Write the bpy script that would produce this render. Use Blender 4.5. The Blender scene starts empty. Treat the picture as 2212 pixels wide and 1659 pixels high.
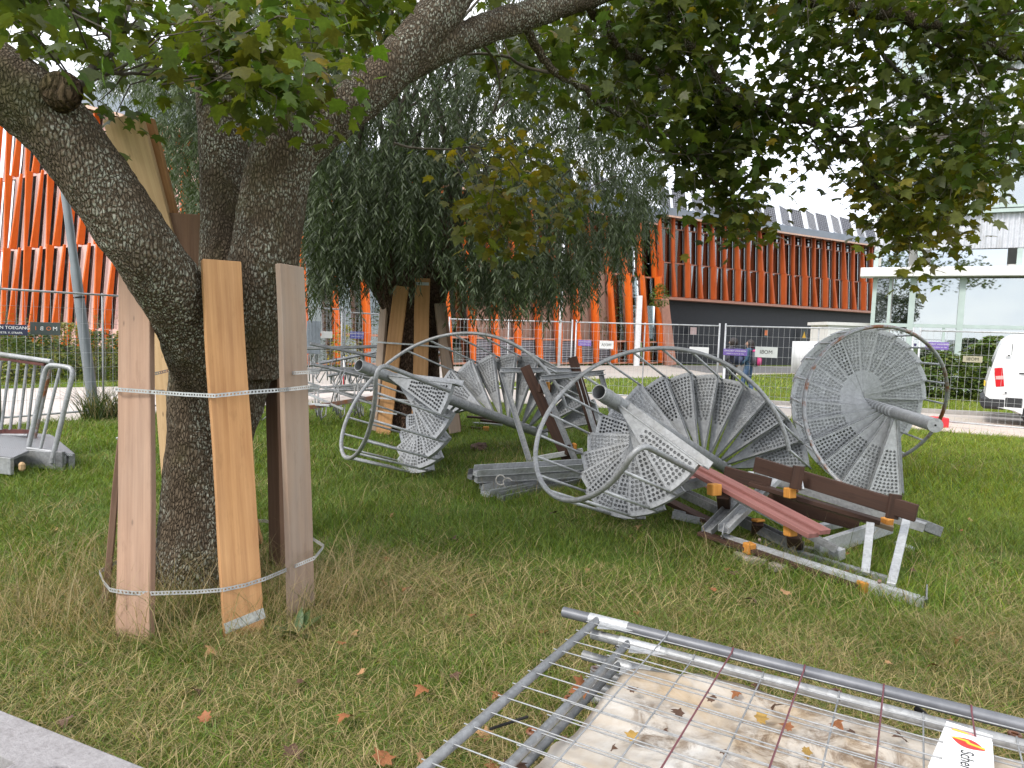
import bpy, bmesh, math, random
import numpy as np
from mathutils import Vector, Matrix, noise as mnoise
random.seed(7)
RNG = np.random.default_rng(7)
C = bpy.context.scene.collection
SC = bpy.context.scene
rad = math.radians

# ------------------------------------------------------------------ camera
EYE = np.array([0.0, 0.0, 1.66])
FPX, CPX, CPY = 1533.0, 1106.0, 829.5      # focal length and centre of a 2212 x 1659 survey grid of the photograph
_p, _r = rad(4.25), rad(1.9)
_fw = np.array([0, math.cos(_p), -math.sin(_p)])
_r0 = np.array([1.0, 0, 0]); _u0 = np.array([0, math.sin(_p), math.cos(_p)])
_rt = math.cos(_r) * _r0 + math.sin(_r) * _u0
_up = -math.sin(_r) * _r0 + math.cos(_r) * _u0
cam = bpy.data.cameras.new('camera')
cam_o = bpy.data.objects.new('camera', cam); C.objects.link(cam_o)
cam.sensor_width = 36.0; cam.lens = 36.0 * FPX / 2212.0
cam.clip_start = 0.05; cam.clip_end = 2000
cam_o.matrix_world = Matrix(((_rt[0], _up[0], -_fw[0], EYE[0]), (_rt[1], _up[1], -_fw[1], EYE[1]), (_rt[2], _up[2], -_fw[2], EYE[2]), (0, 0, 0, 1)))
SC.camera = cam_o

# ------------------------------------------------------------------ world, sun, exposure
SUN_DIR = Vector((-0.60, -0.50, 0.78)).normalized()      # towards the sun
world = bpy.data.worlds.new('World'); SC.world = world; world.use_nodes = True
wn, wl = world.node_tree.nodes, world.node_tree.links
wn.clear()
w_out = wn.new('ShaderNodeOutputWorld'); w_bg = wn.new('ShaderNodeBackground')
w_sky = wn.new('ShaderNodeTexSky'); w_sky.sky_type = 'NISHITA'; w_sky.sun_disc = False
w_sky.sun_elevation = math.asin(SUN_DIR.z); w_sky.sun_rotation = math.atan2(SUN_DIR.x, SUN_DIR.y)
w_sky.air_density = 1.0; w_sky.dust_density = 1.5; w_sky.ozone_density = 1.0
w_tc = wn.new('ShaderNodeTexCoord')
w_map = wn.new('ShaderNodeMapping'); w_map.inputs['Scale'].default_value = (1.0, 1.0, 2.2)
w_no = wn.new('ShaderNodeTexNoise'); w_no.inputs['Scale'].default_value = 3.2; w_no.inputs['Detail'].default_value = 7; w_no.inputs['Roughness'].default_value = 0.55
w_rp = wn.new('ShaderNodeValToRGB')
w_rp.color_ramp.elements[0].position = 0.36; w_rp.color_ramp.elements[0].color = (6.6, 7.1, 8.3, 1)
w_rp.color_ramp.elements[1].position = 0.62; w_rp.color_ramp.elements[1].color = (9.6, 9.6, 9.7, 1)
w_mix = wn.new('ShaderNodeMix'); w_mix.data_type = 'RGBA'; w_mix.inputs['Factor'].default_value = 0.93
wl.new(w_tc.outputs['Generated'], w_map.inputs['Vector']); wl.new(w_map.outputs['Vector'], w_no.inputs['Vector'])
wl.new(w_no.outputs['Fac'], w_rp.inputs['Fac'])
wl.new(w_sky.outputs['Color'], w_mix.inputs['A']); wl.new(w_rp.outputs['Color'], w_mix.inputs['B'])
wl.new(w_mix.outputs['Result'], w_bg.inputs['Color']); w_bg.inputs['Strength'].default_value = 0.12
wl.new(w_bg.outputs['Background'], w_out.inputs['Surface'])
sun = bpy.data.lights.new('sun', 'SUN'); sun.energy = 1.5; sun.angle = rad(12); sun.color = (1.0, 0.95, 0.87)
sun_o = bpy.data.objects.new('sun', sun); C.objects.link(sun_o); sun_o.location = (-20, -18, 30)
sun_o.rotation_euler = SUN_DIR.to_track_quat('Z', 'Y').to_euler()
SC.view_settings.view_transform = 'Standard'; SC.view_settings.look = 'None'
SC.view_settings.exposure = 1.0; SC.view_settings.gamma = 1.0
SC.view_settings.use_curve_mapping = False
SC.render.engine = 'CYCLES'
SC.cycles.max_bounces = 7; SC.cycles.diffuse_bounces = 4; SC.cycles.glossy_bounces = 3; SC.cycles.transmission_bounces = 5; SC.cycles.transparent_max_bounces = 12
SC.cycles.caustics_reflective = False; SC.cycles.caustics_refractive = False
SC.cycles.use_denoising = True

# ------------------------------------------------------------------ survey helpers: where a sighted point stands in the world
def _ray(u, v): return _fw + _rt * ((u - CPX) / FPX) - _up * ((v - CPY) / FPX)
def G(u, v, z=0.0):
    d = _ray(u, v); t = (z - EYE[2]) / d[2]; return Vector(EYE + d * t)
def D(u, v, y):
    d = _ray(u, v); return Vector(EYE + d * (y / d[1]))
def seen(P):
    P = np.asarray(P, float) - EYE; d = P @ _fw
    return CPX + FPX * (P @ _rt) / d, CPY - FPX * (P @ _up) / d, d

# ------------------------------------------------------------------ object helpers
def tag(o, label=None, cat=None, group=None, kind=None):
    if label: o['label'] = label
    if cat: o['category'] = cat
    if group: o['group'] = group
    if kind: o['kind'] = kind
    return o
def empty(name, loc=(0, 0, 0), label=None, cat=None, group=None, mat=None):
    o = bpy.data.objects.new(name, None); C.objects.link(o); o.empty_display_size = 0.2
    if mat is not None: o.matrix_world = mat
    else: o.location = loc
    return tag(o, label, cat, group)
def wmat(o):
    m = o.matrix_parent_inverse @ o.matrix_basis if o.parent else o.matrix_basis.copy()
    return wmat(o.parent) @ m if o.parent else m
def link(name, me, parent=None, mat=None, local=False):
    """link mesh data as an object; world-space meshes keep their place under a parent, local ones take mat relative to it"""
    o = bpy.data.objects.new(name, me); C.objects.link(o)
    if mat is not None: o.matrix_basis = mat
    if parent is not None:
        o.parent = parent
        if not local:
            m = wmat(parent)
            o.matrix_parent_inverse = m.inverted()
    return o
class MB:
    def __init__(s): s.v, s.f, s.m, s.cur = [], [], [], 0
    def add(s, vs, fs):
        b = len(s.v); s.v += [tuple(x) for x in vs]; s.f += [tuple(b + i for i in f) for f in fs]; s.m += [s.cur] * len(fs); return s
    def box(s, c, size, M=None):
        x, y, z = size[0] / 2, size[1] / 2, size[2] / 2
        vs = [Vector(p) for p in ((-x, -y, -z), (x, -y, -z), (x, y, -z), (-x, y, -z), (-x, -y, z), (x, -y, z), (x, y, z), (-x, y, z))]
        if M is not None: vs = [M @ p for p in vs]
        c = Vector(c); vs = [p + c for p in vs]
        return s.add(vs, [(0, 3, 2, 1), (4, 5, 6, 7), (0, 1, 5, 4), (1, 2, 6, 5), (2, 3, 7, 6), (3, 0, 4, 7)])
    def beam(s, a, b, w, h, up=(0, 0, 1)):
        a, b = Vector(a), Vector(b); d = (b - a); L = d.length; d.normalize()
        sx = d.cross(Vector(up)); 
        if sx.length < 1e-4: sx = d.cross(Vector((1, 0, 0)))
        sx.normalize(); uu = sx.cross(d)
        M = Matrix((sx, d, uu)).transposed()
        return s.box((a + b) / 2, (w, L, h), M)
    def channel(s, a, b, w, h, t=0.006, up=(0, 0, 1), flip=1):
        """a U-section: a web with two flanges standing along 'up'"""
        a, b = Vector(a), Vector(b); d = (b - a).normalized(); sx = d.cross(Vector(up)).normalized(); uu = sx.cross(d)
        s.beam(a, b, w, t, up)
        for k in (-1, 1):
            o = sx * (k * (w / 2 - t / 2)) + uu * (flip * (h / 2 + t * 0.5))
            s.beam(a + o, b + o, t, h, up)
        return s
    def tube(s, pts, r, n=8, cap=True, closed=False):
        pts = [Vector(p) for p in pts]; N = len(pts)
        rs = r if isinstance(r, (list, tuple)) else [r] * N
        b = len(s.v); ref = None
        for i, p in enumerate(pts):
            if closed: d = pts[(i + 1) % N] - pts[i - 1]
            else: d = pts[min(i + 1, N - 1)] - pts[max(i - 1, 0)]
            d.normalize()
            if ref is None: ref = d.orthogonal().normalized()
            ref = (ref - d * ref.dot(d)); ref.normalize(); bi = d.cross(ref)
            for k in range(n):
                a = 2 * math.pi * k / n; s.v.append(tuple(p + (ref * math.cos(a) + bi * math.sin(a)) * rs[i]))
        fs = []
        for i in range(N if closed else N - 1):
            j = (i + 1) % N
            for k in range(n):
                k2 = (k + 1) % n; fs.append((b + i * n + k, b + i * n + k2, b + j * n + k2, b + j * n + k))
        if cap and not closed:
            fs.append(tuple(b + k for k in range(n - 1, -1, -1))); fs.append(tuple(b + (N - 1) * n + k for k in range(n)))
        s.f += fs; s.m += [s.cur] * len(fs); return s
    def hollow(s, a, b, ro, ri, n=20):
        a, b = Vector(a), Vector(b); d = (b - a).normalized(); e = d.orthogonal().normalized(); g = d.cross(e); st = len(s.v)
        for p, r in ((a, ro), (b, ro), (b, ri), (a, ri)):
            for k in range(n):
                t = 2 * math.pi * k / n; s.v.append(tuple(p + (e * math.cos(t) + g * math.sin(t)) * r))
        for q in range(4):
            for k in range(n):
                k2 = (k + 1) % n; s.f.append((st + q * n + k, st + q * n + k2, st + ((q + 1) % 4) * n + k2, st + ((q + 1) % 4) * n + k)); s.m.append(s.cur)
        return s
    def prism(s, poly, h, M=None):
        n = len(poly); vs = [Vector((p[0], p[1], 0)) for p in poly] + [Vector((p[0], p[1], h)) for p in poly]
        if M is not None: vs = [M @ p for p in vs]
        return s.add(vs, [tuple(range(n - 1, -1, -1)), tuple(range(n, 2 * n))] + [(i, (i + 1) % n, n + (i + 1) % n, n + i) for i in range(n)])
    def mesh(s, name, mats, smooth=False, bevel=0):
        me = bpy.data.meshes.new(name); me.from_pydata(s.v, [], s.f)
        for m in (mats if isinstance(mats, (list, tuple)) else [mats]): me.materials.append(m)
        me.polygons.foreach_set('material_index', s.m)
        if bevel:
            bm = bmesh.new(); bm.from_mesh(me)
            bmesh.ops.bevel(bm, geom=bm.edges[:], offset=bevel, segments=1, affect='EDGES', clamp_overlap=True)
            bm.to_mesh(me); bm.free()
        if smooth: me.shade_smooth()
        me.update(); return me
    def build(s, name, mats, parent=None, smooth=False, bevel=0, kind=None):
        o = link(name, s.mesh(name, mats, smooth, bevel), parent)
        if kind: o['kind'] = kind
        return o
def autosmooth(me, ang=40):
    me.shade_smooth()
    try: me.set_sharp_from_angle(angle=rad(ang))
    except Exception: pass
    return me
def np_mesh(name, V, F, mats, tint=None, smooth=False):
    V = np.asarray(V, np.float32).reshape(-1, 3); F = np.asarray(F, np.int32); m, k = F.shape
    me = bpy.data.meshes.new(name)
    me.vertices.add(len(V)); me.vertices.foreach_set('co', V.ravel())
    me.loops.add(m * k); me.loops.foreach_set('vertex_index', F.ravel())
    me.polygons.add(m); me.polygons.foreach_set('loop_start', np.arange(0, m * k, k, dtype=np.int32))
    try: me.polygons.foreach_set('loop_total', np.full(m, k, np.int32))
    except Exception: pass
    if smooth: me.polygons.foreach_set('use_smooth', np.ones(m, bool))
    for q in (mats if isinstance(mats, (list, tuple)) else [mats]): me.materials.append(q)
    if tint is not None:
        a = me.color_attributes.new('tint', 'FLOAT_COLOR', 'POINT')
        t = np.ones((len(V), 4), np.float32); t[:, :3] = tint; a.data.foreach_set('color', t.ravel())
    me.update(calc_edges=True); return me
def inside(poly, x, y):
    r = np.zeros(len(x), bool); n = len(poly)
    for i in range(n):
        x1, y1 = poly[i]; x2, y2 = poly[(i + 1) % n]
        c = (y1 > y) != (y2 > y)
        with np.errstate(divide='ignore', invalid='ignore'): xi = (x2 - x1) * (y - y1) / (y2 - y1 + 1e-12) + x1
        r ^= c & (x < xi)
    return r
_NG = RNG.random((64, 64))
def vnoise(x, y, s):
    x = np.asarray(x) / s; y = np.asarray(y) / s; xi = np.floor(x).astype(int); yi = np.floor(y).astype(int); fx = x - xi; fy = y - yi
    fx = fx * fx * (3 - 2 * fx); fy = fy * fy * (3 - 2 * fy)
    g = lambda a, b: _NG[a % 64, b % 64]
    return (g(xi, yi) * (1 - fx) + g(xi + 1, yi) * fx) * (1 - fy) + (g(xi, yi + 1) * (1 - fx) + g(xi + 1, yi + 1) * fx) * fy
def basis(x, y, z, o): return Matrix(((x[0], y[0], z[0], o[0]), (x[1], y[1], z[1], o[1]), (x[2], y[2], z[2], o[2]), (0, 0, 0, 1)))
def copy_tree(o, parent=None):
    c = o.copy(); C.objects.link(c)
    if parent is not None: c.parent = parent
    for ch in list(o.children): copy_tree(ch, c)
    return c
def text_mesh(body, size, mat, depth=0.001, align='CENTER'):
    cu = bpy.data.curves.new('lettering', 'FONT'); cu.body = body; cu.size = size; cu.extrude = depth; cu.align_x = align; cu.align_y = 'CENTER'; cu.resolution_u = 3
    o = bpy.data.objects.new('lettering', cu); C.objects.link(o)
    dg = bpy.context.evaluated_depsgraph_get(); me = bpy.data.meshes.new_from_object(o.evaluated_get(dg))
    bpy.data.objects.remove(o); me.materials.clear(); me.materials.append(mat); return me

# ------------------------------------------------------------------ materials
class NT:
    def __init__(s, name):
        s.m = bpy.data.materials.new(name); s.m.use_nodes = True; s.n = s.m.node_tree.nodes; s.l = s.m.node_tree.links
        s.b = s.n['Principled BSDF']; s.out = s.n['Material Output']
    def node(s, t, **kw):
        q = s.n.new(t)
        for k, v in kw.items():
            if k.startswith('_'): setattr(q, k[1:], v)
            else: q.inputs[k.replace('__', ' ')].default_value = v
        return q
    def coord(s, kind='Object', scale=(1, 1, 1)):
        t = s.n.new('ShaderNodeTexCoord'); mp = s.n.new('ShaderNodeMapping'); mp.inputs['Scale'].default_value = scale
        s.l.new(t.outputs[kind], mp.inputs['Vector']); return mp.outputs['Vector']
    def noise(s, vec, scale, detail=5, rough=0.55, dist=0.0):
        q = s.node('ShaderNodeTexNoise', Scale=scale, Detail=detail, Roughness=rough, Distortion=dist)
        if vec is not None: s.l.new(vec, q.inputs['Vector'])
        return q.outputs['Fac']
    def vor(s, vec, scale, feature='F1', out='Distance', rnd=1.0):
        q = s.node('ShaderNodeTexVoronoi', _feature=feature, Scale=scale, Randomness=rnd)
        if vec is not None: s.l.new(vec, q.inputs['Vector'])
        return q.outputs[out]
    def ramp(s, fac, stops):
        q = s.n.new('ShaderNodeValToRGB'); e = q.color_ramp.elements
        while len(e) < len(stops): e.new(0.5)
        for i, (p, c) in enumerate(stops): e[i].position = p; e[i].color = (*c, 1) if len(c) == 3 else c
        s.l.new(fac, q.inputs['Fac']); return q.outputs['Color']
    def mix(s, fac, a, b, mode='MIX'):
        q = s.n.new('ShaderNodeMix'); q.data_type = 'RGBA'; q.blend_type = mode
        for key, val in (('Factor', fac), ('A', a), ('B', b)):
            if hasattr(val, 'is_linked'): s.l.new(val, q.inputs[key])
            elif isinstance(val, (int, float)): q.inputs[key].default_value = val
            else: q.inputs[key].default_value = (*val, 1)
        return q.outputs['Result']
    def math(s, op, a, b=0.0):
        q = s.n.new('ShaderNodeMath'); q.operation = op
        for i, val in enumerate((a, b)):
            if hasattr(val, 'is_linked'): s.l.new(val, q.inputs[i])
            else: q.inputs[i].default_value = val
        return q.outputs[0]
    def bump(s, h, dist=0.01, strength=1.0, prev=None):
        q = s.node('ShaderNodeBump', Strength=strength, Distance=dist); s.l.new(h, q.inputs['Height'])
        if prev is not None: s.l.new(prev, q.inputs['Normal'])
        return q.outputs['Normal']
    def done(s, color=None, rough=0.6, metal=0.0, normal=None, spec=None):
        for key, val in (('Base Color', color), ('Roughness', rough), ('Metallic', metal), ('Normal', normal), ('Specular IOR Level', spec)):
            if val is None: continue
            if hasattr(val, 'is_linked'): s.l.new(val, s.b.inputs[key])
            elif isinstance(val, (int, float)): s.b.inputs[key].default_value = val
            else: s.b.inputs[key].default_value = (*val, 1)
        return s.m
def flat(name, col, rough=0.6, metal=0.0, var=0.12, scale=6.0, spec=None):
    t = NT(name); f = t.noise(t.coord('Object'), scale, 4)
    c = t.ramp(f, [(0.3, tuple(x * (1 - var) for x in col)), (0.7, tuple(min(1, x * (1 + var)) for x in col))])
    return t.done(c, rough, metal, None, spec)

def mat_galv(name, lo=0.22, hi=0.42, rust=0.0, tintc=(0.98, 1.0, 1.02), metal=0.35):
    t = NT(name); v = t.coord('Object')
    a = t.noise(v, 9, 6, 0.65); sp = t.vor(v, 55, 'F1', 'Color')
    sg = t.node('ShaderNodeSeparateColor'); t.l.new(sp, sg.inputs['Color'])
    k = t.math('ADD', t.math('MULTIPLY', a, 0.75), t.math('MULTIPLY', sg.outputs['Red'], 0.25))
    c = t.ramp(k, [(0.25, tuple(lo * x for x in tintc)), (0.5, tuple((lo + hi) / 2 * x for x in tintc)), (0.78, tuple(hi * x for x in tintc))])
    st = t.noise(t.coord('Object', (1, 1, 0.35)), 3.2, 6, 0.7)
    c = t.mix(t.math('MULTIPLY', t.ramp(st, [(0.52, (0, 0, 0)), (0.68, (1, 1, 1))]), 0.42), c, (0.20, 0.19, 0.16))
    if rust:
        rm = t.ramp(t.noise(v, 5, 6, 0.7), [(0.62 - rust * 0.25, (0, 0, 0)), (0.72 - rust * 0.2, (1, 1, 1))])
        c = t.mix(rm, c, (0.22, 0.085, 0.035))
    r = t.math('ADD', t.math('MULTIPLY', a, 0.25), 0.38)
    return t.done(c, r, metal, t.bump(t.noise(v, 90, 3), 0.0006, 0.4))

def mat_wood(name, base, dark, knots=1.0, grey=0.0, rough=0.75, seed=0.0):
    t = NT(name); tc = t.n.new('ShaderNodeTexCoord'); oi = t.n.new('ShaderNodeObjectInfo')
    ad = t.n.new('ShaderNodeVectorMath'); ad.operation = 'ADD'
    sc = t.n.new('ShaderNodeVectorMath'); sc.operation = 'SCALE'; sc.inputs['Scale'].default_value = 23.0 + seed
    cx = t.n.new('ShaderNodeCombineXYZ'); t.l.new(oi.outputs['Random'], cx.inputs[0]); t.l.new(oi.outputs['Random'], cx.inputs[2])
    t.l.new(cx.outputs[0], sc.inputs[0]); t.l.new(tc.outputs['Object'], ad.inputs[0]); t.l.new(sc.outputs[0], ad.inputs[1])
    def mp(scale):
        q = t.n.new('ShaderNodeMapping'); q.inputs['Scale'].default_value = scale; t.l.new(ad.outputs[0], q.inputs['Vector']); return q.outputs['Vector']
    kn = t.vor(mp((5.0, 5.0, 1.9)), 1.9, 'F1', 'Distance')
    warp = t.math('MULTIPLY', t.ramp(kn, [(0.0, (1, 1, 1)), (0.22, (0, 0, 0))]), 1.2)
    wv = t.n.new('ShaderNodeTexWave'); wv.wave_type = 'BANDS'; wv.bands_direction = 'X'; wv.inputs['Scale'].default_value = 5.0; wv.inputs['Distortion'].default_value = 5.5; wv.inputs['Detail'].default_value = 3; wv.inputs['Detail Scale'].default_value = 0.8
    t.l.new(mp((1.0, 1.0, 0.10)), wv.inputs['Vector']); t.l.new(warp, wv.inputs['Phase Offset'])
    fine = t.noise(mp((90, 90, 2.2)), 1.0, 5, 0.65); broad = t.noise(mp((3, 3, 1.1)), 1.4, 4)
    k = t.math('ADD', t.math('MULTIPLY', wv.outputs['Fac'], 0.10), t.math('ADD', t.math('MULTIPLY', fine, 0.50), t.math('MULTIPLY', broad, 0.45)))
    c = t.ramp(k, [(0.34, dark), (0.72, base)])
    kd = t.math('MULTIPLY', t.ramp(kn, [(0.035, (1, 1, 1)), (0.085, (0, 0, 0))]), 0.75 * knots)
    c = t.mix(kd, c, tuple(x * 0.32 for x in dark))
    if grey:
        gm = t.math('MULTIPLY', t.ramp(t.noise(mp((4, 4, 0.8)), 1.3, 5), [(0.35, (0.25, 0.25, 0.25)), (0.65, (1, 1, 1))]), grey)
        c = t.mix(gm, c, (0.31, 0.27, 0.235))
    di = t.math('MULTIPLY', t.ramp(t.noise(mp((9, 9, 3)), 1.5, 6, 0.7), [(0.56, (0, 0, 0)), (0.75, (1, 1, 1))]), 0.35)
    c = t.mix(di, c, tuple(x * 0.45 for x in dark))
    return t.done(c, rough, 0.0, t.bump(t.math('ADD', fine, t.math('MULTIPLY', wv.outputs['Fac'], 0.1)), 0.002, 0.6), 0.25)

def mat_leaf(name, trans=0.45, gloss=0.45, tcol=(1.3, 1.35, 0.6)):
    t = NT(name)
    at = t.n.new('ShaderNodeAttribute'); at.attribute_name = 'tint'
    oi = t.n.new('ShaderNodeObjectInfo')
    c = at.outputs['Color']
    v = t.noise(t.coord('Object'), 30, 3)
    c = t.mix(1.0, c, t.ramp(v, [(0.3, (0.72, 0.72, 0.72)), (0.7, (1.2, 1.2, 1.2))]), 'MULTIPLY')
    t.done(c, gloss, 0.0, None, 0.35)
    tr = t.n.new('ShaderNodeBsdfTranslucent'); t.l.new(t.mix(1.0, c, tcol, 'MULTIPLY'), tr.inputs['Color'])
    mx = t.n.new('ShaderNodeMixShader'); mx.inputs['Fac'].default_value = trans
    t.l.new(t.b.outputs['BSDF'], mx.inputs[1]); t.l.new(tr.outputs['BSDF'], mx.inputs[2]); t.l.new(mx.outputs['Shader'], t.out.inputs['Surface'])
    return t.m
def mat_leaf_solid(name, col, trans=0.45, tcol=(1.3, 1.35, 0.6)):
    t = NT(name); oi = t.n.new('ShaderNodeObjectInfo')
    hs = t.n.new('ShaderNodeHueSaturation'); hs.inputs['Color'].default_value = (*col, 1)
    t.l.new(t.math('ADD', t.math('MULTIPLY', oi.outputs['Random'], 0.7), 0.65), hs.inputs['Value'])
    t.l.new(t.math('ADD', t.math('MULTIPLY', oi.outputs['Random'], 0.06), 0.47), hs.inputs['Hue'])
    c = t.mix(1.0, hs.outputs['Color'], t.ramp(t.noise(t.coord('Object'), 5, 4), [(0.3, (0.75, 0.75, 0.75)), (0.7, (1.2, 1.2, 1.2))]), 'MULTIPLY')
    t.done(c, 0.45, 0, None, 0.35)
    tr = t.n.new('ShaderNodeBsdfTranslucent'); t.l.new(t.mix(1.0, c, tcol, 'MULTIPLY'), tr.inputs['Color'])
    mx = t.n.new('ShaderNodeMixShader'); mx.inputs['Fac'].default_value = trans
    t.l.new(t.b.outputs['BSDF'], mx.inputs[1]); t.l.new(tr.outputs['BSDF'], mx.inputs[2]); t.l.new(mx.outputs['Shader'], t.out.inputs['Surface'])
    return t.m

def mat_bark(name, dark, mid, lichen, lich=0.5, sc=1.0, depth=0.02):
    t = NT(name)
    v = t.coord('Object', (62 * sc, 62 * sc, 24 * sc)); v0 = t.coord('Object')
    nv = t.n.new('ShaderNodeVectorMath'); nv.operation = 'ADD'
    nq = t.node('ShaderNodeTexNoise', Scale=9.0 * sc, Detail=4.0); t.l.new(v0, nq.inputs['Vector'])
    ns = t.n.new('ShaderNodeVectorMath'); ns.operation = 'SCALE'; ns.inputs['Scale'].default_value = 1.6; t.l.new(nq.outputs['Color'], ns.inputs[0])
    t.l.new(v, nv.inputs[0]); t.l.new(ns.outputs[0], nv.inputs[1])
    ed = t.vor(nv.outputs[0], 1.0, 'DISTANCE_TO_EDGE')
    plate = t.ramp(ed, [(0.0, (0, 0, 0)), (0.22, (0.8, 0.8, 0.8)), (0.6, (1, 1, 1))])
    fi = t.noise(v0, 70 * sc, 5, 0.7)
    c = t.ramp(t.math('ADD', t.math('MULTIPLY', plate, 0.36), t.math('MULTIPLY', fi, 0.64)), [(0.15, tuple(x * 0.35 for x in dark)), (0.45, dark), (0.85, mid)])
    lm = t.math('MULTIPLY', t.ramp(t.noise(v0, 3.0, 5, 0.6), [(0.42, (0, 0, 0)), (0.60, (1, 1, 1))]), t.ramp(t.noise(v0, 48, 5, 0.62), [(0.47, (0, 0, 0)), (0.56, (1, 1, 1))]))
    lm = t.math('MULTIPLY', t.math('MULTIPLY', lm, lich), t.ramp(ed, [(0.03, (0, 0, 0)), (0.14, (1, 1, 1))]))
    c = t.mix(lm, c, lichen)
    ms = t.math('MULTIPLY', t.ramp(t.noise(v0, 1.7, 4, 0.6), [(0.55, (0, 0, 0)), (0.72, (1, 1, 1))]), 0.45)
    c = t.mix(ms, c, (0.075, 0.085, 0.022))
    n = t.bump(plate, depth, 1.0); n = t.bump(fi, depth * 0.35, 0.8, n)
    return t.done(c, 0.9, 0, n, 0.15)

def mat_glass(name, tint=(0.55, 0.6, 0.6), see=0.5, rough=0.02):
    """window pane: part see-through, part mirror"""
    t = NT(name); t.n.remove(t.b)
    tr = t.node('ShaderNodeBsdfTransparent', Color=(*tint, 1)); gl = t.node('ShaderNodeBsdfGlossy', Color=(0.9, 0.95, 0.95, 1), Roughness=rough)
    fr = t.node('ShaderNodeFresnel', IOR=1.5); mx = t.n.new('ShaderNodeMixShader')
    t.l.new(t.math('ADD', t.math('MULTIPLY', fr.outputs[0], 0.9), 1 - see if see < 1 else 0.0), mx.inputs['Fac'])
    t.l.new(tr.outputs[0], mx.inputs[1]); t.l.new(gl.outputs[0], mx.inputs[2]); t.l.new(mx.outputs[0], t.out.inputs['Surface'])
    return t.m

M = {}
M['galv'] = mat_galv('galvanised_steel')
M['galv_dark'] = mat_galv('weathered_galvanised_steel', 0.13, 0.30)
M['galv_light'] = mat_galv('bright_galvanised_steel', 0.36, 0.62)
M['galv_rust'] = mat_galv('rusting_galvanised_steel', 0.22, 0.42, rust=0.55)
M['rust'] = mat_galv('rusted_steel', 0.10, 0.18, rust=0.9, metal=0.1)
M['tube_red'] = None
M['wood_rosy'] = mat_wood('rosy_scaffold_board', (0.44, 0.275, 0.185), (0.27, 0.155, 0.10), 0.8, 0.25)
M['wood_orange'] = mat_wood('fresh_scaffold_board', (0.56, 0.31, 0.135), (0.36, 0.175, 0.07), 1.0, 0.08)
M['wood_grey'] = mat_wood('greyed_scaffold_board', (0.42, 0.29, 0.20), (0.26, 0.165, 0.11), 0.9, 0.6)
M['wood_brown'] = mat_wood('brown_board', (0.22, 0.125, 0.075), (0.12, 0.065, 0.04), 0.6, 0.1)
M['wood_pale'] = mat_wood('pale_pine_board', (0.60, 0.42, 0.24), (0.45, 0.29, 0.15), 1.0, 0.0)
M['wood_dark'] = mat_wood('dark_stained_wood', (0.075, 0.035, 0.022), (0.028, 0.014, 0.010), 0.2, 0.05)
M['wood_red'] = mat_wood('faded_red_painted_wood', (0.33, 0.135, 0.12), (0.17, 0.06, 0.05), 0.1, 0.15)
M['wood_olive'] = mat_wood('mossy_worn_wood', (0.30, 0.235, 0.15), (0.12, 0.085, 0.05), 0.2, 0.1)
M['wood_cut'] = mat_wood('fresh_cut_wood', (0.66, 0.31, 0.07), (0.48, 0.19, 0.035), 0.2, 0.0)
M['wood_fin'] = mat_wood('orange_stained_timber', (0.78, 0.165, 0.022), (0.60, 0.105, 0.012), 0.05, 0.0, 0.5)
M['wood_fin_shaded'] = mat_wood('shaded_orange_timber', (0.48, 0.105, 0.025), (0.33, 0.06, 0.014), 0.05, 0.0, 0.5)  # orange fin timber with the right wing's shade put into its colour
M['bark_maple'] = mat_bark('maple_bark', (0.10, 0.075, 0.05), (0.20, 0.155, 0.11), (0.40, 0.41, 0.34), 0.9, 1.0, 0.014)
M['bark_willow'] = mat_bark('willow_bark', (0.085, 0.05, 0.034), (0.20, 0.13, 0.09), (0.25, 0.2, 0.15), 0.15, 0.6, 0.05)
M['twig'] = flat('twig_bark', (0.075, 0.062, 0.045), 0.85, 0, 0.3, 25)
M['leaf'] = mat_leaf('maple_foliage')
M['leaf_willow'] = mat_leaf('willow_foliage', 0.25, 0.42, (1.1, 1.2, 0.7))
M['grass'] = mat_leaf('grass_blades', 0.30, 0.5, (1.2, 1.25, 0.6))
M['plant'] = mat_leaf('shrub_foliage', 0.35, 0.45)
# ------------------------------------------------------------------ the ground, paths
def sheet(name, poly, z, mat, tess=0):
    bm = bmesh.new(); vs = [bm.verts.new((x, y, z)) for x, y in poly]; bm.faces.new(vs); bmesh.ops.triangulate(bm, faces=bm.faces[:])
    me = bpy.data.meshes.new(name); bm.normal_update(); bm.faces.ensure_lookup_table()
    if bm.faces[0].normal.z < 0: bmesh.ops.reverse_faces(bm, faces=bm.faces[:])
    bm.to_mesh(me); bm.free(); me.materials.append(mat)
    return tag(link(name, me), kind='structure')
t = NT('lawn_soil'); v = t.coord('Object')
n1 = t.noise(v, 0.55, 5, 0.6); n2 = t.noise(v, 14, 6, 0.7); n3 = t.noise(v, 60, 4, 0.7)
k = t.math('ADD', t.math('MULTIPLY', n2, 0.55), t.math('MULTIPLY', n3, 0.45))
soil = t.ramp(k, [(0.3, (0.045, 0.035, 0.018)), (0.5, (0.085, 0.085, 0.030)), (0.7, (0.16, 0.135, 0.06))])
green = t.ramp(k, [(0.3, (0.045, 0.085, 0.015)), (0.6, (0.11, 0.17, 0.03))])
lawn_mat = t.done(t.mix(t.ramp(n1, [(0.40, (0.35, 0.35, 0.35)), (0.6, (0.95, 0.95, 0.95))]), soil, green), 0.95, 0, t.bump(n2, 0.03, 0.6), 0.1)
tag(link('lawn', np_mesh('lawn', [(-400, -400, 0), (400, -400, 0), (400, 400, 0), (-400, 400, 0)], [(0, 1, 2, 3)], lawn_mat)), kind='structure')

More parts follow.
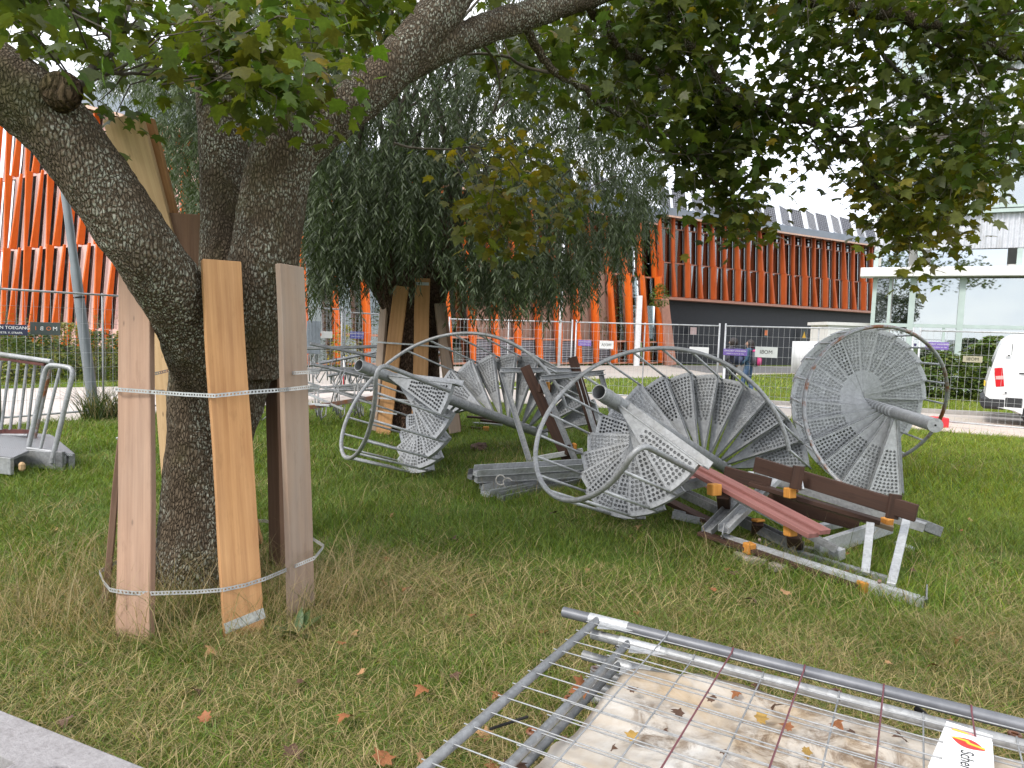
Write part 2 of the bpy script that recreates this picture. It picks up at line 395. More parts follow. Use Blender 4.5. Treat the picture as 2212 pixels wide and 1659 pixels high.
t = NT('pale_pavement'); v = t.coord('Object'); n1 = t.noise(v, 0.8, 6, 0.65); n2 = t.noise(v, 18, 5, 0.6)
pave_mat = t.done(t.ramp(t.math('ADD', t.math('MULTIPLY', n1, .6), t.math('MULTIPLY', n2, .4)), [(0.3, (0.36, 0.315, 0.28)), (0.7, (0.52, 0.47, 0.42))]), 0.85, 0, t.bump(n2, 0.004, 0.5), 0.3)
t = NT('plaza_concrete'); v = t.coord('Object'); n1 = t.noise(v, 0.5, 6, 0.65); n2 = t.noise(v, 12, 5, 0.6)
plaza_mat = t.done(t.ramp(t.math('ADD', t.math('MULTIPLY', n1, .6), t.math('MULTIPLY', n2, .4)), [(0.3, (0.30, 0.27, 0.24)), (0.7, (0.47, 0.43, 0.385))]), 0.85, 0, None, 0.3)
asph_mat = flat('grey_asphalt', (0.13, 0.13, 0.13), 0.9, 0, 0.2, 3)
PATH = [(-30, -10), (-16, 0.6), (-7.2, 10.95), (-4.7, 14.6), (-1.2, 16.6), (2.9, 15.7), (6.2, 14.9), (9.4, 13.0), (17, 8), (24, 3),
        (26, 8), (19, 13.6), (11.5, 16.9), (6.9, 18.0), (3.4, 19.1), (-1.5, 20.6), (-4.2, 20.2), (-7.6, 18.6), (-11.3, 15.8), (-22, 3), (-36, -8)]
PLAZA = [(-4.6, 19.6), (-2.0, 21.0), (0.6, 23.9), (3.4, 26.6), (8.6, 30.8), (13.5, 35.0), (22, 40), (40, 46), (60, 70), (30, 52), (8.4, 40.6), (-10.2, 25.6), (-9.4, 20.4), (-7.8, 18.4)]
sheet('path', PATH, 0.008, pave_mat)
sheet('plaza', PLAZA, 0.004, plaza_mat)
sheet('road', [(9.2, 33.5), (14.5, 36.2), (24, 41.5), (40, 48), (60, 68), (30, 51.5), (8.6, 40.2)], 0.012, asph_mat)
# kerb along the far side of the right-hand path
kb = MB(); kmat = flat('kerb_concrete', (0.36, 0.34, 0.32), 0.85, 0, 0.15, 8)
for a, b in (((20.5, 12.7), (11.5, 16.95)), ((11.5, 16.95), (6.9, 18.06)), ((6.9, 18.06), (3.4, 19.16))):
    kb.beam((*a, 0.04), (*b, 0.04), 0.14, 0.14)
tag(kb.build('kerb', kmat), kind='structure')
# paving bricks of the right-hand path that can be told apart
path_o = bpy.data.objects['path']
bmats = [flat('paving_brick_%s' % n, c, 0.85, 0, 0.12, 20) for n, c in (('pink', (0.53, 0.43, 0.37)), ('buff', (0.50, 0.44, 0.375)), ('grey', (0.43, 0.38, 0.345)))]
bmesh_s = []
for mm in bmats:
    q = MB(); q.box((0, 0, 0.012), (0.205, 0.10, 0.03)); bmesh_s.append(q.mesh('paving_brick', mm, bevel=0.006))
cand = []
ax = Vector((0.83, -0.56, 0)).normalized(); ay = Vector((0.56, 0.83, 0))
for i in range(-30, 45):
    for j in range(0, 30):
        p = Vector((9.4, 12.95, 0)) + ax * (i * 0.212 + (0.106 if j % 2 else 0)) + ay * (j * 0.107 + 0.02)
        cand.append(p)
px = np.array([p.x for p in cand]); py = np.array([p.y for p in cand]); ok = inside(PATH, px, py)
u_, v_, d_ = seen(np.stack([px, py, px * 0 + 0.02], 1)); ok &= (u_ < 2260) & (u_ > 1900)
idx = np.where(ok)[0]; idx = idx[np.argsort(d_[idx])]
rest = MB()
for n, i in enumerate(idx):
    mt = basis(ax, ay, (0, 0, 1), cand[i] + Vector((0, 0, 0.0))); ang = Matrix.Rotation(random.uniform(-.03, .03), 4, 'Z')
    mt = mt @ ang @ Matrix.Translation((0, 0, random.uniform(-.003, .004)))
    if n < 300: link('paving_brick', bmesh_s[random.choice((0, 0, 1, 1, 2))], path_o, mt, local=True)
    else: rest.box(mt.translation + Vector((0, 0, 0.012)), (0.205, 0.10, 0.03), mt.to_3x3())
if rest.v: rest.build('paving_bricks', bmats[1], path_o, kind='stuff')
# larger slabs of the left-hand path
smats = [flat('paving_slab_%s' % n, c, 0.85, 0, 0.10, 7) for n, c in (('pale', (0.52, 0.465, 0.425)), ('rosy', (0.49, 0.425, 0.385)))]
q = MB(); q.box((0, 0, 0.004), (0.985, 0.985, 0.02)); sl = [MB().box((0, 0, 0.004), (0.985, 0.985, 0.02)).mesh('paving_slab', mm, bevel=0.006) for mm in smats]
ax = Vector((0.656, 0.755, 0)).normalized(); ay = Vector((-0.755, 0.656, 0)); shrunk = PATH
for i in range(-9, 12):
    for j in range(0, 7):
        p = Vector((-7.2, 10.95, 0)) + ax * (i + 0.5 * (j % 2)) + ay * (j + 0.52)
        cs = [p + ax * a * .5 + ay * b * .5 for a in (-1, 1) for b in (-1, 1)]
        if inside(PATH, np.array([c.x for c in cs]), np.array([c.y for c in cs])).all() and p.x < -3:
            link('paving_slab', random.choice(sl), path_o, basis(ax, ay, (0, 0, 1), p + Vector((0, 0, random.uniform(0, .004)))), local=True)
# ------------------------------------------------------------------ the orange timber-finned building
PINK = flat('pink_facade_panel', (0.66, 0.43, 0.385), 0.55, 0, 0.05, 2)
BROWNP = flat('brown_facade_panel', (0.36, 0.23, 0.17), 0.5, 0, 0.06, 2)
MULL = flat('reddish_brown_frame', (0.40, 0.20, 0.145), 0.5, 0, 0.08, 4)
NAVY = flat('blue_black_wall_tile', (0.018, 0.021, 0.030), 0.5, 0, 0.2, 8)
ROOFM = flat('grey_zinc_roof', (0.22, 0.25, 0.29), 0.5, 0.3, 0.1, 2)
SOFF = flat('dark_soffit', (0.05, 0.045, 0.045), 0.7)
GLASS_D = mat_glass('dark_glass', (0.35, 0.38, 0.38), 0.82)
GLASS_C = mat_glass('clear_glass', (0.9, 0.94, 0.93), 0.96)
LOUV = flat('grey_louvre', (0.33, 0.35, 0.39), 0.5, 0.2, 0.06, 3)
INTER = flat('interior_wall', (0.30, 0.24, 0.20), 0.9, 0, 0.2, 0.6)
INTER_L = flat('pale_interior_wall', (0.62, 0.62, 0.58), 0.9, 0, 0.1, 0.5)
CURT = flat('grey_green_curtain', (0.35, 0.36, 0.33), 0.9, 0, 0.12, 1.5)
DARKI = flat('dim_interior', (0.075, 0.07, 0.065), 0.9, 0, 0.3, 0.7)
ob = empty('orange_building', (8.5, 41, 0), 'long building with orange timber fins over pink panels, glass and a blue-black ground wall', 'building')
BAT = 0.16
class Seg:
    """a straight, battered stretch of facade: x along it, y inwards, z up"""
    def __init__(s, p0, p1, bat=BAT):
        s.p0 = Vector((*p0, 0)); d = Vector((*p1, 0)) - s.p0; s.L = d.length; s.x = d.normalized(); s.y = Vector((-s.x.y, s.x.x, 0)); s.bat = bat
        if s.y.y < 0: s.y = -s.y
    def P(s, x, y, z): return s.p0 + s.x * x + s.y * (y + s.bat * z) + Vector((0, 0, z))
    def M(s, x, y, z): return basis(s.x, s.y, s.y * s.bat + Vector((0, 0, 1)), s.P(x, y, z))
def fin_mesh(h, d0, d1, th, mat):
    """blade standing off the wall by d0 at its foot and d1 at its head"""
    vs = []
    for z, d in ((0, d0), (h, d1)):
        for y in (0.0, -d):
            for x in (-th / 2, th / 2): vs.append((x, y, z))
    fs = [(0, 1, 3, 2), (4, 6, 7, 5), (0, 4, 5, 1), (1, 5, 7, 3), (3, 7, 6, 2), (2, 6, 4, 0)]
    return MB().add(vs, fs).mesh('fin', mat, bevel=0.012)
def box_mesh(name, sx, sy, sz, mat, bevel=0): return MB().box((0, 0, 0), (sx, sy, sz)).mesh(name, mat, bevel=bevel)
def put(name, me, seg, x, y, z): return link(name, me, ob, Matrix.Translation(-ob.location) @ seg.M(x, y, z), local=True)

# --- left wing, seen along its fins; the roof climbs to the left
S2 = Seg((-10.2 - 0.853 * 21, 25.9 + 0.523 * 21), (-10.2, 25.9))
roofz = lambda x: 8.75 + 0.275 * (S2.L - x)
nb = 20; s = S2.L / nb
lv = [0.35, 1.15, 4.9, 8.65, 12.4, 16.0]
sh_fin = {}
for i in range(nb + 1):
    x = min(i * s, S2.L - 0.06); A = i % 2
    for k in range(len(lv) - 1):
        z0, z1 = lv[k], min(lv[k + 1], roofz(x) - 0.75)
        if z1 - z0 < 0.3: continue
        key = (A, k, round(z1 - z0, 1) if z1 < lv[k + 1] else 0)
        if key not in sh_fin:
            d0, d1 = ((0.32, 0.10), (0.14, 0.32))[A] if k % 2 else ((0.12, 0.32), (0.32, 0.10))[A]
            sh_fin[key] = fin_mesh(z1 - z0 - 0.012, d0, d1, 0.11, M['wood_fin'])
        put('fin', sh_fin[key], S2, x, -0.03, z0 + 0.006)
sh = {}
for i in range(nb):
    for k in range(len(lv) - 1):
        x = i * s; z0, z1 = lv[k], min(lv[k + 1], roofz(x + s) - 0.75); h = z1 - z0
        if h < 0.3: continue
        key = round(h, 2)
        if key not in sh:
            sh[key] = (box_mesh('facade_panel', s * 0.50, 0.10, h - 0.05, PINK, 0.006), box_mesh('pane', s * 0.42, 0.03, h - 0.09, GLASS_D))
        put('facade_panel', sh[key][0], S2, x + s * 0.27, 0.05, z0 + h / 2)
        put('pane', sh[key][1], S2, x + s * 0.77, 0.16, z0 + h / 2)
trm = box_mesh('transom', s * 0.98, 0.10, 0.07, PINK)
for z in lv[1:-1]:
    for i in range(nb):
        if z < roofz(i * s + s) - 0.9: put('transom', trm, S2, (i + .5) * s, 0.07, z)
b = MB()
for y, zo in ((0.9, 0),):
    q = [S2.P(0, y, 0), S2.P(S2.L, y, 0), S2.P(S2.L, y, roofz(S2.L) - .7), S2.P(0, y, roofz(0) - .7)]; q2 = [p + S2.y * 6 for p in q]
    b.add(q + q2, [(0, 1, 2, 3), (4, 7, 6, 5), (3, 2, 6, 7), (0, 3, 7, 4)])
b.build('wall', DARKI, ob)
b = MB(); c0, c1 = S2.P(-.3, -0.75, roofz(0)), S2.P(S2.L + .1, -0.75, roofz(S2.L))
c0.z = roofz(0); c1.z = roofz(S2.L)
q = [c0, c1, c1 + S2.y * 9, c0 + S2.y * 9]; b.add(q + [p - Vector((0, 0, 0.7)) for p in q], [(0, 1, 2, 3), (4, 7, 6, 5), (0, 4, 5, 1), (1, 5, 6, 2), (2, 6, 7, 3), (3, 7, 4, 0)])
b.build('roof', ROOFM, ob)
b = MB(); b.beam(c0 + Vector((0, 0, -.78)) - S2.y * .0, c1 + Vector((0, 0, -.78)), 0.14, 0.14); b.build('roof_edge_trim', flat('peach_trim', (0.62, 0.40, 0.30), 0.5), ob)

# --- middle wing with ground-floor glass and louvres
S1 = Seg((-10.2, 25.9), (8.5, 41))
nb = 18; s = S1.L / nb; lv1 = [0.12, 1.30, 5.0, 8.0]
for i in range(nb + 1):
    x = i * s if i < nb else S1.L - .1; A = i % 2
    for k in range(3):
        z0, z1 = lv1[k], lv1[k + 1]
        d0, d1 = ((0.34, 0.34), (0.40, 0.20), (0.20, 0.34))[k] if A else ((0.22, 0.34), (0.42, 0.42), (0.36, 0.16))[k]
        key = ('m', A, k)
        if key not in sh_fin: sh_fin[key] = fin_mesh(z1 - z0 - 0.012, d0, d1, 0.19, M['wood_fin'])
        put('fin', sh_fin[key], S1, x, -0.03, z0)
mp = box_mesh('facade_panel', s * 0.97, 0.06, 3.6, BROWNP); gp = box_mesh('pane', s * 0.80, 0.02, 3.6, GLASS_C); gs = box_mesh('pane', s * 0.80, 0.02, 1.1, GLASS_C)
up = box_mesh('pane', s * 0.80, 0.03, 2.9, GLASS_D)
ml = [box_mesh('mullion', 0.22, 0.14, lv1[k + 1] - lv1[k] - .06, MULL) for k in range(3)]
slat = box_mesh('louvre_slat', s * 0.93, 0.05, 0.045, LOUV); tr = box_mesh('transom', s * .99, 0.12, 0.09, flat('salmon_transom', (0.60, 0.30, 0.20), 0.5))
lback = box_mesh('louvre_panel', s * 0.95, 0.03, 1.12, flat('louvre_shade', (0.16, 0.17, 0.19), 0.6))
for i in range(nb):
    x = (i + .5) * s; glazed = i < 8 or i >= 15
    for k in range(3): put('mullion', ml[k], S1, x - s * .40, 0.06, (lv1[k] + lv1[k + 1]) / 2)
    for z in lv1[:3]: put('transom', tr, S1, x, 0.03, z)
    put('pane', up, S1, x + .05, 0.10, 6.5)
    if glazed:
        put('pane', gp, S1, x + .05, 0.10, 3.15); put('pane', gs, S1, x + .05, 0.10, 0.71)
    else:
        put('facade_panel', mp, S1, x, 0.14, 3.15)
        put('louvre_panel', lback, S1, x, 0.12, 0.70)
        for j in range(9): put('louvre_slat', slat, S1, x, 0.07, 0.22 + j * 0.12)
b = MB(); y = 1.9
for (xa, xb, mi) in ((0, 8 * s, 0), (8 * s, 15 * s, 1), (15 * s, S1.L, 0)):
    b.cur = mi; q = [S1.P(xa, y, 0), S1.P(xb, y, 0), S1.P(xb, y, 8.2), S1.P(xa, y, 8.2)]; b.add(q, [(0, 1, 2, 3)])
b.build('interior_wall', [INTER_L, INTER], ob)
b = MB(); q = [S1.P(0, 0, 0), S1.P(S1.L, 0, 0), S1.P(S1.L, 8, 0), S1.P(0, 8, 0)]
for z, hh in ((8.0, .15), (4.9, .12)):
    w = [p + Vector((0, 0, z)) + S1.y * (BAT * z + .16) for p in q]; b.add(w + [p + Vector((0, 0, hh)) for p in w], [(0, 3, 2, 1), (4, 5, 6, 7), (0, 1, 5, 4), (1, 2, 6, 5), (2, 3, 7, 6), (3, 0, 4, 7)])
b.build('floor_slab', SOFF, ob)
b = MB(); c0, c1 = S1.P(0, -0.85, 9.0), S1.P(S1.L, -0.85, 9.0); q = [c0, c1, c1 + S1.y * 10, c0 + S1.y * 10]
b.add(q + [p - Vector((0, 0, 0.85)) for p in q], [(0, 1, 2, 3), (4, 7, 6, 5), (0, 4, 5, 1), (1, 5, 6, 2), (2, 6, 7, 3), (3, 7, 4, 0)]); b.build('roof', ROOFM, ob)

# --- right wing, overhanging a blue-black wall
S3 = Seg((8.5, 41), (8.5 + .866 * 23, 41 + .5 * 23), 0.10)
nb = 22; s = S3.L / nb; lv3 = [3.95, 5.95, 7.95, 8.55]
for i in range(nb + 1):
    x = i * s; A = i % 2
    for k in range(2):
        z0, z1 = lv3[k], (lv3[1] if k == 0 else 8.62)
        d0, d1 = ((0.36, 0.36), (0.36, 0.16))[k] if A == 0 else ((0.34, 0.10), (0.22, 0.20))[k]
        key = ('r', A, k)
        if key not in sh_fin: sh_fin[key] = fin_mesh(z1 - z0 - 0.012, d0, d1, 0.14, M['wood_fin_shaded'])
        put('fin', sh_fin[key], S3, x, -0.04, z0)
pn = [box_mesh('pane', s * 0.78, 0.03, lv3[k + 1] - lv3[k] - .08, GLASS_D) for k in range(3)]
ml = [box_mesh('mullion', 0.13, 0.10, lv3[k + 1] - lv3[k] - .05, MULL) for k in range(3)]
tr = box_mesh('transom', s * .98, 0.10, 0.06, MULL); cu = [box_mesh('curtain', s * f, 0.03, 1.85, CURT) for f in (.62, .35, .78)]
for i in range(nb):
    x = (i + .5) * s
    for k in range(3):
        put('pane', pn[k], S3, x + .04, 0.08, (lv3[k] + lv3[k + 1]) / 2); put('mullion', ml[k], S3, x - s * .42, 0.03, (lv3[k] + lv3[k + 1]) / 2)
        if k < 2 and random.random() < .8:
            c = random.choice((0, 0, 1, 2)); put('curtain', cu[c], S3, x + (.0, -.18, .04)[c] * s, 0.30, (lv3[k] + lv3[k + 1]) / 2)
    for z in lv3: put('transom', tr, S3, x, 0.02, z)
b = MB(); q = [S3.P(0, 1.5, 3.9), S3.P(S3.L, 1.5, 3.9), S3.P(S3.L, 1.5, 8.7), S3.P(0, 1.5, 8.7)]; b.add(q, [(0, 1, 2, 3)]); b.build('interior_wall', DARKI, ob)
b = MB(); e0, e1 = S3.P(-.1, -.42, 3.93), S3.P(S3.L, -.42, 3.93); q = [e0, e1, e1 + S3.y * 8, e0 + S3.y * 8]
b.add(q + [p - Vector((0, 0, .14)) for p in q], [(0, 1, 2, 3), (4, 7, 6, 5), (0, 4, 5, 1), (1, 5, 6, 2), (2, 6, 7, 3), (3, 7, 4, 0)]); b.build('soffit', MULL, ob)
# lower wall of thin dark tile courses
b = MB(); w0, w1 = S3.P(.2, 0.9, 0), S3.P(S3.L, 0.9, 0); w1.z = w0.z = 0
q = [w0, w1, w1 + Vector((0, 0, 3.8)), w0 + Vector((0, 0, 3.8))]; b.add(q, [(0, 1, 2, 3)]); wl_ = b.build('wall', NAVY, ob)
b = MB()
for j in range(31): b.beam(w0 + Vector((0, 0, .06 + j * .12)) - S3.y * .012, w1 + Vector((0, 0, .06 + j * .12)) - S3.y * .012, 0.02, 0.095)
b.build('tile_courses', NAVY, wl_, kind='stuff')
dm = flat('door_frame_grey', (0.10, 0.10, 0.10), 0.5)
for dx in (15.6, 16.9):
    d = MB(); cpt = w0 + S3.x * dx - S3.y * .05 + Vector((0, 0, 1.15)); Rm = Matrix((S3.x, S3.y, Vector((0, 0, 1)))).transposed()
    for ox, oz, sx, sz in ((-.6, 0, .08, 2.3), (.6, 0, .08, 2.3), (0, 1.12, 1.2, .08)): d.box(cpt + S3.x * ox + Vector((0, 0, oz)), (sx, .08, sz), Rm)
    fo = d.build('door', dm, ob); MB().box(cpt, (1.12, .03, 2.2), Rm).build('pane', GLASS_D, fo)
b = MB(); c0, c1 = S3.P(0, -0.62, 9.0), S3.P(S3.L, -0.62, 9.0); q = [c0, c1, c1 + S3.y * 10, c0 + S3.y * 10]
b.add(q + [p - Vector((0, 0, 0.42)) for p in q], [(0, 1, 2, 3), (4, 7, 6, 5), (0, 4, 5, 1), (1, 5, 6, 2), (2, 6, 7, 3), (3, 7, 4, 0)]); b.build('roof', ROOFM, ob)
for S_, z in ((S1, 8.10), (S3, 8.55)):
    b = MB(); a_, e_ = S_.P(0, -.66, 9.0), S_.P(S_.L, -.66, 9.0); a_.z = e_.z = z - .02
    b.beam(a_ - S_.y * .12, e_ - S_.y * .12, 0.10, 0.10); b.build('roof_edge_trim', bpy.data.materials['peach_trim'], ob)
    b = MB(); b.beam(a_ + S_.y * .25 + Vector((0, 0, .98 if S_ is S1 else .50)), e_ + S_.y * .25 + Vector((0, 0, .98 if S_ is S1 else .50)), 0.14, 0.10); b.build('gutter', ROOFM, ob)
# slanting corner pillar between the wings
b = MB(); a_ = S3.P(.25, -.1, 0); a_.z = 0; b.beam(a_ + Vector((.28, 0, 0)), S3.P(-.02, -.25, 3.8), 0.62, 0.55, up=S3.y); b.build('pillar', flat('salmon_pillar', (0.46, 0.225, 0.16), 0.5), ob)

# --- solar panels standing along the roof edge
cell = NT('solar_cells'); v = cell.coord('Object', (6.2, 1, 6.2))
brk = cell.n.new('ShaderNodeTexBrick'); brk.offset = 0.0; brk.inputs['Scale'].default_value = 1.0; brk.inputs['Mortar Size'].default_value = 0.035; brk.inputs['Brick Width'].default_value = 1.0; brk.inputs['Row Height'].default_value = 1.0
brk.inputs['Color1'].default_value = (0.012, 0.013, 0.022, 1); brk.inputs['Color2'].default_value = (0.02, 0.02, 0.034, 1); brk.inputs['Mortar'].default_value = (0.42, 0.43, 0.46, 1)
sw = cell.n.new('ShaderNodeSeparateXYZ'); cb = cell.n.new('ShaderNodeCombineXYZ'); cell.l.new(v, sw.inputs[0]); cell.l.new(sw.outputs[0], cb.inputs[0]); cell.l.new(sw.outputs[2], cb.inputs[1]); cell.l.new(cb.outputs[0], brk.inputs['Vector'])
cell.done(brk.outputs['Color'], 0.12)
def solar(seg, x, var, loc_z=9.02):
    ang = 0.18 if var else -0.10
    px_ = (seg.x * math.cos(ang) - seg.y * math.sin(ang)).normalized()
    pz_ = (seg.x * 0.30 + seg.y * 0.50 + Vector((0, 0, 0.92))).normalized(); py_ = pz_.cross(px_).normalized(); px_ = py_.cross(pz_).normalized()
    o = seg.P(x, -.25, 9.0); o.z = loc_z
    r = empty('solar_panel', (0, 0, 0), 'dark tilted solar panel standing in the row on the orange building roof edge', 'solar panel', 'solar panels along the orange building roof', basis(px_, py_, pz_, o))
    for n, me in SOL.items(): link(n, me, r, local=True)
    return r
SOL = {}
fr = MB(); 
for c_, s_ in (((-.47, 0, .86), (.05, .05, 1.66)), ((.47, 0, .86), (.05, .05, 1.66)), ((0, 0, .055), (.89, .05, .05)), ((0, 0, 1.665), (.89, .05, .05))): fr.box(c_, s_)
SOL['frame'] = fr.mesh('solar_frame', flat('aluminium', (0.62, 0.63, 0.65), 0.35, 0.5, 0.05))
SOL['cells'] = MB().box((0, 0, .86), (.89, .02, 1.56)).mesh('solar_cells', cell.m)
SOL['bracket'] = MB().prism([(0, 0), (.75, 0), (.1, 1.5)], .03, Matrix(((0, 0, 1, .52), (1, 0, 0, .05), (0, 1, 0, .03), (0, 0, 0, 1)))).mesh('solar_bracket', flat('pale_grey_sheet', (0.50, 0.51, 0.52), 0.5, 0.3, 0.06))
x = 0.4
while x < 21:
    solar(S3, x, 0); solar(S3, x + 1.16, 1); x += 2.62
x = S1.L - 2.6
while x > S1.L - 9: solar(S1, x, 0); solar(S1, x + 1.16, 1); x -= 2.62
for x in (9.0, 11.6, 14.2):
    for w in (0, 1):
        o_ = solar(S2, x + w * 1.16, w, roofz(x + w * 1.16) + .02)
        o_['label'] = 'dark tilted solar panel high on the climbing left roof of the orange building'; o_['group'] = 'solar panels on the left roof'

# ------------------------------------------------------------------ the metal and glass building on the right
GREEN = flat('pale_green_frame', (0.42, 0.50, 0.47), 0.5, 0.1, 0.08, 3)
CORR = mat_galv('corrugated_zinc', 0.48, 0.68, 0, (0.97, 0.99, 1.05), 0.35)
CORR_W = flat('white_ledge', (0.66, 0.65, 0.63), 0.6, 0, 0.06, 2)
GLS = mat_glass('blue_grey_glass', (0.45, 0.5, 0.5), 0.62)
GLSKY = mat_glass('sky_blue_glass', (0.4, 0.45, 0.52), 0.5)
BLIND = flat('brown_blind', (0.20, 0.145, 0.12), 0.6, 0, 0.1)
ob = empty('metal_glass_building', (13.5, 27, 0), 'office building of corrugated zinc, pale green frames and large windows', 'building')
S4 = Seg((13.45, 27.0), (13.45 + .88 * 16, 27.0 - .475 * 16), 0.0)
S4.y = Vector((.475, .88, 0))
def corrug(name, x0, x1, z0, z1, pitch=0.16, dep=0.05):
    xs = np.arange(x0, x1 + 1e-6, pitch / 6); V = []; F = []
    for i, x in enumerate(xs):
        yy = -0.06 + dep * 0.5 * math.cos(2 * math.pi * x / pitch)
        V += [S4.P(x, yy, z0), S4.P(x, yy, z1)]
    for i in range(len(xs) - 1): F.append((2 * i, 2 * i + 2, 2 * i + 3, 2 * i + 1))
    return link(name, np_mesh(name, V, F, CORR, smooth=True), ob)
def sbox(name, mat, x, y, z, sx, sy, sz, parent=None, bevel=0):
    return MB().box(S4.P(x, y, z), (sx, sy, sz), Matrix((S4.x, S4.y, Vector((0, 0, 1)))).transposed()).build(name, mat, parent or ob, bevel=bevel)
FH = 5.05
for fl in range(3):
    zb = fl * FH; g = zb
    # ledge, blue strip, corrugated band
    if fl < 3:
        sbox('ledge', CORR_W, 7.6, -.22, zb + 4.28, 16.0, .70, .34, bevel=.02)
        for i in range(6):
            sbox('pane', GLSKY, [0.7, 3.0, 5.9, 8.8, 11.7, 14.6][i], 0, zb + 4.78, [.9, 2.3, 2.7, 2.7, 2.7, 2.7][i], .03, .62)
            sbox('mullion', GREEN, [1.5, 4.4, 7.3, 10.2, 13.1, 16.0][i] + (.1 if i else 0), -.02, zb + 4.78, .16, .14, .64)
        sbox('mullion', GREEN, .08, -.02, zb + 4.78, .16, .14, .64)
        corrug('corrugated_cladding', 0.0, 16.0, zb + 5.12, zb + 6.32)
        sbox('sill', GREEN, 8.0, -.12, zb + 6.39, 16.1, .26, .12)
    # windows of the storey
    z0, z1 = (0.0 if fl == 0 else zb + 1.47), zb + 4.10
    xs = [0.1, 1.35, 2.9, 7.1, 11.4, 15.9] if fl == 0 else [0.1, 1.0, 3.9, 6.9, 9.9, 12.9, 15.9]
    for i, x in enumerate(xs): sbox('mullion', GREEN, x, -.04, (z0 + z1) / 2, .20 if i else .14, .16, z1 - z0)
    if fl == 0:
        sbox('mullion', GREEN, .62, -.03, (z0 + z1) / 2, .10, .12, z1 - z0)
        for za, zc in ((0.15, 2.30), (2.42, 4.08)):
            for i in range(len(xs) - 1):
                if i == 0:
                    sbox('pane', GLASS_D, .36, 0, (za + zc) / 2, .40, .03, zc - za); sbox('pane', GLS, 1.0, 0, (za + zc) / 2, .58, .03, zc - za)
                else: sbox('pane', GLS, (xs[i] + xs[i + 1]) / 2, 0, (za + zc) / 2, xs[i + 1] - xs[i] - .2, .03, zc - za)
        for z in (2.36, 0.08): sbox('transom', GREEN, 8.0, -.03, z, 15.9, .14, .13)
        for i in range(1, 5): sbox('transom', GREEN, (xs[i] + xs[i + 1]) / 2 + .3, -.03, 1.25, .09, .10, 2.1)
    else:
        for i in range(len(xs) - 1):
            w = xs[i + 1] - xs[i]; xm = (xs[i] + xs[i + 1]) / 2
            for za, zc in ((z0 + .08, z0 + 1.05), (z0 + 1.17, z1 - .35)):
                for j in (-1, 1): sbox('pane', GLS, xm + j * w / 4, 0, (za + zc) / 2, w / 2 - .14, .03, zc - za)
            sbox('transom', GREEN, xm, -.03, z0 + 1.11, w - .2, .12, .09); sbox('transom', GREEN, xm, -.03, z0 + .04, w - .2, .12, .09)
            sbox('mullion', GREEN, xm, -.03, z0 + .85, .07, .10, 1.6)
            if i % 3 != 2:
                bl = empty('blind', S4.P(xm, -.14, z1), None, None); bl.parent = ob; bl.matrix_parent_inverse = Matrix.Translation(-ob.location)
                for j in range(7):
                    sbox('slat', BLIND, xm, -.16, z1 - .02 - j * .075, w - .22, .05, .022, bl)
b = MB(); Rm = Matrix((S4.x, S4.y, Vector((0, 0, 1)))).transposed()
b.box(S4.P(8, 8.8, 8.2), (15.9, 12.0, 16.4), Rm); b.build('wall', CORR_W, ob)
b = MB(); b.box(S4.P(8, 2.7, 8), (15.8, .1, 15.8), Rm); b.build('interior_wall', INTER_L, ob)
for z in (0.02, 4.45, 9.5, 14.5): sbox('floor_slab', CORR_W, 8.0, 1.4, z, 15.9, 2.5, .25)
b = MB(); b.box(S4.P(8, 4, 16.6), (16.6, 10, .5), Rm); b.build('roof', ROOFM, ob)
# things inside seen through the glass
tag(sbox('red_crate', flat('red_plastic', (0.55, 0.03, 0.04), 0.4), 5.4, .8, 7.95, .7, .4, .22), 'red crate on a shelf behind the upper office window', 'crate').parent = None
bpy.data.objects['red_crate'].matrix_parent_inverse = Matrix()
shf = MB()
for z in (6.55, 7.75, 8.5): shf.box(S4.P(5.0, 1.0, z), (2.4, .45, .05), Rm)
for x in (3.9, 6.1): shf.box(S4.P(x, 1.0, 7.5), (.06, .45, 2.2), Rm)
tag(shf.build('shelf', flat('white_shelf', (0.7, 0.7, 0.7), 0.5)), 'white shelf unit inside the upper office window', 'shelf')
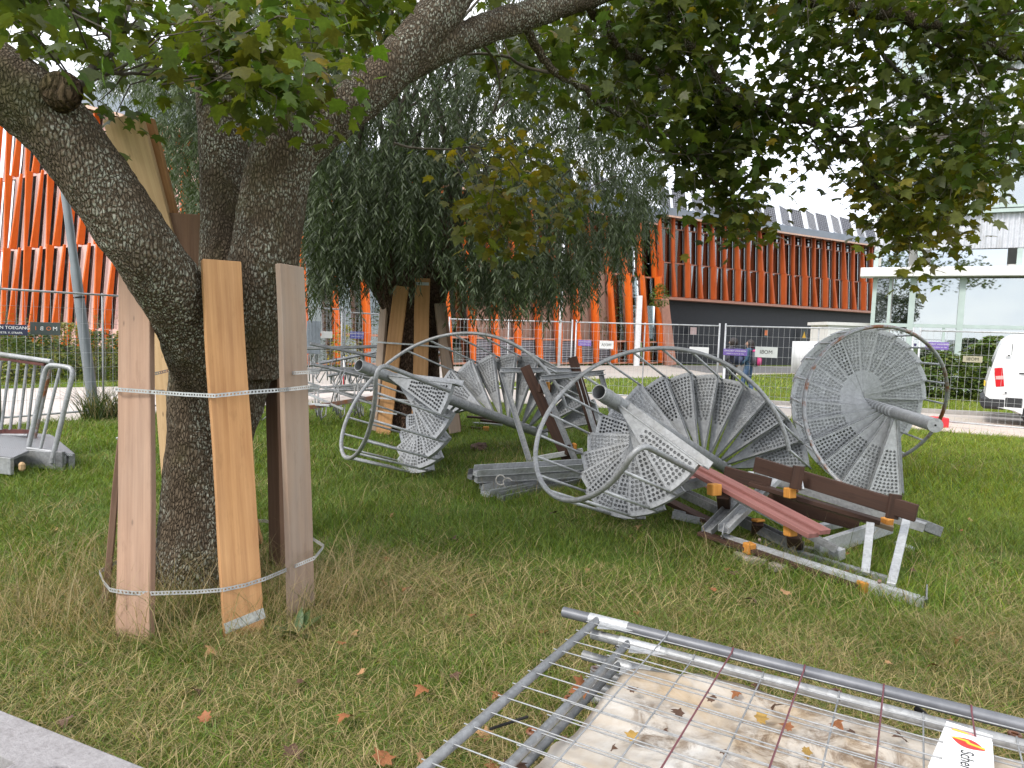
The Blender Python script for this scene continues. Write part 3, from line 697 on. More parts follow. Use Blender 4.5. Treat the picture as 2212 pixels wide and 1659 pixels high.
# ------------------------------------------------------------------ trees
def fuse(name, tubes, voxel, mat, amp=0.012, freq=9.0, smooth_it=6, flare=None):
    """several tapering limbs melted into one skin"""
    b = MB()
    for pts, rs in tubes:
        # resample smoothly
        P = [Vector(p) for p in pts]; out, ro = [], []
        n = len(P)
        for i in range(n - 1):
            p0, p1, p2, p3 = P[max(i - 1, 0)], P[i], P[i + 1], P[min(i + 2, n - 1)]
            for q in range(5):
                tt = q / 5
                out.append(0.5 * ((2 * p1) + (p2 - p0) * tt + (2 * p0 - 5 * p1 + 4 * p2 - p3) * tt * tt + (3 * p1 - p0 - 3 * p2 + p3) * tt ** 3)); ro.append(rs[i] * (1 - tt) + rs[i + 1] * tt)
        out.append(P[-1]); ro.append(rs[-1]); b.tube(out, ro, 18)
    me = b.mesh(name, mat); o = bpy.data.objects.new(name, me); C.objects.link(o)
    m = o.modifiers.new('r', 'REMESH'); m.mode = 'VOXEL'; m.voxel_size = voxel
    m2 = o.modifiers.new('s', 'SMOOTH'); m2.iterations = smooth_it; m2.factor = 0.5
    dg = bpy.context.evaluated_depsgraph_get(); me2 = bpy.data.meshes.new_from_object(o.evaluated_get(dg)); bpy.data.objects.remove(o)
    n = len(me2.vertices); co = np.empty(n * 3, np.float32); no = np.empty(n * 3, np.float32)
    me2.vertices.foreach_get('co', co); me2.vertices.foreach_get('normal', no); co = co.reshape(-1, 3); no = no.reshape(-1, 3)
    h = np.array([mnoise.noise(Vector((c[0] * freq, c[1] * freq, c[2] * freq * .45))) + .9 * mnoise.noise(Vector((c[0] * freq * 3.1, c[1] * freq * 3.1, c[2] * freq * 1.0))) + 1.6 * mnoise.noise(Vector((c[0] * 2.3, c[1] * 2.3, c[2] * 1.4))) for c in co])
    co = co + no * (h * amp)[:, None]
    me2.vertices.foreach_set('co', co.astype(np.float32).ravel()); me2.name = name
    if not me2.materials: me2.materials.append(mat)
    me2.shade_smooth(); me2.update(); return me2

# leaf outlines (stem at the origin, tip along +y)
MAPLE = np.array([(0, .40, 0), (0, 0, 0), (.20, -.05, -.02), (.22, .07, 0), (.52, .10, -.05), (.37, .29, 0), (.58, .60, -.07), (.26, .55, -.01), (.19, .72, -.02), (0, 1.0, -.10), (-.19, .72, -.02), (-.26, .55, -.01), (-.58, .60, -.07), (-.37, .29, 0), (-.52, .10, -.05), (-.22, .07, 0), (-.20, -.05, -.02)], np.float32)
MAPLE_F = np.array([(0, i, i + 1 if i < 16 else 1) for i in range(1, 17)], np.int32)
MAPLE_S = np.array([(0, 0, 0), (.5, .12, -.05), (.55, .6, -.06), (0, 1, -.1), (-.55, .6, -.06), (-.5, .12, -.05)], np.float32)
MAPLE_SF = np.array([(0, 1, 2), (0, 2, 3), (0, 3, 4), (0, 4, 5)], np.int32)
WILL = np.array([(0, 0, 0), (.085, .4, .015), (0, 1, -.06), (-.085, .4, .015)], np.float32); WILL_F = np.array([(0, 1, 2), (0, 2, 3)], np.int32)
OVAL = np.array([(0, 0, 0), (.22, .25, .02), (.25, .55, .0), (0, 1, -.08), (-.25, .55, 0), (-.22, .25, .02)], np.float32); OVAL_F = np.array([(0, 1, 2), (0, 2, 3), (0, 3, 4), (0, 4, 5)], np.int32)
def frames(ydir, nrm):
    y = ydir / np.linalg.norm(ydir, axis=1, keepdims=True); x = np.cross(y, nrm); x /= np.linalg.norm(x, axis=1, keepdims=True) + 1e-9; z = np.cross(x, y); return np.stack([x, y, z], 2)
def scatter_leaves(P, ydir, nrm, size, T, TF, col):
    R = frames(ydir, nrm); V = np.einsum('nij,kj->nki', R, T) * size[:, None, None] + P[:, None, :]
    n, k = len(P), len(T); F = (TF[None] + (np.arange(n) * k)[:, None, None]).reshape(-1, 3)
    return V.reshape(-1, 3), F, np.repeat(col, k, 0)
def leaf_dirs(n, droop=0.5, up=1.0, rng=RNG):
    a = rng.uniform(0, 2 * np.pi, n); y = np.stack([np.cos(a), np.sin(a), -droop * rng.uniform(0.2, 1.8, n)], 1)
    nn = np.stack([rng.normal(0, .45, n), rng.normal(0, .45, n), np.full(n, up)], 1); return y, nn
def split_leaves(root, P, y, nn, size, col, T, TF, name, stuff_mat, part_mats, npart=300, stuff='foliage'):
    """the largest-looking leaves become parts, the rest one mass"""
    u, v, d = seen(P); vis = (u > 0) & (u < 2212) & (v > 0) & (v < 1659) & (d > .5)
    app = np.where(vis, size / np.maximum(d, .1), 0); top = np.argsort(-app)[:npart]; top = top[app[top] > 0]
    keep = np.ones(len(P), bool); keep[top] = False
    V, F, c = scatter_leaves(P[keep], y[keep], nn[keep], size[keep], T, TF, col[keep])
    o = link(stuff, np_mesh(stuff, V, F, stuff_mat, c), root); o['kind'] = 'stuff'
    mes = [np_mesh(name, T, TF, m) for m in part_mats]; R = frames(y, nn); inv = wmat(root).inverted()
    g = np.array([mm['_lum'] for mm in part_mats])
    for i in top:
        k = int(np.argmin(np.abs(g - col[i].sum()))) if len(g) > 1 else 0
        m = Matrix([list(R[i][r] * size[i]) + [P[i][r]] for r in range(3)] + [[0, 0, 0, 1]])
        link(name, mes[k], root, inv @ m, local=True)

# ---- the maple in front
maple = empty('maple_tree', (-1.93, 4.42, 0), 'big maple with lichened trunk and limbs, boards strapped round its foot', 'tree')
tubes = [
    ([D(440, 1330, 4.45), D(438, 1240, 4.45), D(444, 1100, 4.48), D(452, 960, 4.5), D(470, 860, 4.52), D(482, 780, 4.55)], [.37, .295, .262, .255, .29, .32]),
    # left limb, coming forward
    ([D(470, 850, 4.5), D(410, 700, 4.18), D(325, 560, 3.82), D(230, 420, 3.72), D(130, 285, 3.65), D(20, 190, 3.6), D(-140, 90, 3.6), D(-330, 0, 3.45)], [.24, .195, .170, .168, .175, .185, .18, .17]),
    # back stem
    ([D(500, 800, 4.62), D(496, 620, 4.72), D(487, 420, 4.85), D(474, 200, 5.0), D(462, 0, 5.1), D(450, -260, 5.2)], [.22, .185, .165, .15, .145, .13]),
    # front right stem and great limb
    ([D(520, 800, 4.5), D(566, 600, 4.45), D(588, 440, 4.45), D(618, 330, 4.48), D(700, 270, 4.55), D(800, 195, 4.65), D(880, 110, 4.75), D(950, 25, 4.85), D(1010, -70, 5.0), D(1080, -220, 5.1)], [.24, .21, .20, .205, .15, .135, .135, .14, .135, .12]),
    ([D(870, 160, 4.75), D(960, 105, 4.9), D(1050, 62, 5.1), D(1150, 30, 5.3), D(1270, -5, 5.6), D(1420, -60, 6.0)], [.07, .095, .10, .095, .085, .07]),
    # root flare
    ([D(440, 1290, 4.42), D(350, 1345, 4.35), D(322, 1365, 4.33)], [.20, .12, .05]),
    ([D(470, 1290, 4.4), D(520, 1350, 4.3), D(545, 1370, 4.25)], [.20, .12, .05]),
]
tr_me = fuse('trunk', tubes, 0.0145, M['bark_maple'], 0.008, 10)
trunk_o = link('trunk', tr_me, maple)
# knot hole on the left limb, broken stub on the right stem
kn = MB(); cpt = D(122, 192, 3.46); kn.tube([cpt + Vector((0, .05, 0)), cpt, cpt + Vector((-.0, -.02, .0))], [.10, .085, .06], 14); kn.build('branch_scar', M['bark_willow'], maple, True)
cpt = D(634, 198, 4.28); kn = MB(); kn.hollow(cpt + Vector((0, .08, 0)), cpt + Vector((.005, -.02, .01)), .055, .024, 14); kn.build('branch_scar', M['bark_maple'], maple, True)

BR = [  # sighted branches: (points (u, v, y)), start radius, end radius
    ([(1250, 0, 5.6), (1303, 43, 5.8), (1330, 95, 6.0), (1390, 135, 6.2), (1474, 178, 6.4), (1530, 215, 6.5), (1608, 235, 6.6), (1680, 240, 6.7)], .042, .022),
    ([(1420, -40, 6.0), (1440, 15, 6.2), (1475, 77, 6.3), (1518, 133, 6.5), (1572, 193, 6.6), (1642, 228, 6.7), (1708, 253, 6.8), (1775, 272, 6.9), (1820, 300, 7.0), (1860, 345, 7.0), (1890, 400, 7.0), (1930, 455, 7.0)], .05, .014),
    ([(1130, 40, 5.3), (1164, 110, 5.5), (1204, 157, 5.6), (1264, 193, 5.8), (1304, 233, 6.0), (1390, 273, 6.2), (1464, 307, 6.4), (1520, 370, 6.5), (1570, 430, 6.6)], .035, .010),
    ([(1600, -70, 6.2), (1700, -30, 6.3), (1775, 0, 6.4), (1842, 17, 6.4), (1908, 30, 6.5), (2008, 60, 6.5), (2108, 85, 6.6), (2212, 133, 6.6), (2330, 190, 6.7)], .075, .045),
    ([(2040, 62, 6.5), (2100, 50, 6.5), (2160, 35, 6.5), (2230, 18, 6.5)], .022, .012),
    ([(1880, 25, 6.5), (1885, 60, 6.55), (1900, 110, 6.6), (1950, 165, 6.7), (2010, 215, 6.8), (2080, 290, 6.9), (2120, 350, 7.0)], .025, .007),
    ([(1990, 60, 6.5), (2040, 110, 6.5), (2110, 140, 6.6), (2190, 150, 6.6), (2260, 160, 6.7)], .018, .010),
    ([(1775, 272, 6.9), (1840, 275, 6.8), (1900, 262, 6.8), (1990, 270, 6.8), (2060, 255, 6.8)], .012, .005),
    ([(1720, 258, 6.8), (1760, 310, 6.9), (1800, 370, 7.0), (1830, 400, 7.0)], .012, .004),
    ([(1390, 273, 6.2), (1400, 310, 6.2), (1430, 330, 6.3), (1500, 335, 6.4), (1550, 330, 6.5)], .012, .005),
    ([(1204, 157, 5.6), (1150, 150, 5.7), (1080, 120, 5.6), (1000, 116, 5.5)], .015, .010),
    ([(1040, 95, 5.4), (1070, 135, 5.6), (1080, 200, 5.8), (1065, 245, 6.0)], .012, .006),
    ([(2212, 330, 6.5), (2170, 350, 6.5), (2130, 375, 6.6), (2080, 400, 6.6)], .009, .004),
    ([(2230, 360, 6.5), (2180, 395, 6.5), (2140, 420, 6.6)], .008, .003),
    ([(165, 190, 3.9), (215, 140, 4.1), (255, 95, 4.3), (268, 40, 4.4), (300, -30, 4.5)], .022, .010),
    ([(160, 195, 3.9), (200, 170, 4.0), (240, 158, 4.1), (300, 160, 4.3), (400, 168, 4.6), (520, 170, 4.9)], .014, .006),
    ([(255, 95, 4.3), (190, 40, 4.2), (120, 0, 4.0), (40, -40, 3.8)], .012, .006),
    ([(700, 130, 4.9), (640, 110, 5.0), (560, 80, 5.2), (500, 70, 5.4)], .012, .004),
    ([(790, 205, 5.2), (720, 60, 5.2), (760, -20, 5.3)], .014, .010),
    ([(850, 310, 7.0), (900, 320, 7.0), (970, 322, 7.0), (1010, 318, 7.1)], .013, .008),
]
twigs = MB(); branch_pts = []
for pts, r0, r1 in BR:
    P = [D(*p) for p in pts]; n = len(P); out = []
    for i in range(n - 1):
        p0, p1, p2, p3 = P[max(i - 1, 0)], P[i], P[i + 1], P[min(i + 2, n - 1)]
        for q in range(4):
            tt = q / 4; out.append(0.5 * ((2 * p1) + (p2 - p0) * tt + (2 * p0 - 5 * p1 + 4 * p2 - p3) * tt * tt + (3 * p1 - p0 - 3 * p2 + p3) * tt ** 3) + Vector((random.gauss(0, 1), random.gauss(0, 1), random.gauss(0, 1))) * r0 * .25)
    out.append(P[-1]); rs = [r0 + (r1 - r0) * i / (len(out) - 1) for i in range(len(out))]
    q = MB(); q.tube(out, rs, 8); q.build('branch', M['bark_maple'] if r0 > .03 else M['twig'], maple, True)
    branch_pts += [tuple(p) for p in out]
BP = np.array(branch_pts)

# foliage regions: outline on the sighting grid, depth range, number of clusters, brightness, leaf size
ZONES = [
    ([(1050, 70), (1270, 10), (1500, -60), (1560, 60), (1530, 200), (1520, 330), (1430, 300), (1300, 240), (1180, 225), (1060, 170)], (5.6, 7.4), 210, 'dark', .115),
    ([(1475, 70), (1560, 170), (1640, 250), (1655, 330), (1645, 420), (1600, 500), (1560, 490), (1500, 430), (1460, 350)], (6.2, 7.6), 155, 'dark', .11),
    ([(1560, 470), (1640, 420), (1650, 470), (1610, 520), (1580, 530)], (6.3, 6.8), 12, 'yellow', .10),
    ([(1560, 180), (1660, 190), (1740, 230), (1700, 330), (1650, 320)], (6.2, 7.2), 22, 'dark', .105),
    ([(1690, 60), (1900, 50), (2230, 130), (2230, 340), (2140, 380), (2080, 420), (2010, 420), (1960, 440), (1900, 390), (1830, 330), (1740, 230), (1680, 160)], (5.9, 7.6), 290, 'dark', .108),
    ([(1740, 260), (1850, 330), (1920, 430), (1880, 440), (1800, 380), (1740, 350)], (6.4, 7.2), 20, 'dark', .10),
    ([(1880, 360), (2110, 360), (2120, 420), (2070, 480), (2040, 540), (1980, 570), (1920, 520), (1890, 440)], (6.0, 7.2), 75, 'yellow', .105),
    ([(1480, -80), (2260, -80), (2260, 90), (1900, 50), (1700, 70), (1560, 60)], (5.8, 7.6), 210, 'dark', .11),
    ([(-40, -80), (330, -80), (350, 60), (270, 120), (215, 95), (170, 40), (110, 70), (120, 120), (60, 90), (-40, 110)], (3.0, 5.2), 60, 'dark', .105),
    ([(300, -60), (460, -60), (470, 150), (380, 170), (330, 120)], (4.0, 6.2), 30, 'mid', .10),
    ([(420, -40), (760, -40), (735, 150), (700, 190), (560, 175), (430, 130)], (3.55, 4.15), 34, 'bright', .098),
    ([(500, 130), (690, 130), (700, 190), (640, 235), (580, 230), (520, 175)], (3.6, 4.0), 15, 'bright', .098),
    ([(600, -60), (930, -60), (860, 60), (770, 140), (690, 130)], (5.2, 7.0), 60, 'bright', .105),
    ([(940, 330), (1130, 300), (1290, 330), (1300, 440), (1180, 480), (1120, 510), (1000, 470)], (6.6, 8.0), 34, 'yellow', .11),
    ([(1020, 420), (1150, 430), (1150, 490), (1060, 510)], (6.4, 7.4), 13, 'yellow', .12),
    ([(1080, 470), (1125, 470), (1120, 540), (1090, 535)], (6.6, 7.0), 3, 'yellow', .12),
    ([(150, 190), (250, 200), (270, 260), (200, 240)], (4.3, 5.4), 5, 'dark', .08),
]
PAL = {'dark': (0.072, 0.098, 0.018), 'mid': (0.075, 0.105, 0.018), 'bright': (0.095, 0.135, 0.018), 'yellow': (0.135, 0.14, 0.022)}  # bright tone puts the lit look of leaves over the trunk into colour
LP, LY, LN, LS, LC = [], [], [], [], []
def cluster(c, n, size, col, spread=.17):
    # a short hanging twig from the nearest branch, leaves on stalks round it
    j = np.argmin(((BP - c) ** 2).sum(1)); b = BP[j]; dist = np.linalg.norm(b - c)
    st = b if dist < 0.9 else c + (b - c) / dist * 0.5
    mid = (st + c) / 2 + RNG.normal(0, .05, 3) + np.array([0, 0, .05]); tip = c + np.array([0, 0, -.10]) + RNG.normal(0, .06, 3)
    twigs.tube([st, mid, c, tip], [.006, .0045, .003, .0015], 4, False)
    tt = RNG.random(n); base = np.where(tt[:, None] < .4, mid + (c - mid) * (tt[:, None] / .4), c + (tip - c) * ((tt[:, None] - .4) / .6))
    p = base + RNG.normal(0, spread, (n, 3)) * np.array([1, 1, .75])
    y, nn = leaf_dirs(n, .75); y[:, :2] += (p - base)[:, :2] * 2
    LP.append(p); LY.append(y); LN.append(nn); LS.append(size * RNG.uniform(.65, 1.25, n))
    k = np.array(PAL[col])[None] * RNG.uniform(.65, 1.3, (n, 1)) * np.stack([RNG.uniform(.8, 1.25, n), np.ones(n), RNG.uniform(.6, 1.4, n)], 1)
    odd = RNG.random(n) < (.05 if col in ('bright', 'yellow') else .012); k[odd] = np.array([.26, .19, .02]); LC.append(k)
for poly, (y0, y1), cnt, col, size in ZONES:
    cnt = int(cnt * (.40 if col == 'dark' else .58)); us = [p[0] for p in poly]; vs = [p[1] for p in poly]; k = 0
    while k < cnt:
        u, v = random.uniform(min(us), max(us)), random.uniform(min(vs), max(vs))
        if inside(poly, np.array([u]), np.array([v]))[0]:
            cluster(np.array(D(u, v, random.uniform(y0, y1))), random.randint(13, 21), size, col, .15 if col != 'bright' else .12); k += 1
twigs.build('twigs', M['twig'], maple, kind='stuff')
P = np.concatenate(LP); Y = np.concatenate(LY); N_ = np.concatenate(LN); S_ = np.concatenate(LS); K_ = np.concatenate(LC)
lm = []
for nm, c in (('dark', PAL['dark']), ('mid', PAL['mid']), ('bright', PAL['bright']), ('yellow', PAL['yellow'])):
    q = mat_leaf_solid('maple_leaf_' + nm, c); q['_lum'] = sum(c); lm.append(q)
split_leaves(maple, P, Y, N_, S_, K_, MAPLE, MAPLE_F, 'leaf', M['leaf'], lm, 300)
# unseen rest of crown above and behind the viewer, added to block skylight
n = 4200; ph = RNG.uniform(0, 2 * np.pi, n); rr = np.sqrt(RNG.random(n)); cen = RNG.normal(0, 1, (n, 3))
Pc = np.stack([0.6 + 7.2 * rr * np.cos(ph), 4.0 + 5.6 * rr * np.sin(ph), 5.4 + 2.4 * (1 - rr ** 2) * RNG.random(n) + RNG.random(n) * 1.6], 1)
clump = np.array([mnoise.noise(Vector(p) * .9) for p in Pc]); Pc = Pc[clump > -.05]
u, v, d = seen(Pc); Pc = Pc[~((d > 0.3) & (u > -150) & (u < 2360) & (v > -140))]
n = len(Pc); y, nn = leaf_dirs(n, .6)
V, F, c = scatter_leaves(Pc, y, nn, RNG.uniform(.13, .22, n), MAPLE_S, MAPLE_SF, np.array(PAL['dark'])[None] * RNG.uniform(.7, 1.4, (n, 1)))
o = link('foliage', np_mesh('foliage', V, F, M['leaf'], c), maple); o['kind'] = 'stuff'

# ---- the pollard willow behind
willow = empty('willow_tree', (-1.55, 11.35, 0), 'grey-green pollard willow with drooping narrow leaves behind the front tree', 'tree')
wt = [([D(893, 960, 11.35), D(893, 930, 11.35), D(890, 830, 11.35), D(888, 740, 11.35), D(886, 660, 11.35), D(884, 600, 11.35)], [.66, .52, .45, .44, .46, .40]),
      ([D(880, 690, 11.3), D(845, 610, 11.25), D(800, 560, 11.1), D(735, 545, 10.9), D(690, 530, 10.8)], [.36, .33, .28, .20, .10]),
      ([D(905, 680, 11.35), D(935, 590, 11.4), D(960, 500, 11.5), D(990, 430, 11.6)], [.34, .30, .28, .14]),
      ([D(880, 640, 11.5), D(860, 560, 11.6), D(850, 480, 11.7)], [.30, .28, .14])]
link('trunk', fuse('trunk', wt, 0.03, M['bark_willow'], 0.03, 5), willow)
sh = MB()
head = [D(735, 540, 11.0), D(800, 555, 11.1), D(850, 490, 11.6), D(960, 500, 11.5), D(990, 440, 11.6), D(900, 560, 11.4)]
tops = []
for i in range(46):
    h = random.choice(head); a = random.uniform(0, 2 * math.pi); R_ = random.uniform(.8, 3.6); hh = random.uniform(1.0, 5.5)
    tip = h + Vector((math.cos(a) * R_, math.sin(a) * R_, hh)); mid = h.lerp(tip, .5) + Vector((0, 0, .7))
    q = MB(); q.tube([h, h.lerp(mid, .5) + Vector((0, 0, .15)), mid, tip], [.055, .04, .028, .01], 6, False); sh.v, sh.f, sh.m = sh.v, sh.f, sh.m
    sh.tube([h, h.lerp(mid, .5) + Vector((0, 0, .15)), mid, tip], [.05, .04, .028, .01], 6, False); tops.append((mid, tip))
sh.build('poles', M['twig'], willow, kind='stuff')
WZ = [  # drooping shoots: outline, depth, number, tone
    ([(520, -60), (760, -60), (1340, 150), (1430, 330), (1440, 430), (1390, 480), (1320, 520), (1290, 590), (1200, 620), (1080, 630), (1000, 600), (930, 520), (760, 500), (660, 540), (560, 380)], (9.0, 14.0), 3100, 1.0),
    ([(660, 330), (930, 330), (930, 560), (840, 570), (780, 560), (700, 590), (665, 560)], (8.8, 10.6), 330, .85),
    ([(280, 120), (520, 60), (560, 300), (470, 430), (420, 470), (340, 330)], (10.0, 13.0), 420, 1.15),
    ([(380, 60), (470, 60), (460, 470), (400, 480), (350, 400)], (10.0, 12.5), 110, 1.1),
    ([(150, 90), (330, 90), (330, 200), (220, 190)], (11.0, 13.0), 60, 1.2),
    ([(950, 560), (1290, 540), (1280, 600), (1130, 650), (1000, 640)], (8.8, 11.5), 260, .9),
    ([(660, 520), (830, 540), (800, 590), (680, 620)], (9.2, 11.0), 130, .85),
    ([(1290, 480), (1400, 440), (1390, 540), (1330, 580)], (9.2, 12), 60, 1.0),
    ([(1000, -60), (1500, -60), (1480, 60), (1440, 300), (1300, 200), (1100, 100)], (9.5, 14.0), 420, 1.0),
]
LP, LY, LN, LS, LC = [], [], [], [], []
for poly, (y0, y1), cnt, tone in WZ:
    cnt = int(cnt * 1.55); us = [p[0] for p in poly]; vs = [p[1] for p in poly]; k = 0
    while k < cnt:
        u, v = random.uniform(min(us), max(us)), random.uniform(min(vs), max(vs))
        if not inside(poly, np.array([u]), np.array([v]))[0]: continue
        k += 1
        c = np.array(D(u, v, random.uniform(y0, y1))); L = random.uniform(.35, .85); m = int(L / .026); a = random.uniform(0, 6.28)
        out = np.array([math.cos(a), math.sin(a), 0]) * random.uniform(.1, .6)
        s = np.linspace(0, 1, m)[:, None]; p = c + out * s * L * .7 + np.array([0, 0, -1]) * (s ** 1.6) * L * .8 + np.array([0, 0, .12])
        b_ = RNG.uniform(0, 2 * np.pi, m); y = np.stack([np.cos(b_), np.sin(b_), -0.9 - s[:, 0] * .8], 1) + out * .8
        LP.append(p); LY.append(y); LN.append(RNG.normal(0, 1, (m, 3))); LS.append(RNG.uniform(.075, .14, m))
        base = np.array([0.085, 0.110, 0.058]) if random.random() < .75 else np.array([.065, .095, .030])
        LC.append(base[None] * tone * RNG.uniform(.7, 1.35, (m, 1)))
P = np.concatenate(LP); Y = np.concatenate(LY); N_ = np.concatenate(LN); S_ = np.concatenate(LS); K_ = np.concatenate(LC)
lm = []
q = mat_leaf_solid('willow_leaf', (0.13, 0.16, 0.085), .25, (1.1, 1.2, .7)); q['_lum'] = .37; lm.append(q)
split_leaves(willow, P, Y, N_, S_, K_, WILL, WILL_F, 'leaf', M['leaf_willow'], lm, 300)
print('willow leaves', len(P))
# ------------------------------------------------------------------ the three spiral staircases lying on the lawn
def tread_mesh(R, dl, mat, r0=.055, flange=.05):
    span = dl * 1.30; b = MB(); ri, ro = R * .42, R * .955; am = .020
    def pol(r, a, z=0.0): return (r * math.cos(a), r * math.sin(a), z)
    # solid inner wedge and rims
    def strip(ra, rb, a0, a1, n):
        for i in range(n):
            t0, t1 = a0 + (a1 - a0) * i / n, a0 + (a1 - a0) * (i + 1) / n
            b.add([pol(ra, t0), pol(rb, t0), pol(rb, t1), pol(ra, t1)], [(0, 1, 2, 3)])
    strip(r0, ri, 0, span, 3); strip(ro, R, 0, span, 4)
    p = .036; rows = int((ro - ri) / p); dr = (ro - ri) / rows
    for j in range(rows):
        ra, rb = ri + j * dr, ri + (j + 1) * dr; rm = (ra + rb) / 2; e = am / rm
        b.add([pol(ra, 0), pol(rb, 0), pol(rb, e), pol(ra, e)], [(0, 1, 2, 3)]); b.add([pol(ra, span - e), pol(rb, span - e), pol(rb, span), pol(ra, span)], [(0, 1, 2, 3)])
        w = span - 2 * e; n = max(1, int(w * rm / p)); da = w / n
        for i in range(n):
            a0, a1 = e + i * da, e + (i + 1) * da; ac = (a0 + a1) / 2
            o = [pol(ra, a0), pol(ra, ac), pol(ra, a1), pol(rm, a1), pol(rb, a1), pol(rb, ac), pol(rb, a0), pol(rm, a0)]
            h, l = [], []
            for k in range(8):
                th = -3 * math.pi / 4 + k * math.pi / 4; hr = .0140
                h.append(pol(rm + hr * math.cos(th), ac + hr * math.sin(th) / rm)); l.append(pol(rm + hr * .86 * math.cos(th), ac + hr * .86 * math.sin(th) / rm, .0055))
            b.add(o + h + l, [(k, (k + 1) % 8, 8 + (k + 1) % 8, 8 + k) for k in range(8)] + [(8 + k, 8 + (k + 1) % 8, 16 + (k + 1) % 8, 16 + k) for k in range(8)])
    # down-turned flanges: front nosing, back edge, outer rim
    T = .004
    for a in (0, span):
        q = [Vector(pol(r0, a)), Vector(pol(R, a)), Vector(pol(R, a, -flange)), Vector(pol(r0, a, -flange))]; nn = Vector((-math.sin(a), math.cos(a), 0)) * (T if a == 0 else -T)
        b.add(q + [x + nn for x in q], [(0, 1, 2, 3), (4, 7, 6, 5), (0, 4, 5, 1), (1, 5, 6, 2), (2, 6, 7, 3)])
    for i in range(4):
        t0, t1 = span * i / 4, span * (i + 1) / 4
        q = [pol(R, t0), pol(R, t1), pol(R, t1, -flange), pol(R, t0, -flange)]; q2 = [pol(R - T, t0), pol(R - T, t1), pol(R - T, t1, -flange), pol(R - T, t0, -flange)]
        b.add(q + q2, [(0, 1, 2, 3), (4, 7, 6, 5), (2, 6, 7, 3)])
    return b.mesh('tread', mat)
def staircase(pose, shape, N, ext, label, open_end, mats):
    T = Vector(pose[:3]); th, ph = pose[3], pose[4]; R, rise, dl, hb = shape
    a = Vector((math.cos(ph) * math.cos(th), math.cos(ph) * math.sin(th), math.sin(ph))); e1 = Vector((0, 0, 1)).cross(a).normalized(); e2 = a.cross(e1)
    mtx = basis(e1, e2, a, T)
    root = empty('spiral_staircase', (0, 0, 0), label, 'staircase', 'spiral staircases lying on the lawn', mtx)
    me = tread_mesh(R, dl, mats[0])
    ang = lambda j: pose[5] - j * dl
    for j in range(1, N + 1): link('tread', me, root, Matrix.Translation((0, 0, -rise * (j - 1))) @ Matrix.Rotation(ang(j), 4, 'Z'), local=True)
    lo = -rise * (N - 1) - .16
    b = MB(); pr = .062
    if open_end: b.hollow((0, 0, lo), (0, 0, ext), pr, pr - .006, 24)
    else: b.tube([(0, 0, lo), (0, 0, ext)], pr, 24)
    link('pole', autosmooth(b.mesh('pole', mats[1])), root, local=True)
    b = MB()
    if open_end: b.hollow((0, 0, ext - .17), (0, 0, ext - .135), pr + .004, pr + .001, 24)
    else: b.tube([(0, 0, ext), (0, 0, ext + .004)], pr + .003, 24)
    link('collar' if open_end else 'end_cap', autosmooth(b.mesh('collar', mats[1])), root, local=True)
    if not open_end:
        b = MB(); b.tube([(0, 0, ext + .004), (0, 0, ext + .008)], .009, 12); link('cap_hole', b.mesh('cap_hole', flat('black_hole', (.004, .004, .004), 1)), root, local=True)
    # hubs where each tread clasps the pole
    hub = MB().hollow((0, 0, -.055), (0, 0, .0), pr + .003, pr + .001, 16).mesh('hub', mats[0])
    for j in range(1, N + 1): link('hub', hub, root, Matrix.Translation((0, 0, -rise * (j - 1) - .004)), local=True)
    Rr = R - .012
    bl = MB().tube([(Rr, 0, -rise - .03), (Rr, 0, hb)], .0125, 8).mesh('baluster', mats[2], True)
    for j in range(1, N + 1): link('baluster', bl, root, Matrix.Translation((0, 0, -rise * (j - 1))) @ Matrix.Rotation(ang(j) + .012, 4, 'Z'), local=True)
    pts = []
    for i in range(int(N * 6) + 1):
        j = N - i / 6.0
        if j < .35: break
        pts.append((Rr * math.cos(ang(j)), Rr * math.sin(ang(j)), -rise * (j - 1) + hb))
    z1 = hb + rise * .55
    for s_, dz in ((.25, .0), (.12, -.012), (.03, -.05), (0, -.11)): pts.append((Rr * math.cos(ang(s_)), Rr * math.sin(ang(s_)), z1 + dz))
    pts.append((Rr * math.cos(ang(0)), Rr * math.sin(ang(0)), 0.0))
    b = MB(); b.tube(pts, .0215, 10); link('handrail', autosmooth(b.mesh('handrail', mats[3])), root, local=True)
    # deep edge channel on the topmost tread
    t0 = pose[5] + dl * .30; c, s_ = math.cos(t0), math.sin(t0)
    b = MB(); b.beam((c * .07, s_ * .07, -.055), (c * (R + .04), s_ * (R + .04), -.055), .012, .13, up=(0, 0, 1)); b.beam((c * .07 + s_ * -.03, s_ * .07 + c * .03, -.12), (c * (R + .04) - s_ * .03, s_ * (R + .04) + c * .03, -.12), .07, .010)
    link('edge_channel', b.mesh('edge_channel', mats[1], bevel=.002), root, local=True)
    return root
GM = (M['galv'], M['galv'], M['galv_light'], M['galv'])
staircase([-1.3752, 7.6182, 1.1464, -2.18901, 0.29353, -0.10911], [0.9628, 0.16068, 0.28118, 0.9007], 21, .385, 'galvanised spiral staircase on its side in front of the willow, farthest back of three', True, GM)
staircase([0.85173, 5.85772, 1.10974, -2.19723, 0.32497, -0.56019], [0.9057, 0.15775, 0.2778, 0.8406], 20, .285, 'galvanised spiral staircase on its side in the middle, nearest of three, open pole pointing up', True, GM)
staircase([4.05969, 7.45368, 0.93532, -1.79871, 0.01042, -1.53785], [0.9369, 0.13195, 0.27796, 0.7134], 22, 1.175, 'galvanised spiral staircase seen end on like a fan, with rusty top rail', False, (M['galv_light'], M['galv'], M['galv_light'], M['galv_rust']))
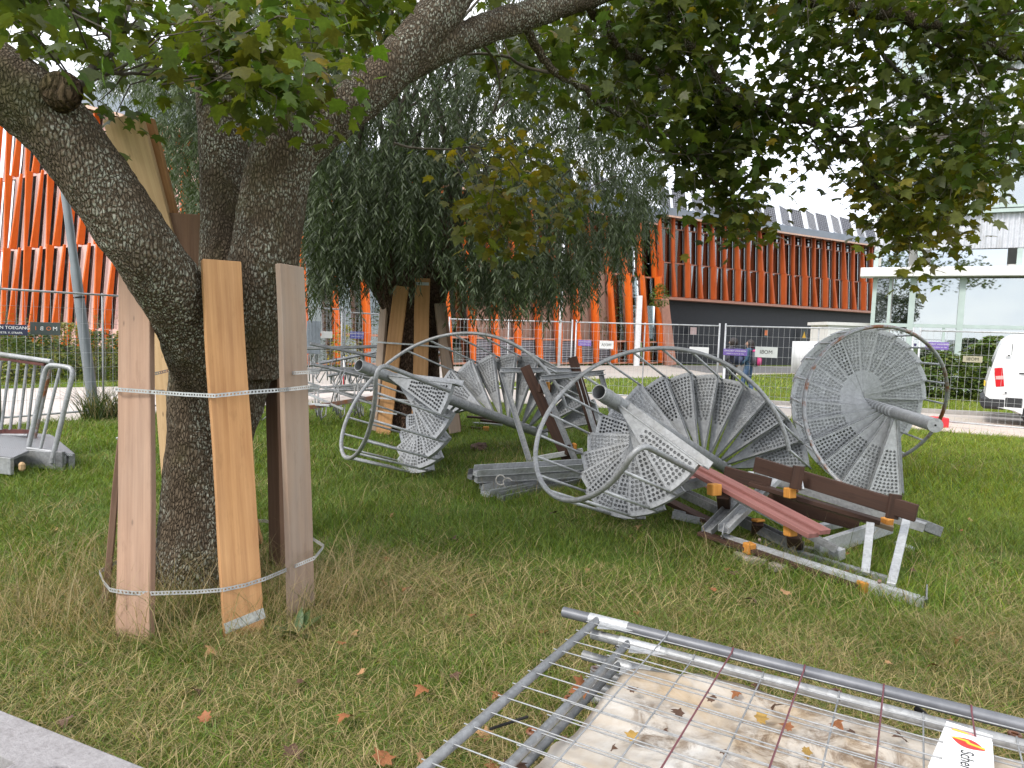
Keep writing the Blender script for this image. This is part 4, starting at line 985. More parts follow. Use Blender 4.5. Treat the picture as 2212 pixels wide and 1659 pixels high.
# ------------------------------------------------------------------ boards round the trees
def plank(foot, head, yaw, w, t, mat, label, group=None, name='wooden_plank', bev=.004):
    """a board from foot to head, its face turned by yaw from straight at the viewer (+ = towards the right)"""
    foot, head = Vector(foot), Vector(head); z = (head - foot).normalized(); L = (head - foot).length
    n = Vector((math.sin(yaw), -math.cos(yaw), 0)); n = (n - z * n.dot(z)).normalized(); x = z.cross(n) * -1; x.normalize()
    mtx = basis(x, n * -1, z, foot)
    b = MB(); nz = 14; vs = []; 
    for i in range(nz + 1):
        zz = L * i / nz; c = (.003 * math.sin(i * .7 + foot.x * 9), .006 * math.sin(i * .33 + foot.y * 5))
        for sx, sy in ((-1, 0), (1, 0), (1, 1), (-1, 1)): vs.append((sx * w / 2 + c[0] + random.uniform(-.001, .001), sy * t + c[1], zz))
    fs = [(3, 2, 1, 0), tuple(nz * 4 + k for k in range(4))]
    for i in range(nz):
        for k in range(4): fs.append((i * 4 + k, i * 4 + (k + 1) % 4, i * 4 + 4 + (k + 1) % 4, i * 4 + 4 + k))
    b.add(vs, fs); o = link(name, b.mesh('board', mat, bevel=bev), None, mtx)
    return tag(o, label, 'plank', group), mtx
BG = 'boards strapped round the maple'
plank(G(288, 1385), D(288, 520, 4.14), rad(-8), .200, .045, M['wood_rosy'], 'rosy weathered board on the left front of the maple trunk', BG)
pc, pcm = plank(G(531, 1376), D(479, 562, 3.95), rad(38), .207, .040, M['wood_orange'], 'orange-brown board at the front of the maple with silver tape near its foot', BG)
plank(G(658, 1322), D(630, 573, 4.14), rad(62), .190, .040, M['wood_grey'], 'greyed board with an orange edge on the right of the maple trunk', BG)
plank(G(604, 1222), D(598, 600, 4.75), rad(132), .190, .040, M['wood_brown'], 'shaded brown board behind the greyed right-hand board at the maple', BG)
plank(G(217, 1303), D(262, 905, 4.35), rad(-62), .185, .035, M['wood_brown'], 'short brown board leaning behind the rosy board at the maple foot', BG)
plank(D(372, 1150, 5.05), D(342, 690, 5.1), rad(-18), .150, .030, M['wood_pale'], 'pale yellow pine board behind the maple, seen between trunk and rosy board', BG)
plank(D(520, 1180, 5.05), D(262, 251, 4.75), rad(-2), .262, .040, M['wood_pale'], 'tall pale pine board sticking up above the left limb of the maple', BG)
plank(D(538, 1180, 5.12), D(298, 262, 4.83), rad(-4), .20, .040, M['wood_orange'], 'second tall board close behind the tall pale pine board above the left limb', BG)
plank(D(412, 1185, 4.95), D(406, 462, 4.86), rad(12), .265, .045, M['wood_brown'], 'dark brown board standing in the fork between the maple limb and stem', BG)
# silver tape on the front board
tape = MB(); tape.box((0, -.003, .085), (.212, .002, .055), Matrix.Rotation(rad(10), 3, 'Y')); tape.box((.004, -.005, .07), (.205, .002, .012), Matrix.Rotation(rad(13), 3, 'Y'))
link('tape', tape.mesh('tape', flat('silver_tape', (0.42, 0.43, 0.41), 0.4, 0.1, 0.3, 40)), pc, local=True)
DARKM = flat('dark_hole', (.012, .011, .010), .9)
def strap(pts, h, label, group=None, pitch=.017, mat=None):
    """perforated steel band with real holes"""
    P = [Vector(p) for p in pts]; out = []; n = len(P)
    for i in range(n - 1):
        m = max(1, int((P[i + 1] - P[i]).length / pitch))
        out += [P[i].lerp(P[i + 1], k / m) for k in range(m)]
    out.append(P[-1]); b = MB()
    for i in range(len(out) - 1):
        p, q = out[i], out[i + 1]; d = q - p; u = Vector((0, 0, 1)) * (h / 2); c = (p + q) / 2; dn = d.normalized(); r = min(h, d.length) * .29
        o = [p - u, c - u, q - u, q, q + u, c + u, p + u, p]
        hh = [c + dn * (r * math.cos(a)) + Vector((0, 0, 1)) * (r * math.sin(a)) for a in [(-3 + k) * math.pi / 4 for k in range(8)]]
        # ring order of o starts lower left, runs counter-clockwise like the hole
        b.add(o + hh, [(k, (k + 1) % 8, 8 + (k + 1) % 8, 8 + k) for k in range(8)])
    me = b.mesh('strap', mat or M['galv_light']); o = link('perforated_strap', me)
    md = o.modifiers.new('t', 'SOLIDIFY'); md.thickness = .0012
    return tag(o, label, 'strap', group)
strap([D(249, 841, 3.885), D(318, 846, 3.865), D(330, 847, 3.86), D(400, 852, 3.82), D(464, 855, 3.755), D(541, 847, 3.84), D(600, 843, 3.93), D(622, 841, 4.02), D(669, 836, 3.90), D(690, 838, 4.2), D(640, 842, 4.9), D(420, 846, 5.3), D(330, 845, 5.0), D(258, 842, 4.3), D(249, 841, 3.885)], .022, 'perforated steel strap round the maple boards at mid height', 'straps round the maple')
strap([D(618, 806, 4.09), D(625, 806, 4.085), D(670, 804, 3.95), D(690, 805, 4.2)], .02, 'short end of perforated strap near the top of the greyed right-hand board')
strap([D(332, 808, 5.02), D(366, 800, 5.0)], .022, 'rusty perforated strap crossing the pale pine board behind the maple', None, .017, M['rust'])
strap([D(214, 1236, 4.0), D(224, 1258, 3.9), D(237, 1274, 3.66), D(252, 1277, 3.61), D(285, 1281, 3.605), D(326, 1282, 3.60), D(420, 1279, 3.62), D(483, 1274, 3.62), D(530, 1264, 3.66), D(574, 1250, 3.73), D(630, 1226, 4.0), D(640, 1222, 3.95), D(680, 1205, 3.88), D(700, 1180, 4.3), D(640, 1140, 5.0), D(570, 1125, 5.2), D(400, 1130, 5.2), D(214, 1236, 4.0)], .022, 'perforated steel strap sagging round the maple boards near the grass', 'straps round the maple')
WG = 'boards strapped round the willow'
def wb(fu, fv, hu, hv, y0, y1, yaw, w, mat, lab): return plank(D(fu, fv, y0), D(hu, hv, y1), rad(yaw), w, .045, mat, lab, WG)
wb(828, 938, 866, 618, 10.75, 10.9, -6, .23, M['wood_orange'], 'orange board on the left front of the willow trunk')
wb(905, 932, 913, 601, 10.70, 10.85, 4, .225, M['wood_orange'], 'tallest orange board at the front of the willow with a pale tag near its top')
wb(806, 930, 828, 650, 10.95, 11.05, -50, .20, M['wood_grey'], 'narrow greyish board on the left edge of the willow trunk')
wb(984, 935, 953, 655, 10.9, 11.0, 40, .20, M['wood_grey'], 'greyish board on the right of the willow trunk')
wb(996, 925, 966, 668, 11.1, 11.1, 95, .20, M['wood_brown'], 'brown board edge behind the greyish right board at the willow')
tagb = MB(); tagb.box(D(912, 613, 10.79), (.20, .006, .045)); tagb.build('tag', flat('pale_tag', (.45, .5, .55), .5), bpy.data.objects['wooden_plank.010'])
for vv, lab in ((738, 'upper'), (862, 'middle'), (890, 'lower')):
    pts = {738: [(800, 738, 10.9), (845, 741, 10.78), (915, 746, 10.76), (975, 752, 10.88)], 862: [(806, 858, 10.8), (850, 862, 10.72), (895, 866, 10.70), (925, 868, 10.76)], 890: [(800, 884, 10.86), (830, 890, 10.70), (858, 894, 10.68)]}[vv]
    b = MB(); P = [D(*p) for p in pts]
    for i in range(len(P) - 1): b.beam(P[i] - Vector((0, .03, 0)), P[i + 1] - Vector((0, .03, 0)), .003, .024)
    tag(b.build('steel_strap', M['galv_light']), '%s steel strap across the boards on the willow trunk' % lab, 'strap')

# ------------------------------------------------------------------ leaning lamp post
r = empty('lamp_post', G(206, 898), 'grey steel lamp post leaning left behind the fence path edge', 'lamp post')
b = MB(); a_, e_ = G(206, 898), D(108, 180, 12.0); b.tube([a_ - Vector((0, 0, .1)), a_.lerp(e_, .45), a_.lerp(e_, .46), e_], [.088, .078, .066, .058], 20); link('post', autosmooth(b.mesh('post', flat('painted_grey_steel', (.17, .19, .20), .45, .3, .12, 3))), r)
b = MB(); q = a_.lerp(e_, .36); b.tube([q, q + (e_ - a_) * .004], .088, 16); b.build('cable_tie', DARKM, r)
b = MB(); b.tube([e_, e_ + Vector((-.1, 0, .35)), e_ + Vector((-.5, .1, .5))], [.05, .04, .05], 12); b.box(e_ + Vector((-.75, .15, .5)), (.55, .22, .10)); b.build('lamp_head', flat('lamp_grey', (.25, .26, .27), .5), r)

# ------------------------------------------------------------------ mesh fences
WIRE = M['galv_light']
def fence(a, b_, H, label, thick=.021, feet=True, mat=None, tone=None, mid=False):
    a, b_ = Vector((*a, 0)), Vector((*b_, 0)); x = (b_ - a); L = x.length; x.normalize(); y = Vector((-x.y, x.x, 0)); mt = basis(x, y, (0, 0, 1), a)
    mat = mat or M['galv_light']
    root = empty('fence_panel', (0, 0, 0), label, 'fence panel', 'temporary mesh fence panels', mt)
    p = MB().tube([(0, 0, .05), (0, 0, H + .06)], thick, 10).mesh('post', mat, True)
    for xx in (0, L): link('post', p, root, Matrix.Translation((xx, 0, 0)), local=True)
    if mid: link('post', p, root, Matrix.Translation((L * mid, 0.02, 0)) @ Matrix.Diagonal((.75, .75, .985, 1)), local=True)
    rl = MB().tube([(0, 0, 0), (L, 0, 0)], thick * .75, 10).mesh('rail', mat, True)
    for z in (.14, H): link('rail', rl, root, Matrix.Translation((0, 0, z)), local=True)
    n = int(L / .118); vw = MB().tube([(0, 0, .14), (0, 0, H)], .0028, 4, False).mesh('vertical_wire', WIRE); hw = MB().tube([(0, 0, 0), (L, 0, 0)], .0030, 4, False).mesh('horizontal_wire', WIRE)
    for i in range(1, n): link('vertical_wire', vw, root, Matrix.Translation((L * i / n, -.004, 0)), local=True)
    for i in range(1, 8): link('horizontal_wire', hw, root, Matrix.Translation((0, 0, .14 + (H - .14) * i / 8)), local=True)
    return root, mt, L
conc = flat('concrete_foot', (.36, .35, .34), .9, 0, .2, 12)
def foot(x, y, ang, lab):
    b = MB(); b.box((0, 0, .07), (.62, .22, .14)); me = b.mesh('fence_foot', conc, bevel=.02)
    tag(link('fence_foot', me, None, Matrix.Translation((x, y, 0)) @ Matrix.Rotation(ang, 4, 'Z')), lab, 'fence foot', 'concrete feet under the mesh fence')
e = Vector((.504, .864, 0)); o0 = Vector((-7.5, 10.4, 0)); at = lambda t_: tuple((o0 + e * t_)[:2])
PAN = [(at(-3.6), at(-.1), 2.03, 'mesh fence panel farthest left, in front of the pale path', 0), (at(-.04), at(3.45), 2.03, 'mesh fence panel behind the leaning lamp post', .44), (at(3.51), at(7.0), 2.03, 'mesh fence panel seen between the maple and the willow', 0),
       ((-3.92, 16.5), (-1.9, 20.0), 1.97, 'mesh fence panel running back behind the willow boards', 0), ((-1.83, 20.2), (1.52, 18.55), 1.95, 'mesh fence panel right of the willow trunk, before orange fins', .5), ((1.62, 18.5), (4.88, 16.9), 1.95, 'mesh fence panel in front of the dark ground-floor wall', .5),
       ((5.0, 16.82), (8.20, 14.62), 1.95, 'mesh fence panel with two people behind it', .53), ((8.30, 14.55), (11.1, 12.55), 1.95, 'mesh fence panel farthest right, in front of the white van', 0)]
for i, (a, b_, H, lab, md) in enumerate(PAN):
    fence(a, b_, H, lab, .022 if i < 3 else .021, mat=M['galv'] if i < 4 else None, mid=md)
for k, (x, y) in enumerate(((-1.86, 20.1), (1.57, 18.52), (4.94, 16.86))): foot(x, y, -.5, 'grey concrete block under the joint of the mesh fence panels')
# red and white taped joints
redw = NT('red_white_paint'); v = redw.coord('Object', (1, 1, 1)); sx = redw.n.new('ShaderNodeSeparateXYZ'); redw.l.new(v, sx.inputs[0])
redw.done(redw.ramp(sx.outputs[2], [(0.0, (.62, .02, .04)), (0.50, (.62, .02, .04)), (.52, (.75, .75, .75)), (.58, (.75, .75, .75))]), .5)
for (x, y, lab) in ((1.57, 18.5, 'red painted sleeve on the fence joint right of the willow'), (4.97, 16.78, 'red and white sleeve on the fence joint beside the people'), (-3.93, 16.46, 'dark red sleeve on the fence joint left of the willow')):
    b = MB(); b.tube([(0, 0, .15), (0, 0, .95)], .027, 10); tag(link('post_sleeve', b.mesh('sleeve', redw.m, True), None, Matrix.Translation((x + .03, y - .03, 0))), lab, 'sleeve')
b = MB(); b.box((9.55 - .98, 14.1 + .12, .11), (.34, .30, .22)); o = b.build('red_block', flat('red_paint_block', (.60, .03, .04), .6), bevel=.015); tag(o, 'red fence foot on the path edge under the end-on staircase', 'fence foot')
# signs
NAVYS = flat('navy_sign', (.012, .016, .05), .5); WHT = flat('white_print', (.78, .78, .78), .5, 0, .03); PURP = flat('faded_violet_print', (.20, .13, .42), .5, 0, .05); SLATE = flat('dark_sign', (.05, .065, .06), .5); BUFF = flat('buff_sign', (.42, .38, .28), .6); BLKS = flat('black_print', (.02, .02, .02), .5); ORA = flat('orange_print', (.75, .2, .06), .5); BLUP = flat('blue_print', (.07, .08, .28), .5)
def sign(u, v, y, w, h, back, lines, label, ang=0.0, mirror=False, name='fence_sign'):
    c = D(u, v, y); x = Vector((math.cos(ang), math.sin(ang), 0)); n = Vector((math.sin(ang), -math.cos(ang), 0))
    r = empty(name, (0, 0, 0), label, 'sign', None, basis(x, n * -1, (0, 0, 1), c))
    link('plate', MB().box((0, 0, 0), (w, .006, h)).mesh('plate', back, bevel=.002), r, local=True)
    for body, dx, dz, size, mat in lines:
        me = text_mesh(body, size, mat); m = Matrix.Translation((dx, -.0045, dz)) @ Matrix.Rotation(rad(90), 4, 'X')
        if mirror: m = Matrix.Diagonal((-1, 1, 1, 1)) @ m
        link('lettering', me, r, m, local=True)
    return r
aL, aR = math.atan2(.864, .504), math.atan2(-2.2, 3.2)
VT = 'VERBODEN TOEGANG'; WV = 'ART. 461 WETB. V. STRAFR.'
sign(8, 712, 10.20, .60, .155, NAVYS, [(VT, 0, .030, .064, WHT), (WV, 0, -.043, .040, WHT)], 'navy no-entry sign with white lettering on the far left fence', aL - .75)
sign(98, 710, 10.75, .40, .19, SLATE, [('M', -.13, 0, .085, WHT), ('O', -.045, 0, .085, ORA), ('B', .045, 0, .085, WHT), ('I', .125, 0, .085, ORA)], 'dark sign with mirrored light letters on the left fence', aL - .75, True)
sign(771, 724, 17.1, .33, .17, BLUP, [(VT, 0, .035, .032, WHT), (WV, 0, -.035, .022, WHT)], 'small blue no-entry sign on fence left of the willow boards', .3, True)
wsg = sign(700, 723, 15.9, .36, .15, WHT, [], 'small white sign with orange disc on the fence left of the willow', .3)
link('disc', MB().tube([(-.10, -.004, 0), (-.10, -.0055, 0)], .045, 16).mesh('disc', ORA), wsg, local=True)
b = MB(); c = D(677, 729, 15.6)
for k in range(-4, 5): b.box(c + Vector((k * .032, 0, 0)), (.026, .02, .70))
b.box(c + Vector((0, .015, 0)), (.30, .01, .72)); tag(b.build('ribbed_panel', flat('blue_grey_sheet', (.24, .27, .31), .5, .2)), 'grey ribbed sheet hung on the fence beside the greyed board', 'panel')
sign(1263, 741, 18.45, .36, .15, PURP, [(VT, 0, .03, .034, WHT), (WV, 0, -.03, .022, WHT)], 'violet no-entry sign on the fence before the orange fins', -.45, True)
sign(1310, 745, 18.2, .38, .20, WHT, [('FREYJA', 0, 0, .085, BLKS)], 'white sign with mirrored dark letters before the orange fins', -.45, True)
sign(1588, 761, 16.55, .56, .15, PURP, [(VT, 0, .03, .05, WHT), (WV, 0, -.035, .034, WHT)], 'violet no-entry sign on the fence before the two people', aR, True)
sign(1655, 761, 16.25, .50, .24, flat('pale_grey_sign', (.62, .64, .62), .5), [('MOBI', 0, 0, .12, BLKS)], 'pale sign with mirrored black letters right of the two people', aR, True)
sign(1510, 757, 17.05, .46, .16, WHT, [], 'white blank sign behind the middle staircase rail', -.45)
sign(2024, 747, 14.20, .40, .15, PURP, [(VT, 0, .03, .042, WHT), (WV, 0, -.03, .028, WHT)], 'violet no-entry sign on the fence before the bush', aR, True)
sign(2101, 776, 13.75, .32, .12, BUFF, [('MOBI', 0, 0, .085, BLKS)], 'buff sign with mirrored letters before the bush', aR, True)
sign(1498, 715, 43.0, .50, .45, flat('pink_notice', (.6, .45, .43), .6), [], 'small pinkish notice on the blue-black wall', .5, name='wall_notice')
wsn = sign(1655, 719, 46.4, .40, .55, SLATE, [], 'small dark warning notice on the blue-black wall', .5, name='wall_notice'); link('pictogram', MB().box((0, -.005, 0), (.26, .003, .34)).mesh('pictogram', ORA), wsn, local=True)
wsn = sign(1737, 724, 48.0, .40, .75, SLATE, [], 'yellow warning triangle notice on the blue-black wall', .5, name='wall_notice'); link('pictogram', MB().prism([(-.18, -.2), (.18, -.2), (0, .25)], .004, Matrix(((1, 0, 0, 0), (0, 0, -1, -.004), (0, 1, 0, 0), (0, 0, 0, 1)))).mesh('pictogram', flat('warning_yellow', (.8, .45, .02), .5)), wsn, local=True)
# white sheet on the fence right of the people
b = MB(); q0, q1 = D(1712, 737, 16.15), D(1856, 738, 15.4); 
for i in range(12):
    p = q0.lerp(q1, i / 12); p2 = q0.lerp(q1, (i + 1) / 12); dz = Vector((0, 0, -.72)); o1 = Vector((.02 * math.sin(i * 1.9), .03 * math.sin(i * 1.9), 0)); o2 = Vector((.02 * math.sin((i + 1) * 1.9), .03 * math.sin((i + 1) * 1.9), 0))
    k_ = Vector((.55, .8, 0)) * .01
    b.add([p + o1, p2 + o2, p2 + dz + o2, p + dz + o1, p + o1 + k_, p2 + o2 + k_, p2 + dz + o2 + k_, p + dz + o1 + k_], [(0, 3, 2, 1), (4, 5, 6, 7), (0, 1, 5, 4), (2, 3, 7, 6)])
tag(b.build('white_sheet', flat('white_sheet', (.76, .76, .77), .7, 0, .03), smooth=True), 'white sheet hung on the back of the fence beside the end-on staircase', 'sheet')
# white poles by the building
b = MB(); c = G(1207, 792); c.z = 0; b.tube([c, c + Vector((0, 0, 6.5))], .075, 12); tag(b.build('white_pole', flat('white_paint', (.72, .73, .74), .5), smooth=True), 'slim white pole in front of the orange fins', 'pole')
b = MB(); c = D(1375, 780, 38.6); c.z = 0; b.box(c + Vector((0, 0, 1.9)), (.28, .28, 3.8)); tag(b.build('white_column', bpy.data.materials['white_paint']), 'pale square column beside the salmon corner pillar', 'column')
b = MB(); c = D(1832, 715, 28.2); b.box(Vector((c.x - .2, c.y, 1.15)), (1.9, 1.6, 2.3)); b.box(Vector((c.x - .2, c.y, 2.36)), (2.1, 1.8, .12)); tag(b.build('white_cabin', flat('offwhite_panel', (.66, .65, .63), .6, 0, .04)), 'low white cabin at the corner of the metal building', 'cabin')

# ------------------------------------------------------------------ metal landings on the left
TREADP = NT('tread_plate'); v = TREADP.coord('Object', (1, 1, 1)); wv = TREADP.n.new('ShaderNodeTexWave'); wv.bands_direction = 'DIAGONAL'; wv.inputs['Scale'].default_value = 30; TREADP.l.new(v, wv.inputs['Vector'])
TREADP.done(TREADP.ramp(wv.outputs['Fac'], [(0.2, (.16, .165, .175)), (.8, (.38, .39, .40))]), .45, .4, TREADP.bump(wv.outputs['Fac'], .006, 1))
REDP = flat('dark_red_oxide', (.085, .022, .016), .7, 0, .3, 12)
r = empty('metal_landing', G(80, 1015), 'galvanised landing platform with a leaning rail, left edge of the lawn', 'landing')
fl, fr_, br_, bl_ = D(-190, 985, 7.75), D(157, 986, 7.42), D(108, 938, 8.35), D(-200, 928, 8.9)
for p in (fl, fr_, br_, bl_): p.z = max(p.z, .22)
b = MB(); dz = Vector((0, 0, -.03)); b.add([fl, fr_, br_, bl_, fl + dz, fr_ + dz, br_ + dz, bl_ + dz], [(0, 1, 2, 3), (4, 7, 6, 5), (0, 4, 5, 1), (1, 5, 6, 2), (2, 6, 7, 3), (3, 7, 4, 0)]); b.build('deck', TREADP.m, r)
b = MB(); dn = Vector((0, 0, -.095)); off = Vector((0, -.02, .01)); b.beam(fl + dn + off, fr_.lerp(fl, .09) + dn + off, .035, .19); b.build('edge_beam', M['galv'], r, bevel=.004)
b = MB(); b.beam(fr_.lerp(fl, .085) + dn + off, fr_.lerp(fl, .045) + dn + off, .05, .20); b.build('edge_plate', M['galv_dark'], r, bevel=.004)
b = MB(); b.beam(fr_ + Vector((-.04, .05, -.10)), br_ + Vector((0, 0, -.10)), .06, .17); b.build('side_beam', M['galv_dark'], r, bevel=.004)
b = MB(); b.box(fr_.lerp(br_, .1) + Vector((-.03, -.06, -.08)), (.07, .07, .10)); b.build('block', M['galv_dark'], r, bevel=.012)
def tubeobj(name, pts, rr, mat, parent, n=10):
    P = [Vector(p) for p in pts]; out = [P[0]]
    for i in range(1, len(P) - 1):
        a, c = (P[i - 1] - P[i]), (P[i + 1] - P[i]); k = min(.10, a.length * .45, c.length * .45); a.normalize(); c.normalize()
        for t_ in (0, .25, .5, .75, 1.0): out.append((P[i] + a * k).lerp(P[i], t_).lerp(P[i].lerp(P[i] + c * k, t_), t_))
    out.append(P[-1]); b = MB(); b.tube(out, rr, n); return link(name, autosmooth(b.mesh(name, mat)), parent)
# (points read off the enlarged photograph of the left edge: 0.3227 grid units per pixel there)
zl = lambda x, y, yy: D(x * .3227, (1380 + y / 1.7) * .54861, yy)
tubeobj('rail_loop', [zl(172, 735, 7.50), zl(312, 92, 7.62), zl(497, 118, 7.52), zl(345, 752, 7.42)], .026, M['galv'], r)
tubeobj('rail_bar', [zl(185, 655, 7.50), zl(355, 678, 7.44)], .018, M['galv'], r); tubeobj('rail_bar', [zl(272, 655, 7.47), zl(402, 118, 7.56)], .017, M['galv'], r)
tubeobj('rail_post', [zl(222, 615, 8.1), zl(335, 110, 8.15)], .026, M['galv_rust'], r)
tubeobj('top_rail', [zl(-150, 0, 8.55), zl(0, 25, 8.4), zl(345, 75, 8.1)], .028, M['galv'], r)
b = MB(); b.beam(zl(-150, 35, 8.55), zl(300, 95, 8.12), .03, .03); b.build('rail_strip', REDP, r)
b = MB(); b.beam(zl(-150, 535, 8.5), zl(235, 548, 8.1), .04, .055); b.build('rail_strip', REDP, r)
tubeobj('rail_bar', [zl(-150, 562, 8.5), zl(190, 568, 8.12)], .02, M['galv'], r)
for xb, xt in ((-120, -60), (-50, 8), (8, 66), (68, 125), (128, 183), (185, 238), (238, 292)): tubeobj('rail_bar', [zl(xb, 530, 8.25), zl(xt, 70, 8.3)], .0165, M['galv'], r, 8)
r2 = empty('metal_step', G(20, 1052), 'second small galvanised step end lying below the landing at the left edge', 'step')
a_, c_ = D(-120, 1000, 7.2), D(27, 1030, 6.95); a_.z = c_.z = .16
b = MB(); b.beam(a_, c_, .04, .17); b.build('edge_beam', M['galv'], r2, bevel=.004)
b = MB(); b.add([a_ + Vector((0, 0, .085)), c_ + Vector((0, 0, .085)), c_ + Vector((-.12, .42, .085)), a_ + Vector((-.2, .5, .085)), a_ + Vector((0, 0, .06)), c_ + Vector((0, 0, .06)), c_ + Vector((-.12, .42, .06)), a_ + Vector((-.2, .5, .06))], [(0, 1, 2, 3), (4, 7, 6, 5), (0, 4, 5, 1), (1, 5, 6, 2), (2, 6, 7, 3)]); b.build('deck', TREADP.m, r2)
b = MB(); b.box(c_ + Vector((.06, .05, -.01)), (.06, .06, .09)); b.build('block', M['wood_pale'], r2, bevel=.02)

# ------------------------------------------------------------------ heap of bicycle rack frames
def rack(origin, ang, tilt, roll, label, n=7, L=2.3, rail='galv'):
    root = empty('bicycle_rack', (0, 0, 0), label, 'bicycle rack', 'bicycle racks heaped on the lawn', Matrix.Translation(origin) @ Matrix.Rotation(ang, 4, 'Z') @ Matrix.Rotation(tilt, 4, 'Y') @ Matrix.Rotation(roll, 4, 'X'))
    for nm, me in RK.items():
        if nm == 'rail':
            link('rail', me, root, local=True); link('rail', me, root, Matrix.Translation((0, .45, -.02)), local=True)
    for i in range(n):
        link('hoop', RK['hoop'], root, Matrix.Translation((.2 + i * .31, 0, 0)) @ Matrix.Rotation(random.uniform(-.08, .08), 4, 'Z'), local=True)
RK = {'rail': MB().beam((0, 0, 0), (2.3, 0, 0), .055, .03).mesh('rail', M['galv'], bevel=.003)}
hp = [(0, -.04, -.02), (0, -.04, -.32), (.0, .08, -.42), (.0, .42, -.44), (.0, .50, -.34), (0.06, .50, -.34), (.06, .43, -.50), (.06, .05, -.48), (.06, -.10, -.34), (.06, -.10, -.02)]
hb = MB(); hb.tube([Vector(hp[0]).lerp(Vector(hp[0]), 0)] + [Vector(p) for p in hp[1:]], .010, 7); RK['hoop'] = hb.mesh('hoop', M['galv'], True)
rack((-4.3, 11.3, .55), .12, -.04, .1, 'bicycle rack on the left of the heap, seen behind the boards')
rack((-3.6, 11.0, .62), .20, -.10, -.15, 'bicycle rack in front of the heap with a wide brown rail')
rack((-3.2, 12.3, .78), .55, -.20, .5, 'bicycle rack tilted up across the back of the heap')
rack((-3.0, 11.6, .95), .10, .22, -.9, 'bicycle rack lying crosswise on top of the heap')
rack((-4.0, 12.1, .85), .30, -.05, 1.0, 'bicycle rack lying upside down at the back of the heap')
rack((-3.4, 11.9, 1.0), .5, .18, .9, 'bicycle rack with its rail rising to the right on the heap')
bar = lambda name, a, c, w, h, mat, label, cat, group=None: tag(MB().beam(a, c, w, h).build(name, mat, bevel=.003), label, cat, group)
bar('steel_bar', G(253, 948, .03), G(300, 927, .12), .05, .03, M['galv_light'], 'pale steel bar sticking out of the grass left of the rosy board', 'steel bar')
bar('steel_bar', D(664, 826, 10.6), D(805, 872, 10.7), .045, .03, M['galv'], 'steel bar slanting down across the bicycle rack heap', 'steel bar')
bar('steel_bar', D(664, 850, 10.5), D(742, 884, 10.5), .06, .03, M['galv_light'], 'pale steel bar lying on the front of the bicycle rack heap', 'steel bar')
bar('steel_bar', D(668, 880, 10.4), D(812, 858, 10.7), .05, .06, M['rust'], 'brown rusty bar along the front of the bicycle rack heap', 'steel bar')
bar('steel_bar', D(664, 872, 10.45), D(712, 876, 10.4), .06, .03, M['galv_light'], 'short pale bar on the bicycle rack heap beside the greyed board', 'steel bar')

# ------------------------------------------------------------------ wooden scraps behind the far staircase
for k, (ua, va, ub, vb, z, mt, lb) in enumerate(((1010, 900, 1075, 905, .10, 'wood_dark', 'dark slat on the small wood stack behind the far staircase'), (1022, 914, 1085, 918, .05, 'galv', 'steel strip in the small stack behind the far staircase'), (985, 920, 1040, 926, .02, 'wood_dark', 'dark slat on the grass left of the small wood stack'), (1040, 908, 1100, 915, .14, 'wood_dark', 'topmost dark slat of the small stack behind the far staircase'))):
    bar('loose_slat', G(ua, va, z), G(ub, vb, z), .09, .035, M[mt], lb, 'slat')
b = MB(); c = G(1050, 926, .04); b.box(c, (.10, .08, .07)); tag(b.build('wood_block', M['wood_cut'], bevel=.008), 'orange cut block in the small stack behind the far staircase', 'block')
# ------------------------------------------------------------------ dismantled benches
z6 = lambda x, y, z: G((2680 + x / 1.221) * .54861, (1780 + y / 1.221) * .54861, z)
def beam(name, a, c, w, h, mat, parent, up=(0, 0, 1), bevel=.003, ext=(0, 0)):
    a, c = Vector(a), Vector(c); d = (c - a); a = a - d * ext[0]; c = c + d * ext[1]; d.normalize(); u_ = Vector(up); sx = d.cross(u_).normalized(); uu = sx.cross(d)
    L = (c - a).length; me = MB().box((0, 0, L / 2), (w, h, L)).mesh(name, mat, bevel=bevel)
    return link(name, me, parent, (wmat(parent).inverted() if parent else Matrix()) @ basis(sx, uu, d, a), local=True)
def chan(name, a, c, w, h, mat, parent, up=(0, 0, 1), flip=1, ext=(0, 0)):
    a, c = Vector(a), Vector(c); d = c - a; a = a - d * ext[0]; c = c + d * ext[1]
    b = MB(); b.channel(a, c, w, h, .006, up, flip); return b.build(name, mat, parent)
def block(c, parent, s=(.075, .07, .08), mat=None, ang=.4, name='block'):
    me = MB().box((0, 0, 0), s).mesh(name, mat or M['wood_cut'], bevel=.006)
    return link(name, me, parent, (wmat(parent).inverted() if parent else Matrix()) @ Matrix.Translation(c) @ Matrix.Rotation(ang, 4, 'Z') @ Matrix.Rotation(random.uniform(-.12, .12), 4, 'X'), local=True)
A = empty('bench_frame', z6(700, 560, 0), 'galvanised bench frame lying tipped over at the front of the heap, one dark slat left', 'bench frame')
chan('frame_beam', z6(205, 398, .13), z6(1180, 708, .05), .075, .065, M['galv_light'], A, flip=-1)
chan('frame_beam', z6(205, 385, .17), z6(470, 125, .46), .09, .05, M['galv_light'], A, up=(.3, .2, 1))
chan('frame_beam', z6(125, 395, .12), z6(275, 240, .30), .085, .05, M['galv'], A, up=(.3, .2, 1))
beam('frame_bar', z6(1012, 640, .07), z6(1085, 330, .31), .055, .035, M['galv_light'], A)
beam('frame_bar', z6(887, 585, .06), z6(912, 345, .30), .055, .035, M['galv_light'], A)
beam('frame_bar', z6(500, 470, .05), z6(1010, 620, .04), .05, .05, M['galv'], A)
chan('frame_beam', z6(365, 95, .46), z6(1180, 345, .26), .075, .06, M['galv'], A, flip=-1)
beam('slat', z6(92, 388, .12), z6(862, 642, .03), .085, .03, M['wood_dark'], A)
